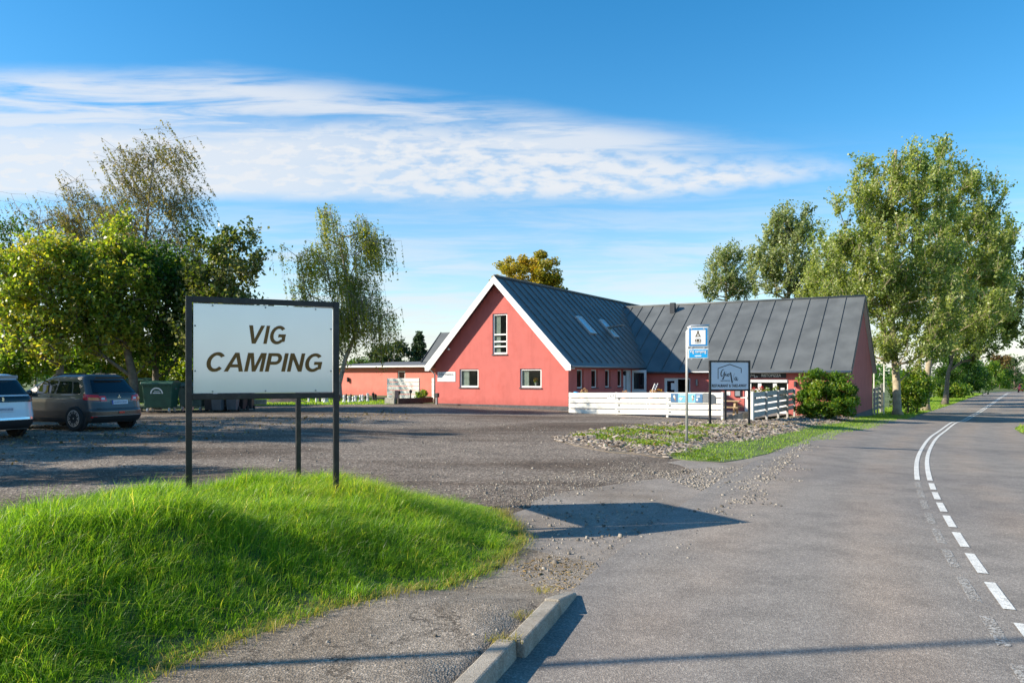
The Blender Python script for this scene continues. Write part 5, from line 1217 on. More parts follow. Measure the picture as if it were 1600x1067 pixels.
# its second leaf runs back to the rear post
rq = G(1133.5, 661); d2 = Vector((math.cos(rs_a), math.sin(rs_a), 0)); n2 = Vector((-math.sin(rs_a), math.cos(rs_a), 0)); rv = Vector((rq.x, rq.y, 0))-S0
q0 = Vector((wS, 0, 0)); q1 = Vector((rv.dot(d2), rv.dot(n2), 0)); qd = (q1-q0).normalized(); qn = Vector((qd.y, -qd.x, 0)); Lq = (q1-q0).length
def leaf2(nm, s0, s1, hw_, z0, z1, m):
    mb = MB(); P = []
    for z in (z0, z1):
        for s_, o_ in ((s0, -hw_), (s1, -hw_), (s1, hw_), (s0, hw_)): v_ = q0 + qd*s_ + qn*o_; P.append((v_.x, v_.y, z))
    mb.hexa(P); mb.build(nm, m, rsg, bevel=.003)
leaf2('rear_post', Lq-.035, Lq+.035, .035, tz1(rq.x, rq.y)-.3, z1_, M['black_steel']); leaf2('rail', .05, Lq-.036, .03, z1_-.065, z1_-.004, M['black_steel']); leaf2('rail', .05, Lq-.036, .03, z0_+.001, z0_+.06, M['black_steel']); leaf2('rear_panel', .055, Lq-.04, .008, z0_+.064, z1_-.069, M['sign_blue'])

# ------------------------------------------------------------------ tourist road sign on a bent grey tube
g0 = G(1073, 695); Yp = g0.y; rs = thing('campsite_road_sign', 'blue Vig camping road sign with tent and caravan on a bent grey tube', 'road sign', (g0.x, g0.y, g0.z), R(-16))
zt_ = EYE+(HY-509.5)/F*Yp - g0.z; wq = 31.5/F*Yp/math.cos(R(-16)-.0)
ql = lambda px: (px-1073)/F*Yp/math.cos(R(16)); qh = lambda py: EYE+(HY-py)/F*Yp - g0.z
mb = MB(); mb.tube([(0, 0, -.3), (0, 0, zt_-.14), (.03, 0, zt_-.04), (.12, 0, zt_), (ql(1106), 0, zt_)], .034, 12); mb.build('tube', M['galv'], rs, smooth=True)
def panel2(x0, x1, z0, z1, m, nm):
    mb = MB(); mb.box(x0-.02, x1+.02, -.028, -.004, z0-.02, z1+.02); o = mb.build(nm, M['galv'], rs, bevel=.008)
    mb = MB(); mb.box(x0, x1, -.036, -.0285, z0, z1); mb.build('face', M['white_flat'], o, bevel=.003)
    mb = MB(); mb.box(x0+.014, x1-.014, -.040, -.0365, z0+.014, z1-.014); mb.build('blue_field', m, o); return o
A = panel2(ql(1075.8), ql(1104), qh(541.7), qh(512), M['sign_cyan'], 'symbol_panel')
B = panel2(ql(1075.8), ql(1104), qh(559.7), qh(545.3), M['sign_sky'], 'name_panel')
mb = MB(); mb.box(ql(1079.3), ql(1100.5), -.0435, -.0405, qh(538.5), qh(516)); mb.build('white_field', M['white_flat'], A)
X = lambda u: ql(1065 + u*50/762); Zz = lambda v: qh(500 + v*70/1067)
def stroke(pts, w, m, par, nm='symbol_line', y=-.0445):
    for (a, b_), (c, d_) in zip(pts[:-1], pts[1:]): ribbon([(X(a), Zz(b_)), (X(c), Zz(d_))], w, m, par, y, name=nm, n=1)
mb = MB(); 
mb.prism([(X(313), Zz(406)), (X(436), Zz(406)), (X(378), Zz(280)), (X(368), Zz(280))], lambda a, b, d: (a, -.0445-d, b), 0, .001); tent = mb.build('tent_symbol', M['brown_ink'], A)
mb = MB(); mb.prism([(X(345), Zz(398)), (X(405), Zz(398)), (X(374), Zz(325))], lambda a, b, d: (a, -.0462-d, b), 0, .001); mb.build('tent_opening', M['white_flat'], tent)
stroke([(355, 262), (390, 300)], .018, M['brown_ink'], A); stroke([(398, 262), (360, 300)], .018, M['brown_ink'], A)
mb = MB(); mb.prism([(X(362), Zz(398)), (X(386), Zz(398)), (X(374), Zz(355))], lambda a, b, d: (a, -.048-d, b), 0, .001); mb.build('tent_symbol', M['brown_ink'], tent)
mb = MB(); mb.holed([(X(307), Zz(520)), (X(442), Zz(530)), (X(442), Zz(475)), (X(425), Zz(455)), (X(325), Zz(458)), (X(307), Zz(478))], [[(X(325), Zz(500)), (X(352), Zz(500)), (X(352), Zz(474)), (X(325), Zz(474))], [(X(395), Zz(505)), (X(425), Zz(505)), (X(425), Zz(474)), (X(395), Zz(474))]], lambda a, b, d: (a, -.0445-d, b), 0, .001); mb.build('caravan_symbol', M['brown_ink'], A)
stroke([(305, 556), (442, 558)], .012, M['brown_ink'], A); stroke([(372, 530), (372, 552)], .012, M['brown_ink'], A)
text('Vig camping', X(555)-X(190), .085, M['white_flat'], B, ((X(555)+X(190))/2, -.0425, Zz(782)), bold=.012, name='word')
stroke([(335, 856), (448, 856)], .028, M['white_flat'], B, 'arrow_shaft', -.0425)
mb = MB(); mb.prism([(X(288), Zz(856)), (X(345), Zz(838)), (X(345), Zz(876))], lambda a, b, d: (a, -.0425-d, b), 0, .001); mb.build('arrow_head', M['white_flat'], B)
for v in (514, 543.5, 561.2):
    for u in (1080, 1098):
        mb = MB(); mb.box(ql(u)-.02, ql(u)+.02, -.044, -.02, qh(v)-.012, qh(v)+.012); mb.build('clip', M['galv'], rs)

# ------------------------------------------------------------------ cars
class Car:
    """a car body as stacked plan outlines; local x across, y forward from the rear bumper, z up"""
    def __init__(s, rows, rc=.30):
        s.r = np.array(rows, float)
    def at(s, z):
        r = s.r; return [float(np.interp(z, r[:, 0], r[:, i])) for i in range(1, 5)]   # rear y, front y, half width, corner radius
    def rear(s, x, z, off=0.0):
        yr_, yf, w, rc = s.at(z); ax = abs(x); b = .05*(ax/w)**2
        if ax <= w-rc: return Vector((x, yr_+b-off, z))
        t = min(1, (ax-(w-rc))/rc); return Vector((x, yr_+b+rc*(1-math.sqrt(max(0, 1-t*t)))-off, z))
    def corner(s, sgn, a, z, off=0.0):
        """a from 0 (rear face) to 1 (flank) round the rear corner"""
        yr_, yf, w, rc = s.at(z); th = a*math.pi/2; return Vector((sgn*(w-rc+(rc+off)*math.sin(th)), yr_+.05+rc-(rc+off)*math.cos(th), z))
    def flank(s, sgn, y, z, off=0.0):
        yr_, yf, w, rc = s.at(z); return Vector((sgn*(w+off-.02*((y-(yr_+yf)/2)/2.2)**2), y, z))
    def outline(s, z, n=7):
        yr_, yf, w, rc = s.at(z); rf_ = min(rc*1.3, w*.7); P = []
        for i in range(9): x = -(w-rc) + 2*(w-rc)*i/8; P.append((x, yr_+.05*(x/w)**2))
        for i in range(1, n+1): th = i/n*math.pi/2; P.append((w-rc+rc*math.sin(th), yr_+.05+rc-rc*math.cos(th)))
        y0, y1 = yr_+.05+rc, yf-rf_
        for i in range(1, 13): y = y0+(y1-y0)*i/12; P.append((w-.02*((y-(yr_+yf)/2)/2.2)**2 + .02*((y0-(yr_+yf)/2)/2.2)**2*(1-i/12), y))
        for i in range(1, n): th = i/n*math.pi/2; P.append((w-rf_+rf_*math.cos(th), yf-rf_+rf_*math.sin(th)))
        P2 = [(-a, b) for a, b in P[9:]][::-1]
        return P + P2
    def body(s, m, par, name='body', z0=None, z1=None, off=0.0):
        zs_ = [z for z in np.unique(np.concatenate([s.r[:, 0], np.linspace(s.r[0, 0], s.r[-1, 0], 40)])) if (z0 is None or z >= z0-1e-6) and (z1 is None or z <= z1+1e-6)]
        R_ = [s.outline(z) for z in zs_]; n = len(R_[0]); mb = MB(); vs = [(a, b, z) for r_, z in zip(R_, zs_) for a, b in r_]
        fs = [(i*n+k_, i*n+(k_+1) % n, (i+1)*n+(k_+1) % n, (i+1)*n+k_) for i in range(len(zs_)-1) for k_ in range(n)]
        fs += [tuple(range(n-1, -1, -1)), tuple(range((len(zs_)-1)*n, len(zs_)*n))]; mb.add(vs, fs)
        o = mb.build(name, m, par, smooth=True, recalc=True); return o
    def patch(s, fn, us, vs_, m, par, name, smooth=True):
        nu, nv = len(us), len(vs_); V = [fn(u, v) for v in vs_ for u in us]; fs = [(j*nu+i, j*nu+i+1, (j+1)*nu+i+1, (j+1)*nu+i) for j in range(nv-1) for i in range(nu-1)]
        mb = MB(); mb.add(V, fs); o = mb.build(name, m, par, smooth=smooth, recalc=False); md = o.modifiers.new('skin', 'SOLIDIFY'); md.thickness = .006; md.offset = 0; o.modifiers.new('crisp', 'EDGE_SPLIT').split_angle = R(35); return o
def wheel(par, x, y, r, wd, spokes, sgn, rimm=None):
    w = bpy.data.objects.new('wheel', None); link(w, par); w.location = (x, y, r)
    mb = MB(); mb.lathe([(r*.62, -wd/2), (r*.92, -wd/2), (r, -wd*.36), (r, wd*.36), (r*.92, wd/2), (r*.62, wd/2)], 30, (0, 0, 0), 'x'); mb.build('tyre', M['tyre'], w, smooth=False)
    o_ = sgn*wd*.45; mb = MB(); mb.lathe([(r*.60, o_-sgn*.05), (r*.67, o_), (r*.67, o_+sgn*.012), (r*.61, o_+sgn*.012), (r*.60, o_-sgn*.05)], 30, (0, 0, 0), 'x')
    for i in range(spokes):
        for da in (-.13, .13):
            a = 2*math.pi*i/spokes; a2 = a+da
            p0 = Vector((o_-sgn*.012, math.cos(a)*r*.12, math.sin(a)*r*.12)); p1 = Vector((o_, math.cos(a2)*r*.64, math.sin(a2)*r*.64)); mb.beam(p0, p1, .018, .035, (1, 0, 0))
    mb.lathe([(r*.15, o_-sgn*.02), (r*.15, o_+sgn*.005), (r*.06, o_+sgn*.012)], 12, (0, 0, 0), 'x'); mb.build('rim', rimm or M['alloy'], w)
    mb = MB(); mb.lathe([(r*.60, o_-sgn*.07), (r*.60, o_-sgn*.055)], 24, (0, 0, 0), 'x'); mb.build('hub_back', M['black_plastic'], w)
    return w
ls = lambda a, b, n: list(np.linspace(a, b, n))
def side_glass(car, par, z0, z1, ya, yb, ya1, yb1, sgn):
    """window between two slanted ends: y at the sill (ya..yb), y at the top (ya1..yb1)"""
    car.patch(lambda u, v: car.flank(sgn, (ya+(yb-ya)*u)*(1-v) + (ya1+(yb1-ya1)*u)*v, z0+(z1-z0)*v, .006), ls(0, 1, 7), ls(0, 1, 6), M['car_glass'], par, 'side_window')

def make_suv(loc, head, label):
    t = thing('parked_car', label, 'car', loc, head-R(90), 'cars parked under the trees')
    c = Car([(.22, .16, 4.12, .80, .22), (.30, .06, 4.22, .855, .28), (.42, .0, 4.27, .875, .30), (.56, .0, 4.29, .885, .30), (.62, .035, 4.28, .885, .30), (.80, .085, 4.22, .885, .30), (.92, .10, 4.10, .88, .30),
             (.99, .125, 3.72, .865, .28), (1.05, .17, 3.30, .835, .26), (1.20, .30, 2.95, .775, .24), (1.36, .44, 2.62, .715, .22), (1.46, .52, 2.38, .675, .21), (1.53, .54, 2.15, .635, .20), (1.58, .60, 1.90, .57, .18), (1.60, .80, 1.70, .42, .15)])
    c.body(M['suv_paint'], t)
    c.patch(lambda x, z: c.rear(x*(c.at(z)[2]-.105), z, .006), ls(-1, 1, 21), ls(1.075, 1.44, 8), M['car_glass'], t, 'rear_window')
    c.patch(lambda x, z: c.rear(x*(c.at(z)[2]-.16), z, .05+.10*(z-1.47)/.06), ls(-1, 1, 13), (1.475, 1.50, 1.525), M['suv_paint'], t, 'roof_spoiler')
    for g_ in (-1, 1):
        c.patch(lambda a, z: c.rear(g_*(.42+.20*a+ .035*(z-.9)/.1), z, .012), ls(0, 1, 6), ls(.835, .985, 4), M['lamp_red'], t, 'tail_lamp')
        c.patch(lambda a, z: c.corner(g_, a*.98+.02, z + .03*a, .012), ls(0, 1, 12), ls(.85, 1.01, 5), M['lamp_red'], t, 'tail_lamp')
        c.patch(lambda a, z: c.corner(g_, a*.62+.03, z + .02*a, .017), ls(0, 1, 8), ls(.862, .935, 3), M['lamp_amber'], t, 'indicator_lamp')
        c.patch(lambda a, z: c.rear(g_*(.475+.10*a), z, .017), ls(0, 1, 5), ls(.885, .94, 3), M['lamp_clear'], t, 'reversing_lamp')
        c.patch(lambda a, z: c.corner(g_, .3+.35*a, z, .012), ls(0, 1, 5), (.375, .41), M['lamp_red'], t, 'reflector')
        side_glass(c, t, 1.055, 1.40, .98, 1.62, 1.12, 1.62, g_); side_glass(c, t, 1.055, 1.43, 1.70, 2.46, 1.70, 2.30, g_)
        side_glass(c, t, 1.055, 1.38, .60, .92, .86, 1.04, g_)
        c.patch(lambda y, z: c.flank(g_, .45+3.2*y, z, .012), ls(0, 1, 20), (.24, .30, .36), M['black_plastic'], t, 'sill')
        mb = MB(); pts = [c.flank(g_, y, 1.585, -.02) + Vector((0, 0, dz)) for y, dz in ((.75, -.03), (.85, .025), (1.6, .045), (2.1, .02), (2.25, -.06))]
        mb.tube([Vector((p.x*.985, p.y, 1.585+dz)) for p, dz in zip(pts, (-.02, .02, .03, .0, -.08))], .018, 8); mb.build('roof_rail', M['black_plastic'], t, smooth=True)
        for yh in (1.72, 2.62):
            mb = MB(); mb.tube([c.flank(g_, yh-.02, .96, .012), c.flank(g_, yh+.06, .965, .035), c.flank(g_, yh+.15, .96, .012)], .014, 6); mb.build('door_handle', M['suv_paint'], t, smooth=True)
        for yd in (1.64, 2.52):
            c.patch(lambda a, z: c.flank(g_, yd+.006*a-.05*max(0, .7-z), z, .002), (0, 1), ls(.36, 1.05, 8), M['ink'], t, 'door_seam')
        p = c.flank(g_, 2.62, 1.06, .10); mb = MB(); mb.lathe([(.05, -.09), (.085, -.05), (.085, .03), (.03, .07)], 12, (0, 0, 0), 'x'); mb.build('wing_mirror', M['suv_paint'], t, smooth=True, loc=p)
        for yw in (.78, 3.45):
            q = c.flank(g_, yw, .45); mb = MB(); xs_ = q.x*1.0
            mb.lathe([(.01, 0), (.375, 0), (.40, -g_*.02), (.40, -g_*.1)], 30, (q.x+g_*.004, yw, .35), 'x'); mb.build('wheel_arch', M['black_plastic'], t)
            wheel(t, g_*.815, yw, .355, .235, 10, g_)
    c.patch(lambda x, z: c.rear(x*.80, z, .014), ls(-1, 1, 17), ls(.235, .40, 4), M['black_plastic'], t, 'lower_bumper')
    c.patch(lambda x, z: c.rear(x*.83, z, .016), ls(-1, 1, 17), (.415, .435), M['zinc'], t, 'bumper_strip')
    c.patch(lambda x, z: c.rear(x*.72, z, .002), ls(-1, 1, 15), (.628, .636), M['ink'], t, 'hatch_seam')
    c.patch(lambda x, z: c.rear(x*.09, z, .02), ls(-1, 1, 3), (.485, .535), M['lamp_red'], t, 'fog_lamp')
    mb = MB(); mb.box(-.265, .265, -.004, .012, -.058, .058); p = mb.build('number_plate', M['plate'], t, loc=(0, c.rear(0, .80).y-.015, .80), rot=(R(-8), 0, 0))
    mb = MB(); mb.box(-.265, -.222, -.007, -.0045, -.058, .058); mb.build('blue_strip', M['plate_blue'], p); mb = MB(); mb.box(-.20, .23, -.007, -.0045, -.028, .03); mb.build('blurred_digits', M['plate_ink'], p)
    em = c.rear(0, .955, .01); mb = MB(); h = .032
    for a in (90, 210, 330):
        cx_, cz_ = math.cos(R(a))*h, math.sin(R(a))*h; ux, uz = math.cos(R(a)), math.sin(R(a)); tx, tz_ = -uz, ux
        mb.prism([(cx_-ux*h, cz_-uz*h), (cx_+tx*h*.55, cz_+tz_*h*.55), (cx_+ux*h, cz_+uz*h), (cx_-tx*h*.55, cz_-tz_*h*.55)], lambda a_, b_, d_: (em.x+a_, em.y-d_, em.z+b_), 0, .008)
    mb.build('emblem', M['chrome'], t)
    mb = MB(); mb.tube([(.0, .95, 1.59), (.0, .80, 1.70)], .008, 6); mb.build('aerial', M['black_plastic'], t)
    return t
def make_white(loc, head, label):
    t = thing('parked_car', label, 'car', loc, head-R(90), 'cars parked under the trees')
    c = Car([(.22, .16, 4.25, .82, .22), (.32, .05, 4.36, .88, .26), (.46, .0, 4.42, .905, .28), (.58, .02, 4.44, .92, .28), (.72, .05, 4.42, .92, .28), (.88, .07, 4.34, .915, .28), (.96, .08, 4.15, .905, .27),
             (1.03, .10, 3.7, .885, .25), (1.10, .15, 3.35, .85, .24), (1.25, .26, 3.02, .79, .22), (1.42, .38, 2.68, .73, .20), (1.52, .44, 2.40, .69, .19), (1.58, .46, 2.1, .64, .18), (1.62, .55, 1.9, .55, .16), (1.635, .8, 1.7, .40, .15)])
    c.body(M['white_car'], t)
    c.patch(lambda x, z: c.rear(x*(c.at(z)[2]-.10), z, .006), ls(-1, 1, 21), ls(1.10, 1.47, 8), M['car_glass'], t, 'rear_window')
    c.patch(lambda x, z: c.rear(x*(c.at(z)[2]-.05), z, .05+.12*(z-1.5)/.08), ls(-1, 1, 15), (1.50, 1.54, 1.58), M['white_car'], t, 'roof_spoiler')
    c.patch(lambda x, z: c.rear(x*.79, z, .010), ls(-1, 1, 21), ls(.915, 1.06, 4), M['gloss_black'], t, 'dark_band')
    for g_ in (-1, 1):
        c.patch(lambda a, z: c.corner(g_, a*.95, z, .014), ls(0, 1, 10), ls(.93, 1.05, 4), M['lamp_red'], t, 'tail_lamp')
        c.patch(lambda a, z: c.corner(g_, .25+.5*a, z, .012), ls(0, 1, 5), (.385, .43), M['lamp_red'], t, 'reflector')
        side_glass(c, t, 1.09, 1.45, 1.0, 1.68, 1.12, 1.68, g_); side_glass(c, t, 1.09, 1.47, 1.76, 2.56, 1.76, 2.38, g_)
        for yw in (.82, 3.48):
            q = c.flank(g_, yw, .45); mb = MB(); mb.lathe([(.01, 0), (.385, 0), (.41, -g_*.02), (.41, -g_*.1)], 30, (q.x+g_*.004, yw, .36), 'x'); mb.build('wheel_arch', M['black_plastic'], t)
            wheel(t, g_*.845, yw, .345, .225, 5, g_)
    c.patch(lambda x, z: c.rear(x*.84, z, .014), ls(-1, 1, 17), ls(.24, .46, 5), M['black_plastic'], t, 'lower_bumper')
    c.patch(lambda x, z: c.rear(x*.85, z, .020), ls(-1, 1, 17), (.475, .50, .525), M['chrome'], t, 'bumper_strip')
    mb = MB(); mb.box(-.265, .265, -.004, .012, -.058, .058); p = mb.build('number_plate', M['plate'], t, loc=(0, c.rear(0, .735).y-.015, .735), rot=(R(-6), 0, 0))
    mb = MB(); mb.box(-.265, -.222, -.007, -.0045, -.058, .058); mb.build('blue_strip', M['plate_blue'], p); mb = MB(); mb.box(-.20, .23, -.007, -.0045, -.028, .03); mb.build('blurred_digits', M['plate_ink'], p)
    em = c.rear(.0, .985, .016); mb = MB()   # a small rampant animal badge in bright metal
    mb.prism([(a*.001, b_*.001) for a, b_ in ((-20, -60), (-5, -25), (10, -55), (28, -52), (12, -15), (42, -8), (18, 8), (40, 32), (12, 24), (8, 58), (-22, 60), (-34, 34), (-20, 26), (-16, 0), (-40, -12), (-20, -22))], lambda a_, b_, d_: (em.x+a_, em.y-d_, em.z+b_), 0, .008); mb.build('emblem', M['chrome'], t)
    return t
H = R(157)
q = AT(147.5, 640, 21.4); hd = Vector((math.cos(H), math.sin(H), 0)); rt = Vector((hd.y, -hd.x, 0))     # heading, and to its right
rl = Vector((q.x, q.y, 0)); org = rl + rt*.885
make_suv((org.x, org.y, tz1(org.x, org.y)), H, 'dark grey estate car with roof rails and red tail lamps beside the green bin')
q = AT(63, 640, 19.9); rr = Vector((q.x, q.y, 0)); org = rr - rt*.92
make_white((org.x, org.y, tz1(org.x, org.y)), H, 'white car with a black band across its tail, cut by the picture edge')
# far away on the road
xr, yr_ = road_pt(s_of_y(128), 1.5); t = thing('distant_car', 'small red car far down the road', 'car', (float(xr), float(yr_), tz1(float(xr), float(yr_))+.02), -R(33))
c = Car([(.25, .1, 4.0, .78, .2), (.5, .0, 4.1, .86, .25), (.8, .04, 4.05, .86, .25), (.95, .1, 3.4, .83, .22), (1.25, .4, 2.7, .70, .2), (1.42, .6, 2.2, .58, .16)]); c.body(M['red_car'], t)
c.patch(lambda x, z: c.rear(x*(c.at(z)[2]-.1), z, .01), ls(-1, 1, 9), ls(1.0, 1.36, 4), M['car_glass'], t, 'rear_window')
mb = MB(); mb.box(-.26, .26, -.03, 0, .62, .74); mb.build('number_plate', M['plate'], t)
for g_ in (-1, 1):
    c.patch(lambda a, z: c.corner(g_, a, z, .012), ls(0, 1, 5), ls(.72, .88, 3), M['lamp_red'], t, 'tail_lamp')
    for yw in (.75, 3.3): wheel(t, g_*.76, yw, .31, .2, 5, g_)

# ------------------------------------------------------------------ waste bins
def container(loc, rotz, label, m, mark=False, w=1.24, d=1.0, h=1.2):
    t = thing('waste_container', label, 'waste bin', loc, rotz, 'wheeled waste containers')
    mb = MB(); z0 = .20; mb.hexa([(-w*.44, -d*.40, z0), (w*.44, -d*.40, z0), (w*.44, d*.40, z0), (-w*.44, d*.40, z0), (-w/2, -d/2, h-.06), (w/2, -d/2, h-.06), (w/2, d/2, h-.06), (-w/2, d/2, h-.06)]); mb.build('body', m, t, bevel=.03)
    mb = MB(); mb.box(-w/2-.04, w/2+.04, -d/2-.05, d/2+.04, h-.075, h-.02)
    for i in range(7): x_ = -w/2+.1+i*(w-.2)/6; mb.box(x_-.025, x_+.025, -d/2-.03, -d/2, h-.14, h-.075)
    mb.build('rim', m, t, bevel=.01)
    mb = MB(); prof = [(-d/2-.06, 0), (-d/2-.02, .07), (-d*.2, .13), (d*.2, .13), (d/2, .06), (d/2+.02, 0)]; mb.prism([(a, h-.02+b_) for a, b_ in prof], lambda a, b_, d_: (d_, a, b_), -w/2-.05, w/2+.05); mb.build('lid', m, t, bevel=.015)
    for sx in (-1, 1):
        mb = MB(); mb.tube([(sx*(w/2-.0), -.12, h-.22), (sx*(w/2+.07), -.12, h-.22)], .03, 8); mb.build('lifting_pin', M['zinc'], t)
        for sy in (-1, 1):
            mb = MB(); mb.lathe([(.03, -.025), (.09, -.025), (.09, .025), (.03, .025)], 14, (sx*w*.36, sy*d*.32, .09), 'x'); mb.box(sx*w*.36-.04, sx*w*.36+.04, sy*d*.32-.03, sy*d*.32+.03, .10, .21); mb.build('castor', M['galv'], t)
    if mark:
        mb = MB(); n = 16; o_ = [(math.cos(math.pi*i/n)*.25, math.sin(math.pi*i/n)*.25) for i in range(n+1)]; i_ = [(a*.80, b_*.80) for a, b_ in o_[::-1]]
        zc = .78; fn = lambda a, b_, d_: (a-.02, -d*.40-(zc+b_-.2)/(h-.26)*d*.10-.006-d_, zc+b_)
        mb.prism(o_+i_, fn, 0, .004); k_ = mb.build('round_mark', M['white_flat'], t)
        mb = MB(); mb.box(-.17, .13, -d*.46-.012, -d*.46-.006, .785, .82); mb.box(-.12, .10, -d*.47-.012, -d*.47-.006, .86, .885); mb.build('print_line', M['white_flat'], t)
        mb = MB(); mb.lathe([(.0, 0), (.33, 0), (.33, .004)], 24, (-.0, -d*.44-.012, .55), 'y'); 
    return t
def bin_at(px, py, **kw): return G(px, py)
p = G(243, 645); container(on(p.x, p.y+.5), R(6), 'bottle green wheeled container with a white half-round mark on its front', M['bin_green'], True, 1.18, 1.0, 1.20)
p = G(213, 637.5); container(on(p.x-.25, p.y+1.1), R(8), 'green wheeled container half hidden between the dark car and the marked container', M['bin_green'], False, 1.1, 1.0, 1.28)
p = G(299, 642.5); container(on(p.x, p.y+.5), R(-12), 'faded grey-green wheeled container behind the camp sign post', M['bin_pale'], False, 1.16, 1.0, 1.12)
def wheelie(loc, rotz, label, m, h=1.05):
    t = thing('wheelie_bin', label, 'waste bin', loc, rotz, 'wheelie bins under the camp sign')
    mb = MB(); mb.hexa([(-.19, -.2, .06), (.19, -.2, .06), (.19, .2, .06), (-.19, .2, .06), (-.24, -.27, h-.08), (.24, -.27, h-.08), (.24, .27, h-.08), (-.24, .27, h-.08)]); mb.build('body', m, t, bevel=.02)
    mb = MB(); mb.prism([(-.30, h-.08), (-.28, h-.03), (.0, h), (.27, h-.02), (.30, h-.08)], lambda a, b_, d_: (d_, a, b_), -.26, .26); mb.build('lid', m, t, bevel=.01)
    mb = MB(); mb.tube([(-.2, .31, h-.06), (.2, .31, h-.06)], .018, 8); mb.build('handle', m, t)
    for sx in (-1, 1):
        mb = MB(); mb.lathe([(.02, -.02), (.10, -.02), (.10, .02), (.02, .02)], 14, (sx*.22, .2, .10), 'x'); mb.build('wheel', M['tyre'], t)
    return t
for px, py, m, lb, rz_ in ((325, 643, 'bin_black', 'black wheelie bin standing closest to the faded container', .1), (337, 643.5, 'bin_grey', 'slate wheelie bin with a pale label beside the bin nearest the faded container', -.05), (359.5, 643, 'bin_grey', 'slightly lighter wheelie bin next to the white sack', .05), (372.5, 641.5, 'bin_black', 'black wheelie bin second from the open lawn end of the bin row', -.1), (384, 640.5, 'bin_black', 'black wheelie bin at the lawn end of the bin row', .1)):
    p = G(px, py); t = wheelie(on(p.x, p.y+.3), rz_, lb, M[m])
    if px == 337: mb = MB(); mb.box(-.09, .09, -.262, -.256, .68, .80); mb.build('label_sheet', M['sign_blue'], t, rot=(R(3), 0, 0))
p = G(348.5, 641); t = thing('white_sack', 'lumpy white sack squeezed between the wheelie bins', 'sack', on(p.x, p.y+.1)); mb = MB(); prof = [(.06, 0), (.16, .03), (.19, .15), (.17, .32), (.10, .45), (.13, .55), (.09, .66), (.03, .70)]
mb.lathe([(r_*(1+.12*math.sin(i*2.3)), h_) for i, (r_, h_) in enumerate(prof)], 14); mb.build('bag', M['white_flat'], t, smooth=True); mb = MB(); mb.lathe([(.11, .44), (.12, .455), (.11, .47)], 12); mb.build('tie', M['ink'], t)

# ------------------------------------------------------------------ lawn things by the annex
def piece(kind):
    h = {'pawn': .32, 'rook': .36, 'bishop': .42, 'king': .50}[kind]; r = .125 if kind != 'king' else .135
    prof = [(r, 0), (r, .03), (r*.8, .06), (r*.55, .10), (r*.42, h*.5), (r*.5, h*.58), (r*.7, h*.62), (r*.45, h*.65)]
    if kind == 'pawn': prof += [(r*.55, h*.75), (r*.62, h*.84), (r*.5, h*.94), (r*.15, h)]
    if kind == 'rook': prof += [(r*.72, h*.75), (r*.76, h*.98), (r*.5, h), (r*.5, h*.92)]
    if kind == 'bishop': prof += [(r*.58, h*.76), (r*.5, h*.88), (r*.15, h*.96), (r*.18, h), (.01, h*1.02)]
    if kind == 'king': prof += [(r*.62, h*.82), (r*.72, h*.90), (r*.3, h*.94)]
    mb = MB(); mb.lathe(prof, 14)
    if kind == 'king': mb.box(-.012, .012, -.012, .012, h*.93, h*1.08); mb.box(-.04, .04, -.012, .012, h*.99, h*1.03)
    return mb
CH = [(499.5, 626.5, 'b', 'king'), (504.5, 626, 'w', 'rook'), (507.5, 627, 'w', 'pawn'), (511, 626.4, 'w', 'pawn'), (530.5, 626, 'b', 'bishop'), (537.5, 626.5, 'w', 'bishop'), (541, 624.7, 'b', 'bishop'), (545, 626.7, 'w', 'rook'), (548.2, 625, 'b', 'bishop'), (551.8, 626.2, 'w', 'pawn'), (555.6, 626, 'w', 'rook'), (562.8, 626, 'w', 'bishop'), (566.3, 625.6, 'w', 'bishop'), (571.3, 624.8, 'b', 'pawn'), (574.6, 625.8, 'w', 'king'), (583.2, 624.8, 'b', 'king'), (587, 624.8, 'b', 'bishop')]
wl = {'w': 'white', 'b': 'black'}; seen_l = {}
CHL = ['black chess king standing alone beside the sign post under the camp sign', 'white chess rook in the cluster under the camp sign', 'white chess pawn in front of the rook under the camp sign', 'white chess pawn closest to the sign frame post in its cluster', 'black chess bishop at the foot of the weeping birch trunk',
       'white chess bishop first in the row after the birch trunk', 'black chess bishop between two white pieces next to the birch trunk', 'white chess rook second white piece after the birch trunk', 'black chess bishop between two white rooks', 'white chess pawn squeezed before the second white rook', 'white chess rook at the end of the tight cluster', 'white chess bishop after the gap in the row', 'white chess bishop touching the small black pawn', 'small black chess pawn behind the white king', 'white chess king, tallest white piece in the row', 'tall black chess king standing apart on the lawn', 'slim black chess bishop beside the lone black king']
for (px, py, cch, kd), lb in zip(CH, CHL):
    p = G(px, py); o = piece(kd).build('chess_piece', M['chess_white' if cch == 'w' else 'chess_black'], None, smooth=False); o.location = on(p.x, p.y, -.075); o.scale = (1.05,)*3
    tag(o, lb, 'chess piece', 'giant chess set on the lawn')
for px, py, lb in ((482.5, 626.5, 'short white bollard on the lawn below the middle of the camp sign'), (494.3, 627, 'short white bollard on the lawn next to the black chess king')):
    p = G(px, py); t = thing('bollard', lb, 'bollard', on(p.x, p.y, -.07)); mb = MB(); mb.lathe([(.06, 0), (.06, .36), (.04, .40)], 12); mb.build('shaft', M['white'], t); mb = MB(); mb.lathe([(.065, .40), (.07, .42), (.03, .46)], 12); mb.build('cap', M['white'], t)
p = G(443, 626.8); t = thing('soil_heap', 'dark heap of soil on the lawn behind the camp sign', 'heap', on(p.x, p.y, -.07)); mb = MB(); n = 20
vs = [(0, 0, .34)]
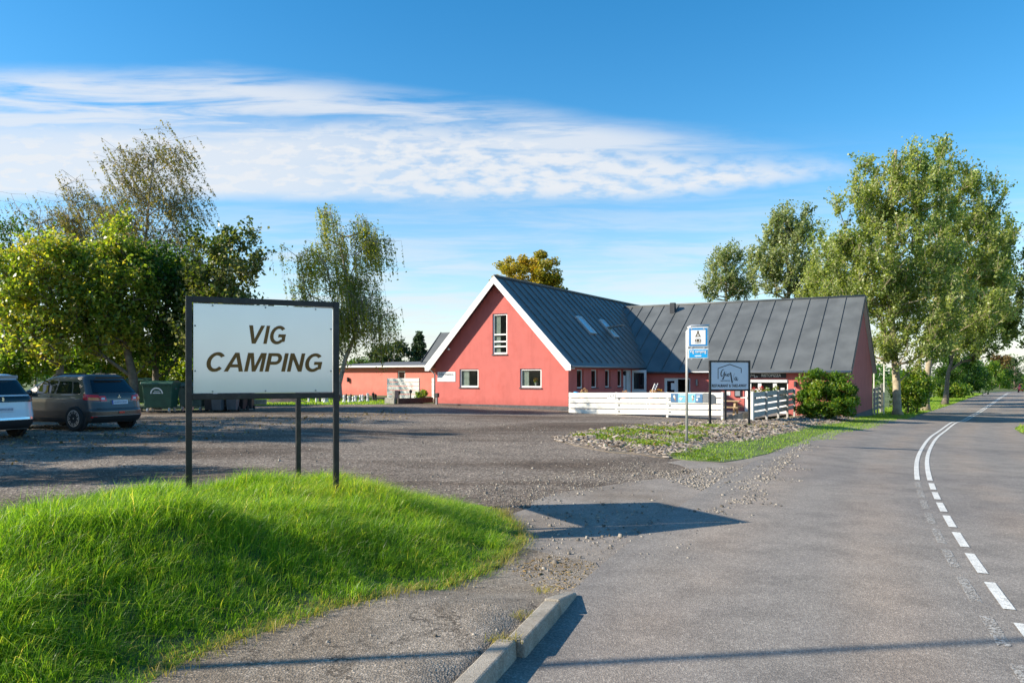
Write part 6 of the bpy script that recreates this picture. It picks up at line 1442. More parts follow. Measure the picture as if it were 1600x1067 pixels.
for j, (r_, h_) in enumerate(((.35, .26), (.75, .12), (1.2, .0))):
    vs += [(r_*math.cos(2*math.pi*i/n)*(1.25+.15*math.sin(i*2.7+j)), r_*math.sin(2*math.pi*i/n)*.7, h_*(1+.2*math.sin(i*1.9))) for i in range(n)]
mb.add(vs, [(0, 1+i, 1+(i+1) % n) for i in range(n)] + [(1+j*n+i, 1+(j+1)*n+i, 1+(j+1)*n+(i+1) % n, 1+j*n+(i+1) % n) for j in range(2) for i in range(n)]); mb.build('earth', M['timber'], t, smooth=True)
p = G(403, 632); t = thing('timber_sleeper', 'grey timber sleeper lying at the lawn edge', 'timber', on(p.x, p.y), .05); mb = MB(); mb.box(-.42, .42, -.12, .12, 0, .26); mb.build('beam', M['stone'], t, bevel=.02)
# raised bed by the fence panel
p = G(613, 630); t = thing('stone_block', 'pale stone block at the end of the raised bed', 'block', on(p.x, p.y), -TH); mb = MB(); mb.box(-.38, .30, -.2, .2, -.05, .30); mb.build('base', M['stone'], t, bevel=.03)
mb = MB(); mb.box(.10, .30, -.16, .16, .302, .70); mb.build('pillar', M['stone'], t, bevel=.02)
a = G(622.5, 630.5); b_ = G(677, 628.5); t = thing('raised_bed', 'low dark timber raised bed beside the red gable', 'raised bed', on(a.x, a.y), math.atan2(b_.y-a.y, b_.x-a.x)); L_ = (b_-a).length
for k_ in range(2):
    mb = MB(); mb.box(0, L_, 0, .1, k_*.15-.02, k_*.15+.125); mb.build('sleeper', M['timber'], t, bevel=.01)
mb = MB(); mb.box(.02, L_-.02, .1, 1.0, 0, .22); mb.build('earth', M['soil'], t)
for px, top, lb in ((640.5, 610, 'dark garden lamp post in the raised bed'), (622.3, 611.5, 'dark garden lamp post behind the stone block')):
    p = G(px, 628); t = thing('garden_lamp', lb, 'lamp', on(p.x, p.y+.3), 0, 'garden lamp posts'); h_ = (628-top)/F*p.y; mb = MB(); mb.tube([(0, 0, 0), (0, 0, h_)], .035, 8); mb.build('post', M['black_plastic'], t); mb = MB(); mb.lathe([(.08, h_-.16), (.09, h_-.02), (.02, h_+.05)], 10); mb.build('shade', M['black_plastic'], t)
p = G(683, 631.5); t = thing('service_post', 'small dark service post at the gable corner', 'post', on(p.x, p.y-.2), -TH); mb = MB(); mb.box(-.05, .05, -.05, .05, 0, .5); mb.build('leg', M['zinc'], t); mb = MB(); mb.box(-.09, .11, -.08, .08, .38, .60); mb.build('box', M['black_plastic'], t, bevel=.01)

# lamp post out of the picture whose shadow falls across the pavement and the road
t = thing('lamp_post', 'slim grey lamp post beyond the picture edge casting the long thin shadow', 'lamp post', on(-9.0, 3.44)); mb = MB(); mb.tube([(0, 0, 0), (0, 0, 1.2), (0, 0, 7.6)], [.07, .055, .035], 12); mb.build('pole', M['galv'], t, smooth=True)
mb = MB(); mb.tube([(0, 0, 7.55), (.1, .0, 7.75), (.5, 0, 7.8)], .03, 8); mb.box(.4, .9, -.1, .1, 7.74, 7.84); mb.build('lantern', M['zinc'], t)

# flowers standing inside the gable window
pv_ = HY0(837.5, 600, .2); flower_pot(HW(pv_.x, .2, rects[1][2]+.1), 'bunch of orange flowers in a white vase inside the lower gable window', M['white'], M['orange_petal'], .07, 160, .14, .13, name='flower_vase')
# ------------------------------------------------------------------ trees and bushes
def px_lobes(Y, lst, base, depth=1.0):
    """ellipses seen in the photo (cx, cy, rx, ry[, depth ratio, weight]) -> ellipsoids relative to the trunk foot"""
    out = []
    for l in lst:
        cx_, cy, rx, ry = l[:4]; dr = l[4] if len(l) > 4 else depth; dy = l[5] if len(l) > 5 else 0.0
        y = Y+dy; p = AT(cx_, cy, y); r = rx/F*y
        out.append((p.x-base[0], p.y-base[1], p.z-base[2], r, r*dr, ry/F*y))
    return out
def foot(px, Y): x = (px-CX)/F*Y; return (x, Y, tz1(x, Y)-.09)
def tr(base, *pts):   # trunk through photo points (px, py) at the foot's distance
    Y = base[1]; out = [(0, 0, 0)]
    for px, py in pts: p = AT(px, py, Y); out.append((p.x-base[0], 0, p.z-base[2]))
    out.insert(1, tuple(Vector(out[0]).lerp(Vector(out[1]), .22))); return out
def tree(name, label, cat, px, Y, trunk_px, lob, n, leafm, bark, nleaf, leaf, crad, seed, **kw):
    b = foot(px, Y); return grow(name, label, cat, b, tr(b, *trunk_px), lobes(n, px_lobes(Y, lob, b), seed=seed, shell=kw.pop('shell', .35)), M[leafm], M[bark], nleaf, leaf, crad, **kw)

RG = 'leafy trees behind the parked cars'
tree('leafy_tree', 'yellow-green leafy tree behind the white car', 'tree', 93, 32, [(94, 560), (90, 500), (75, 440)], [(60, 470, 60, 88), (28, 425, 40, 50), (85, 415, 40, 50), (50, 385, 22, 26), (100, 400, 24, 30), (95, 530, 48, 50), (20, 520, 36, 50), (115, 460, 26, 50)], 190, 'sycamore', 'bark', 13500, .175, .50, 1, r0=.20, group=RG, tint_mu=.55, tint_sd=.28, up=.3, mode='spray', lift=.5, fuzz=.3, shell=.2)
tree('leafy_tree', 'yellow-green leafy tree with a leaning trunk behind the dark car', 'tree', 211, 33, [(208, 590), (198, 545), (188, 480), (195, 420)], [(185, 450, 55, 80), (205, 372, 26, 34), (178, 360, 14, 18), (160, 510, 55, 55), (140, 425, 35, 45), (228, 450, 28, 60), (195, 345, 10, 14), (215, 540, 30, 40)], 210, 'sycamore', 'bark', 15500, .175, .50, 2, r0=.24, group=RG, tint_mu=.48, tint_sd=.28, up=.3, mode='spray', lift=.5, fuzz=.3, shell=.2)
tree('leafy_tree', 'dark green leafy tree above the green containers', 'tree', 243, 34.5, [(243, 590), (245, 540), (262, 470)], [(268, 490, 55, 105), (250, 430, 38, 45), (300, 470, 28, 75), (240, 545, 30, 35)], 190, 'dark_leaf', 'bark', 14500, .17, .52, 3, r0=.20, group=RG, tint_mu=.55, up=.3, mode='spray', lift=.5, fuzz=.3, shell=.2)
tree('leafy_tree', 'olive leafy tree with knobbly shoots rising behind the camp sign', 'tree', 352, 33.2, [(352, 600), (352, 520), (352, 440)], [(350, 435, 56, 66), (320, 370, 14, 30), (345, 372, 14, 28), (366, 368, 12, 26), (388, 375, 14, 28), (404, 425, 20, 40), (345, 520, 70, 60)], 170, 'whitebeam', 'bark', 15000, .175, .55, 4, r0=.18, group=RG, tint_mu=.42, tint_sd=.3, up=.2, mode='spray')
# undergrowth behind the cars and bins
ug = [(20, 560, 45, 45, 36, 'bush', 0), (110, 565, 60, 42, 36.5, 'bush', .1), (165, 560, 40, 40, 38, 'sycamore', .3), (228, 570, 40, 42, 38, 'sycamore', .35), (290, 575, 40, 50, 37.5, 'bush', .2), (340, 590, 45, 42, 39, 'bush', 0), (-30, 520, 60, 90, 37, 'dark_leaf', .1)]
ul = ['bush glimpsed behind the roof of the white car', 'bush behind the roof rails of the dark car', 'bush in the gap before the leaning trunk', 'sunlit yellow-green bush behind the leaning trunk', 'bush behind the faded container', 'bush behind the camp sign and the wheelie bins', 'tall deep green bush at the picture edge behind the white car']
def bush(name, label, cx_, cy, rx, ry, Y, leafm, n=40, nleaf=3000, leaf=.16, crad=.5, seed=0, group=None, **kw):
    b = foot(cx_, Y); lob = px_lobes(Y, [(cx_, cy, rx, ry, .8)], b); stem = [(0, 0, 0), (0, 0, max(.3, lob[0][2]*.4)), (0, 0, max(.5, lob[0][2]*.8))]
    return grow(name, label, 'bush', b, stem, lobes(n, lob, .3, seed=seed), M[leafm], M['bark'], nleaf, leaf, crad, r0=.07, group=group, **kw)
for i, ((a, b_, c_, d_, Y, m, t_), lb) in enumerate(zip(ug, ul)): bush('bush', lb, a, b_, c_, d_, Y, m, 45, 3400, .19, .6, 20+i, group='bushes behind the parked cars', tint_mu=.45+t_, tint_sd=.25)
# birches, blown towards the right
BG = 'birches behind the car park'
tree('birch_tree', 'tall sparse wind-blown birch, the highest crown on this side', 'tree', 222, 47, [(222, 470), (226, 400), (232, 320), (240, 250)], [(235, 300, 62, 90), (195, 240, 32, 42), (262, 235, 34, 38), (285, 310, 34, 45), (190, 320, 40, 50), (170, 350, 30, 40), (240, 400, 75, 50)], 260, 'birch', 'birch_bark', 24000, .125, .50, 5, r0=.14, tip=.012, group=BG, mode='strand', wind=(.55, -.1), strand=(.7, 1.6), strands=12, tint_mu=.55, tint_sd=.25)
tree('birch_tree', 'thinner birch with a drooping top next to the tall one', 'tree', 135, 49, [(135, 480), (132, 400), (122, 330)], [(120, 320, 30, 48), (110, 280, 16, 22), (145, 350, 38, 50), (100, 370, 38, 45), (120, 420, 45, 40)], 150, 'birch', 'birch_bark', 14000, .125, .45, 6, r0=.12, tip=.012, strands=10, group=BG, mode='strand', wind=(.5, -.1), strand=(.9, 1.8), tint_mu=.5, tint_sd=.25)
tree('birch_tree', 'nearly bare birch with thin twigs above the yellow-green tree', 'tree', 55, 50, [(60, 480), (66, 400), (60, 350)], [(60, 350, 42, 38), (35, 320, 22, 22), (85, 330, 24, 28), (50, 400, 45, 40)], 90, 'birch', 'birch_bark', 4200, .125, .45, 7, strands=9, r0=.11, tip=.013, group=BG, mode='strand', wind=(.5, -.1), strand=(.7, 1.4), tint_mu=.3, tint_sd=.2)
tree('birch_tree', 'dark green birch at the picture edge', 'tree', 8, 46, [(8, 560), (14, 480), (18, 400)], [(10, 390, 34, 50), (-10, 440, 40, 60), (15, 460, 35, 40)], 80, 'dark_leaf', 'birch_bark', 6000, .17, .5, 8, r0=.15, group=BG, mode='strand', wind=(.4, -.1), strand=(.6, 1.3), tint_mu=.6)
# weeping birch
tree('weeping_birch', 'weeping birch with long hanging twigs on the lawn before the annex', 'tree', 531, 50, [(530, 600), (540, 560), (556, 520), (545, 450), (532, 385)], [(520, 350, 38, 38), (470, 395, 30, 24), (560, 360, 40, 30), (590, 375, 22, 28), (530, 410, 55, 50), (515, 318, 14, 14), (595, 470, 24, 28), (600, 430, 18, 24), (470, 450, 24, 45), (540, 470, 60, 50), (565, 500, 40, 28), (520, 500, 22, 40)], 135, 'weeping', 'birch_bark', 30000, .14, .30, 9, r0=.20, tip=.013, mode='strand', wind=(.12, 0), strand=(1.2, 3.0), strands=9, tint_mu=.45, tint_sd=.25, limb_rise=.8, shell=.15)
# behind the annex and the house
tree('pine_tree', 'bushy blue-green pine beyond the annex roof', 'tree', 612, 74, [(612, 590), (612, 545)], [(612, 562, 34, 24), (598, 545, 14, 14), (625, 545, 14, 16), (585, 575, 28, 18)], 70, 'conifer', 'bark', 5200, .24, .55, 10, r0=.2, tint_mu=.6, tint_sd=.3, mode='spray')
def spruce(label, px, Y, top, bot, hw, n, seed, leafm='conifer'):
    b = foot(px, Y); tz_ = AT(px, top, Y).z-b[2]; bz = AT(px, bot, Y).z-b[2]; r_ = np.random.default_rng(seed); W = hw/F*Y; cl = []
    for i in range(n):
        f_ = r_.uniform(0, 1)**.7; z_ = tz_-(tz_-bz)*f_; a = r_.uniform(0, 2*math.pi); rr = W*f_*r_.uniform(.55, 1.05)*(1+.25*math.sin(f_*24)); cl.append((rr*math.cos(a), rr*math.sin(a), z_))
    cl.append((0, 0, tz_)); return grow('spruce_tree', label, 'tree', b, [(0, 0, 0), (0, 0, tz_*.5), (0, 0, tz_*.92)], cl, M[leafm], M['bark'], n*62, .22, .42, r0=.16, tint_mu=.4, tint_sd=.28, limb_rise=-.25, squash=.5)
spruce('pointed dark spruce between the annex roof and the red gable', 655, 76, 520, 580, 24, 90, 11)
for i, (a, b_, c_, d_, Y) in enumerate(((575, 575, 45, 20, 82), (640, 578, 40, 16, 86))): bush('bush', ['hedge-like bush showing over the annex roof behind the birch', 'low bush showing over the annex roof by the spruce'][i], a, b_, c_, d_, Y, 'dark_leaf', 40, 2600, .26, .8, 60+i, tint_mu=.7)
tree('chestnut_tree', 'round yellowing chestnut crown rising behind the red gable', 'tree', 828, 76, [(828, 560), (828, 480)], [(826, 448, 56, 48), (800, 425, 28, 26), (845, 422, 32, 26), (865, 450, 24, 28), (790, 455, 20, 26)], 140, 'chestnut', 'bark', 16000, .26, .62, 12, r0=.3, tint_mu=.5, tint_sd=.3, up=.4)
# poplars
PG = 'poplars beyond the restaurant wing'
tree('poplar_tree', 'large pale poplar with visible upright limbs beside the road', 'tree', 1402, 51.5, [(1401, 600), (1398, 560), (1392, 480), (1388, 400), (1392, 310), (1400, 235)], [(1395, 305, 62, 60), (1402, 255, 26, 28), (1345, 310, 42, 55), (1315, 350, 26, 38), (1450, 320, 45, 70), (1395, 420, 95, 75), (1440, 480, 75, 60), (1330, 430, 42, 60), (1420, 545, 60, 40), (1375, 540, 28, 45)], 420, 'poplar', 'pale_bark', 58000, .19, .62, 13, r0=.30, tip=.015, group=PG, mode='spray', wind=(.35, 0), tint_mu=.55, tint_sd=.26, limb_rise=.9, shell=.25, lift=1.1, shoot=1.9, fuzz=.17, per_shoot=22, twig_r=.012)
tree('poplar_tree', 'tall poplar close behind the large pale one', 'tree', 1446, 60, [(1450, 580), (1462, 480), (1472, 400), (1476, 270)], [(1470, 285, 34, 60), (1478, 258, 22, 26), (1515, 320, 42, 60), (1545, 330, 26, 50), (1500, 400, 72, 70), (1540, 440, 40, 80), (1505, 500, 70, 60)], 320, 'poplar', 'pale_bark', 42000, .21, .68, 14, r0=.30, group=PG, mode='spray', wind=(.35, 0), tint_mu=.55, tint_sd=.25, limb_rise=.9, shell=.25, lift=1.1, shoot=1.9, fuzz=.17, per_shoot=22, twig_r=.012)
tree('poplar_tree', 'darker broad poplar over the bend of the road', 'tree', 1476, 74, [(1482, 580), (1515, 480)], [(1545, 470, 44, 60), (1560, 400, 24, 60), (1520, 530, 50, 40), (1570, 510, 26, 40), (1575, 330, 12, 40)], 170, 'poplar', 'bark', 20000, .27, .8, 15, r0=.30, group=PG, mode='spray', wind=(.2, 0), tint_mu=.4, tint_sd=.2, shell=.25, lift=1.0, shoot=1.7, fuzz=.18)
tree('poplar_tree', 'mid-sized poplar rising behind the wing ridge', 'tree', 1235, 72, [(1235, 560), (1232, 470), (1230, 360)], [(1225, 400, 42, 70), (1240, 352, 22, 26), (1215, 365, 22, 28), (1262, 385, 20, 42), (1190, 420, 24, 50), (1265, 450, 30, 50)], 200, 'poplar_blue', 'pale_bark', 20000, .23, .62, 16, r0=.26, group=PG, mode='spray', wind=(.4, 0), tint_mu=.62, tint_sd=.25, shell=.2, lift=1.2, shoot=2.1, fuzz=.17, per_shoot=22, limb_rise=.9)
tree('poplar_tree', 'thin grey-green poplar at the end of the row behind the wing', 'tree', 1138, 80, [(1138, 560), (1135, 470), (1134, 420)], [(1130, 432, 30, 46), (1140, 405, 16, 20), (1160, 440, 22, 40), (1112, 450, 16, 30)], 130, 'poplar_blue', 'pale_bark', 9500, .22, .66, 17, r0=.2, group=PG, mode='spray', wind=(.4, 0), tint_mu=.6, tint_sd=.25, shell=.2, lift=1.2, shoot=2.0, fuzz=.17, per_shoot=22)
tree('poplar_tree', 'sparse young poplar between the mid-sized and the large one', 'tree', 1300, 66, [(1300, 560), (1296, 470), (1292, 390)], [(1285, 410, 34, 45), (1300, 455, 46, 50), (1265, 440, 28, 40), (1330, 480, 30, 40)], 150, 'poplar', 'pale_bark', 13500, .22, .66, 18, r0=.2, group=PG, mode='spray', wind=(.4, 0), tint_mu=.6, tint_sd=.25, shell=.2, lift=1.2, shoot=2.0, fuzz=.17, per_shoot=22)
tree('poplar_tree', 'poplar on the far side of the road, cut by the picture edge', 'tree', 1640, 72, [(1640, 560), (1638, 470)], [(1630, 430, 48, 55), (1625, 510, 42, 50), (1660, 420, 50, 70), (1605, 470, 18, 40)], 120, 'poplar_blue', 'bark', 11000, .28, .75, 19, r0=.3, group=PG, mode='spray', wind=(.2, 0), tint_mu=.25, shell=.1)
# roadside bushes and the far end of the road
rb = [(1419, 616, 24, 30, 54, 'bush', .15, 'bright bush at the foot of the large pale poplar'), (1433, 606, 20, 38, 55.5, 'bush', .0, 'leafy bush along the road behind the poplar foot'), (1486, 610, 28, 22, 95, 'bush', .1, 'low roadside bush before the dark arch of trees'), (1510, 592, 32, 30, 106, 'dark_leaf', .0, 'dark shaded bush forming the arch over the verge'), (1482, 575, 40, 30, 86, 'dark_leaf', .1, 'dark bush under the broad poplar'),
      (1550, 590, 28, 26, 150, 'bush', -.1, 'round bush at the far end of the road'), (1508, 585, 30, 26, 128, 'dark_leaf', .3, 'dark bush left of the far end of the road'), (1580, 585, 26, 30, 170, 'dark_leaf', .2, 'dark bush behind the small red car'), (1642, 578, 46, 46, 100, 'dark_leaf', .2, 'dark bush on the far roadside at the picture edge')]
for i, (a, b_, c_, d_, Y, m, tm, lb) in enumerate(rb): bush('bush', lb.replace('left of', 'before'), a, b_, c_, d_, Y, m, 50, 3600, .19 if Y < 60 else .27 if Y < 100 else .36, .5 if Y < 60 else .75 if Y < 100 else 1.0, 80+i, group='roadside bushes', tint_mu=.45+tm, tint_sd=.28)
bush('rusty_tree', 'rust-coloured tree top over the far end of the road', 1562, 572, 20, 18, 165, 'autumn', 40, 2400, .4, 1.1, 95, tint_mu=.5)
spruce('grey spruce beyond the far end of the road', 1585, 160, 560, 605, 20, 60, 96)
# round bush before the wing
tree('round_bush', 'big round sunlit bush before the end of the restaurant wing', 'bush', 1291, 36.4, [(1291, 640), (1291, 615)], [(1291, 622, 44, 34, .85), (1290, 648, 38, 10, .8), (1308, 640, 28, 16, .8), (1275, 600, 24, 20, .9), (1310, 605, 24, 24, .9), (1262, 625, 18, 24, .9), (1320, 632, 18, 20, .9)], 190, 'bush', 'bark', 19000, .118, .30, 30, r0=.06, tint_mu=.42, tint_sd=.28, up=.35, shell=.45)
p = G(655, 629); bush('garden_bush', 'small green shrub in the raised bed', 659, 618, 9, 8, G(659, 629).y+.5, 'bush', 16, 700, .10, .16, 31, tint_mu=.6)
# trees of the same row beyond the picture edge: they throw the streaky shade over the car park
for i, (x_, y_, h_, r_) in enumerate(((-21.5, 20.2, 10.5, 2.9), (-25, 24.5, 11, 3.0), (-20.5, 15.2, 7.0, 1.7), (-27, 18.0, 12.5, 2.4), (-19.5, 11.9, 7.5, 1.5))):
    b = (x_, y_, tz1(x_, y_)-.07)
    grow('leafy_tree', ['leafy tree out of the picture shading the near car park', 'taller leafy tree out of the picture shading the car park', 'small leafy tree out of the picture nearest the viewer', 'tallest leafy tree out of the picture shading the dark car', 'slender leafy tree out of the picture beside the near end of the car park'][i], 'tree', b, [(0, 0, 0), (0, 0, h_*.3), (.1, 0, h_*.6)], lobes(80, [(0, 0, h_*.60, r_, r_, h_*.40)], .2, seed=40+i), M['sycamore'], M['bark'], 5200, .24, .6, r0=.16, group=RG)

# ------------------------------------------------------------------ grass, stones, chips
def mound_grass():
    poly = np.array(wobble(mound, .25, .06))
    def fld(a, b_, s): return .5+.5*np.sin(a*s+1.7*np.sin(b_*s*.7+.4))*np.cos(b_*s*1.13+1.3*np.sin(a*s*.8))
    # most blades stand in tufts that open outwards, the rest fill in between
    tx, ty = scatter(poly, 15000); tv = (ty > 2.8) & (tx > -.62*ty-1.6); tx, ty = tx[tv], ty[tv]
    big = .55*fld(tx, ty, 2.3) + .45*fld(tx+3, ty-1, 5.1); ts = rng.lognormal(0, .38, len(tx))*(.55+.8*big); tt = rng.normal(0, .13, len(tx)); per = rng.poisson(19*ts)
    idx = np.repeat(np.arange(len(tx)), per); m_ = len(idx); off = rng.normal(0, .034, (m_, 2))*ts[idx][:, None]
    ux, uy = scatter(poly, 110000); uv_ = (uy > 2.8) & (ux > -.62*uy-1.6); ux, uy = ux[uv_], uy[uv_]; nu_ = len(ux)
    x = np.concatenate([tx[idx]+off[:, 0], ux]); y = np.concatenate([ty[idx]+off[:, 1], uy]); sz = np.concatenate([ts[idx], np.full(nu_, .62)]); dtn = np.concatenate([tt[idx], rng.normal(0, .06, nu_)])
    lx = np.concatenate([off[:, 0]*9, np.zeros(nu_)]); ly = np.concatenate([off[:, 1]*9, np.zeros(nu_)])
    d = edge_dist(x, y, poly)*np.where(inside(x, y, poly), 1, 0)
    h = (.045 + .085*smooth01(d/.8))*(.55+.62*sz)*rng.uniform(.6, 1.25, len(x)); h = np.clip(h, .025, .30)
    z = tz(x, y) + hill(x, y)
    dry = fld(x-1, y+2, 1.5)*smooth01((y-6.0)/2.2)*smooth01((x+4.4)/2)
    tint = .24 + .18*(fld(x, y, 1.1)-.5) + .40*dry*rng.uniform(.1, 1.1, len(x)) + dtn + rng.normal(0, .10, len(x)) + .5*(rng.uniform(0, 1, len(x)) < .05)
    o = blades('grass', x, y, z-.01, h, rng.uniform(.003, .0062, len(x)), (.55+lx, -.22+ly), M['grass'], tint, .34); o['kind'] = 'stuff'
    # rough longer tussocks
    nt = 55; tx, ty = scatter(mound, nt); X = []; Y = []; Hh = []
    for a, b_ in zip(tx, ty):
        k_ = rng.integers(40, 110); X.append(a + rng.normal(0, .05, k_)); Y.append(b_ + rng.normal(0, .05, k_)); Hh.append(rng.uniform(.14, .25)*rng.uniform(.6, 1.1, k_))
    X, Y, Hh = map(np.concatenate, (X, Y, Hh)); o = blades('grass_tussocks', X, Y, tz(X, Y)+hill(X, Y)-.01, Hh, rng.uniform(.004, .008, len(X)), (.35, -.15), M['grass'], rng.normal(.32, .15, len(X)), .5); o['kind'] = 'stuff'
    # dry fringe along the pavement and at the kerb joints
    e = np.array(wobble(mound_low + [mound[8], mound[9], mound[10]], .02, .05, closed=False)); k_ = len(e); rep = 7
    X = np.repeat(e[:, 0], rep) + rng.normal(0, .05, k_*rep); Y = np.repeat(e[:, 1], rep) + rng.normal(0, .05, k_*rep)
    o = blades('dry_grass', X, Y, tz(X, Y)+np.maximum(pav(X, Y), hill(X, Y)), rng.uniform(.03, .11, len(X)), rng.uniform(.003, .006, len(X)), (.3, -.4), M['dry'], rng.uniform(0, .8, len(X)), .7); o['kind'] = 'stuff'
    X = []; Y = []
    for s_, t_ in ((.30, .22), (.95, .20), (1.46, .09), (1.46, .14), (1.47, .19), (2.46, .12), (2.46, .22)):
        a, b_ = kp(s_, t_); X.append(a + rng.normal(0, .035, 45)); Y.append(b_ + rng.normal(0, .035, 45))
    X, Y = map(np.concatenate, (X, Y)); o = blades('kerb_weeds', X, Y, tz(X, Y)+.10, rng.uniform(.02, .085, len(X)), rng.uniform(.003, .006, len(X)), (.2, -.1), M['dry'], rng.uniform(.0, .7, len(X)), .9); o['kind'] = 'stuff'
mound_grass()
def short_grass(name, poly, n, h0, h1, w, m, tint=(.3, .14), up=.0, zf=None, thin=None):
    x, y = scatter(poly, n)
    if thin is not None: k_ = thin(x, y); x, y = x[k_], y[k_]
    z = (zf or tz)(x, y)+up; o = blades(name, x, y, z, rng.uniform(h0, h1, len(x)), w*rng.uniform(.7, 1.3, len(x)), (.25, -.1), M[m], rng.normal(tint[0], tint[1], len(x)), .5); o['kind'] = 'stuff'; return o
short_grass('verge_grass', np.array(wobble(verge, .5, .10)), 80000, .03, .075, .012, 'grass', (.40, .15), .0)
lawn = [tuple(G(*p)[:2]) for p in ((400, 633), (605, 631), (640, 629))] + [(-12, 57.4), (-24, 64), (-30, 66), (-24, 44)]
short_grass('lawn_grass', np.array(lawn), 26000, .05, .12, .035, 'grass', (.42, .14), -.07)
rside = [tuple(road_pt(s_of_y(y), RE+.1+o_)) for y, o_ in ((24, 0), (30, -.2), (33, -.75), (35, -.9), (37.5, -.7), (40, .0), (52, .0))] + [tuple(road_pt(s_of_y(y), RE+4)) for y in (52, 24)]
rside = [(float(a), float(b_)) for a, b_ in rside]
sheet('verge', wobble(rside, .6, .05), .022, M['ground'], 1.0, skirt=.08); short_grass('verge_grass', np.array(rside), 16000, .05, .16, .02, 'grass', (.5, .2), .02)
strip_g = [tuple(road_pt(s_of_y(y), LE-.05)) for y in (50, 60, 75, 95, 120)] + [tuple(road_pt(s_of_y(y), LE-4)) for y in (120, 95, 75, 60, 50)]
short_grass('verge_grass', np.array([(float(a), float(b_)) for a, b_ in strip_g]), 22000, .08, .25, .05, 'grass', (.42, .18), -.07)
# weeds in the planting bed
def patch_fld(x, y): return (np.sin(x*1.3+.6)*np.cos(y*1.1-.5) + .6*np.sin(x*2.9+y*1.7))
wp = wobble([tuple(G(*p)[:2]) for p in ((895, 684), (960, 671), (1060, 671), (1130, 668), (1090, 690), (1040, 702), (985, 704), (940, 695))], .4, .25)
def leafy_cover(name, poly, n, sz, m, thin, tint, zf, hmax):
    x, y = scatter(poly, n); k_ = thin(x, y); x, y = x[k_], y[k_]; z = zf(x, y) + rng.uniform(0, hmax, len(x))
    o = leaves_obj(name, np.stack([x, y, z], 1), sz, M[m], rng.normal(tint[0], tint[1], len(x)), None, up=.7); o['kind'] = 'stuff'
leafy_cover('weeds', np.array(wp), 9000, .07, 'weed', lambda x, y: patch_fld(x*1.5, y*1.5) + rng.normal(0, .55, len(x)) > .25, (.45, .25), bedz, .07)
leafy_cover('bed_weeds', BP, 9000, .055, 'weed', lambda x, y: patch_fld(x+2, y-3) + rng.normal(0, .4, len(x)) > .85, (.6, .3), bedz, .08)
short_grass('bed_grass', np.array(wp), 9000, .04, .12, .014, 'grass', (.4, .15), .0, bedz, lambda x, y: patch_fld(x*1.5, y*1.5) + rng.normal(0, .5, len(x)) > .3)
vg = [tuple(G(*p)[:2]) for p in ((1040, 712), (1080, 719), (1130, 719), (1170, 709), (1100, 700), (1060, 703))]
leafy_cover('verge_weeds', np.array(wobble(vg, .3, .15)), 3000, .05, 'weed', lambda x, y: patch_fld(x*1.6, y*1.6) + rng.normal(0, .6, len(x)) > .3, (.32, .2), tz, .035)
# chips and stones: little flat boxes
def bits(name, x, y, z, size, flat, m, elong=2.2):
    n = len(x); a = rng.uniform(0, 2*np.pi, n); s = size*rng.lognormal(0, .4, n); L = s*elong**.5; W = s/elong**.5; Hh = s*flat
    ca, sa = np.cos(a), np.sin(a); tl = rng.normal(0, .35, n)
    V = []
    for (u, v, w_) in ((-1, -.7, 0), (1, -1, 0), (.8, 1, 0), (-.9, .8, 0), (-.7, -.5, 1), (.8, -.7, 1), (.55, .7, 1), (-.6, .6, 1)):
        V.append(np.stack([x+(u*L*ca-v*W*sa)/2, y+(u*L*sa+v*W*ca)/2, z+w_*Hh-.15*Hh+u*L*tl/2*.5+np.abs(L*tl)*.2], 1))
    V = np.stack(V, 1).reshape(-1, 3); o = np.arange(n)[:, None, None]*8
    f = o + np.array([[4, 5, 6, 7], [0, 1, 5, 4], [1, 2, 6, 5], [2, 3, 7, 6], [3, 0, 4, 7]])[None]
    ob = arrays_obj(name, V, f.reshape(-1, 4), 4, m, None, tint=np.repeat(rng.uniform(0, 1, n), 8)); ob['kind'] = 'stuff'; return ob
x, y = scatter(np.array(wobble(bed, .4, .12)), 24000); bits('wood_chips', x, y, bedz(x, y)+.006, .055, .22, M['chip'], 2.6)
gv = [tuple(G(*p)[:2]) for p in ((1000, 735), (1080, 733), (1150, 728), (1215, 715), (1262, 695), (1275, 700), (1235, 735), (1190, 782), (1150, 800), (1120, 775), (1060, 755))]
x, y = scatter(np.array(gv), 5200); gx_, gy_ = G(1180, 765)[:2]; k_ = rng.uniform(0, 1, len(x)) < np.exp(-((x-gx_)**2+(y-gy_)**2)/6.0)+.14; x, y = x[k_], y[k_]; bits('loose_gravel', x, y, tz(x, y)-.003, .017, .5, M['pebble'], 1.3)
gv2 = [tuple(G(*p)[:2]) for p in ((700, 765), (860, 740), (1000, 720), (1040, 745), (900, 775), (850, 800), (812, 800))]
x, y = scatter(np.array(gv2), 1500); bits('gravel', x, y, tz(x, y)-.004, .014, .5, M['pebble'], 1.3)
x, y = scatter(np.array([(-9, 8), (6, 12), (9, 24), (-8, 30), (-15, 20)]), 5200); bits('stones', x, y, tz(x, y)-.012, .017, .5, M['pebble'], 1.3)
x, y = scatter(np.array([(.2, 6.8), (1.6, 7.3), (3.2, 10), (1.4, 11), (.0, 9.4)]), 700); bits('grit', x, y, tz(x, y)+.002, .014, .6, M['pebble'], 1.3)
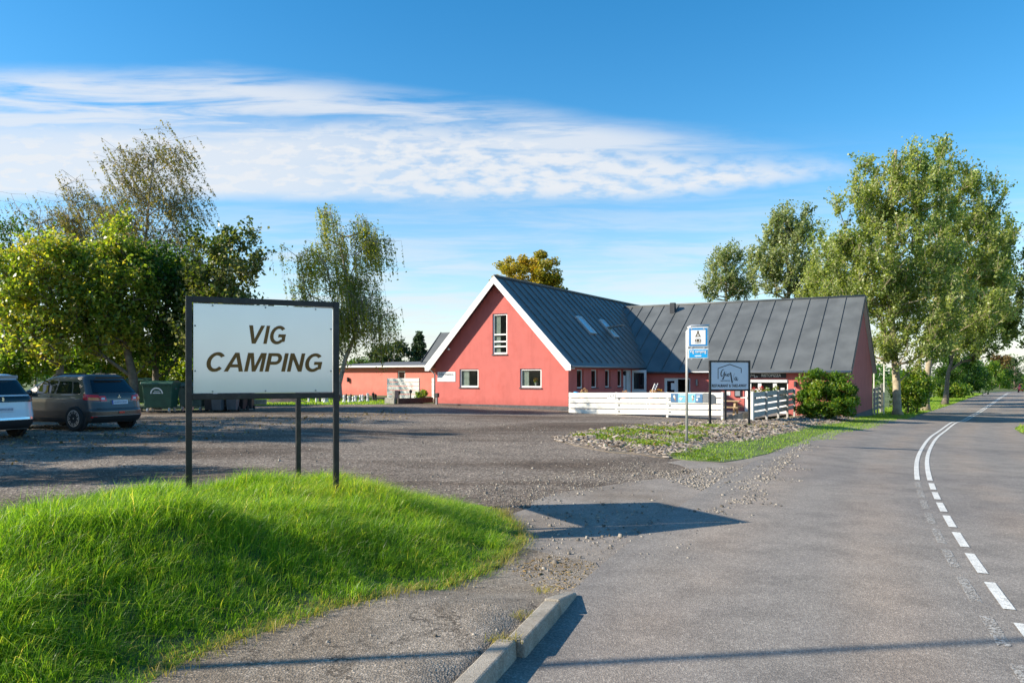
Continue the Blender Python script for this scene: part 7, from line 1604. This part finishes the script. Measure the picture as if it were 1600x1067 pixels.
x, y = scatter(np.array(pv), 1600); bits('pavement_grit', x, y, tz(x, y)+pav(x, y)+.004, .008, .5, M['pebble'], 1.4)
tip = [tuple(G(*p)[:2]) for p in ((790, 885), (860, 868), (935, 880), (915, 915), (850, 930))]
x, y = scatter(np.array(tip), 520); bits('bark_bits', x, y, tz(x, y)+pav(x, y)+.004, .011, .3, M['litter'], 3)
lv = [tuple(G(*p)[:2]) for p in ((-200, 720), (0, 665), (200, 660), (390, 650), (640, 640), (640, 655), (300, 690), (-100, 740))]
x, y = scatter(np.array(lv), 900); o = leaves_obj('fallen_leaves', np.stack([x, y, tz(x, y)+.01], 1), .10, M['litter'], rng.uniform(0, 1, len(x)), None, up=1.5); o['kind'] = 'stuff'

# a distant wood along the skyline
def far_wood():
    n = 26000; a = rng.uniform(-1.15, 1.15, n); r_ = rng.uniform(190, 260, n); x = np.sin(a)*r_*1.25; y = np.cos(a)*r_
    prof = 5.5 + 2.2*np.sin(a*9+1) + 1.6*np.sin(a*23) + 1.2*np.sin(a*51+2)
    z = tz(x, y) - .5 + prof*rng.uniform(0, 1, n)**.8
    o = leaves_obj('distant_woods', np.stack([x, y, z], 1), 1.5, M['dark_leaf'], rng.uniform(.3, 1.0, n), None, up=.3); o['kind'] = 'stuff'
far_wood()


gs = [tuple(G(*p)[:2]) for p in ((1250, 692), (1275, 697), (1240, 730), (1200, 778), (1150, 806), (1112, 782), (1155, 752), (1205, 716))]
x, y = scatter(np.array(wobble(gs, .3, .2)), 5200); d_ = edge_dist(x, y, np.array(gs)); k_ = rng.uniform(0, 1, len(x)) < np.clip(d_/.55, .12, .8); x, y = x[k_], y[k_]; bits('edge_gravel', x, y, tz(x, y)+.006, .019, .5, M['pebble'], 1.3)
b = (-6.4, 3.75, tz1(-6.4, 3.75)); grow('bush', 'bush out of the picture shading the near corner of the grass', 'bush', b, [(0, 0, 0), (0, 0, .5), (0, 0, 1.1)], lobes(45, [(0, 0, 1.05, .9, .75, .95)], .3, seed=77), M['bush'], M['bark'], 3200, .13, .35, r0=.06)
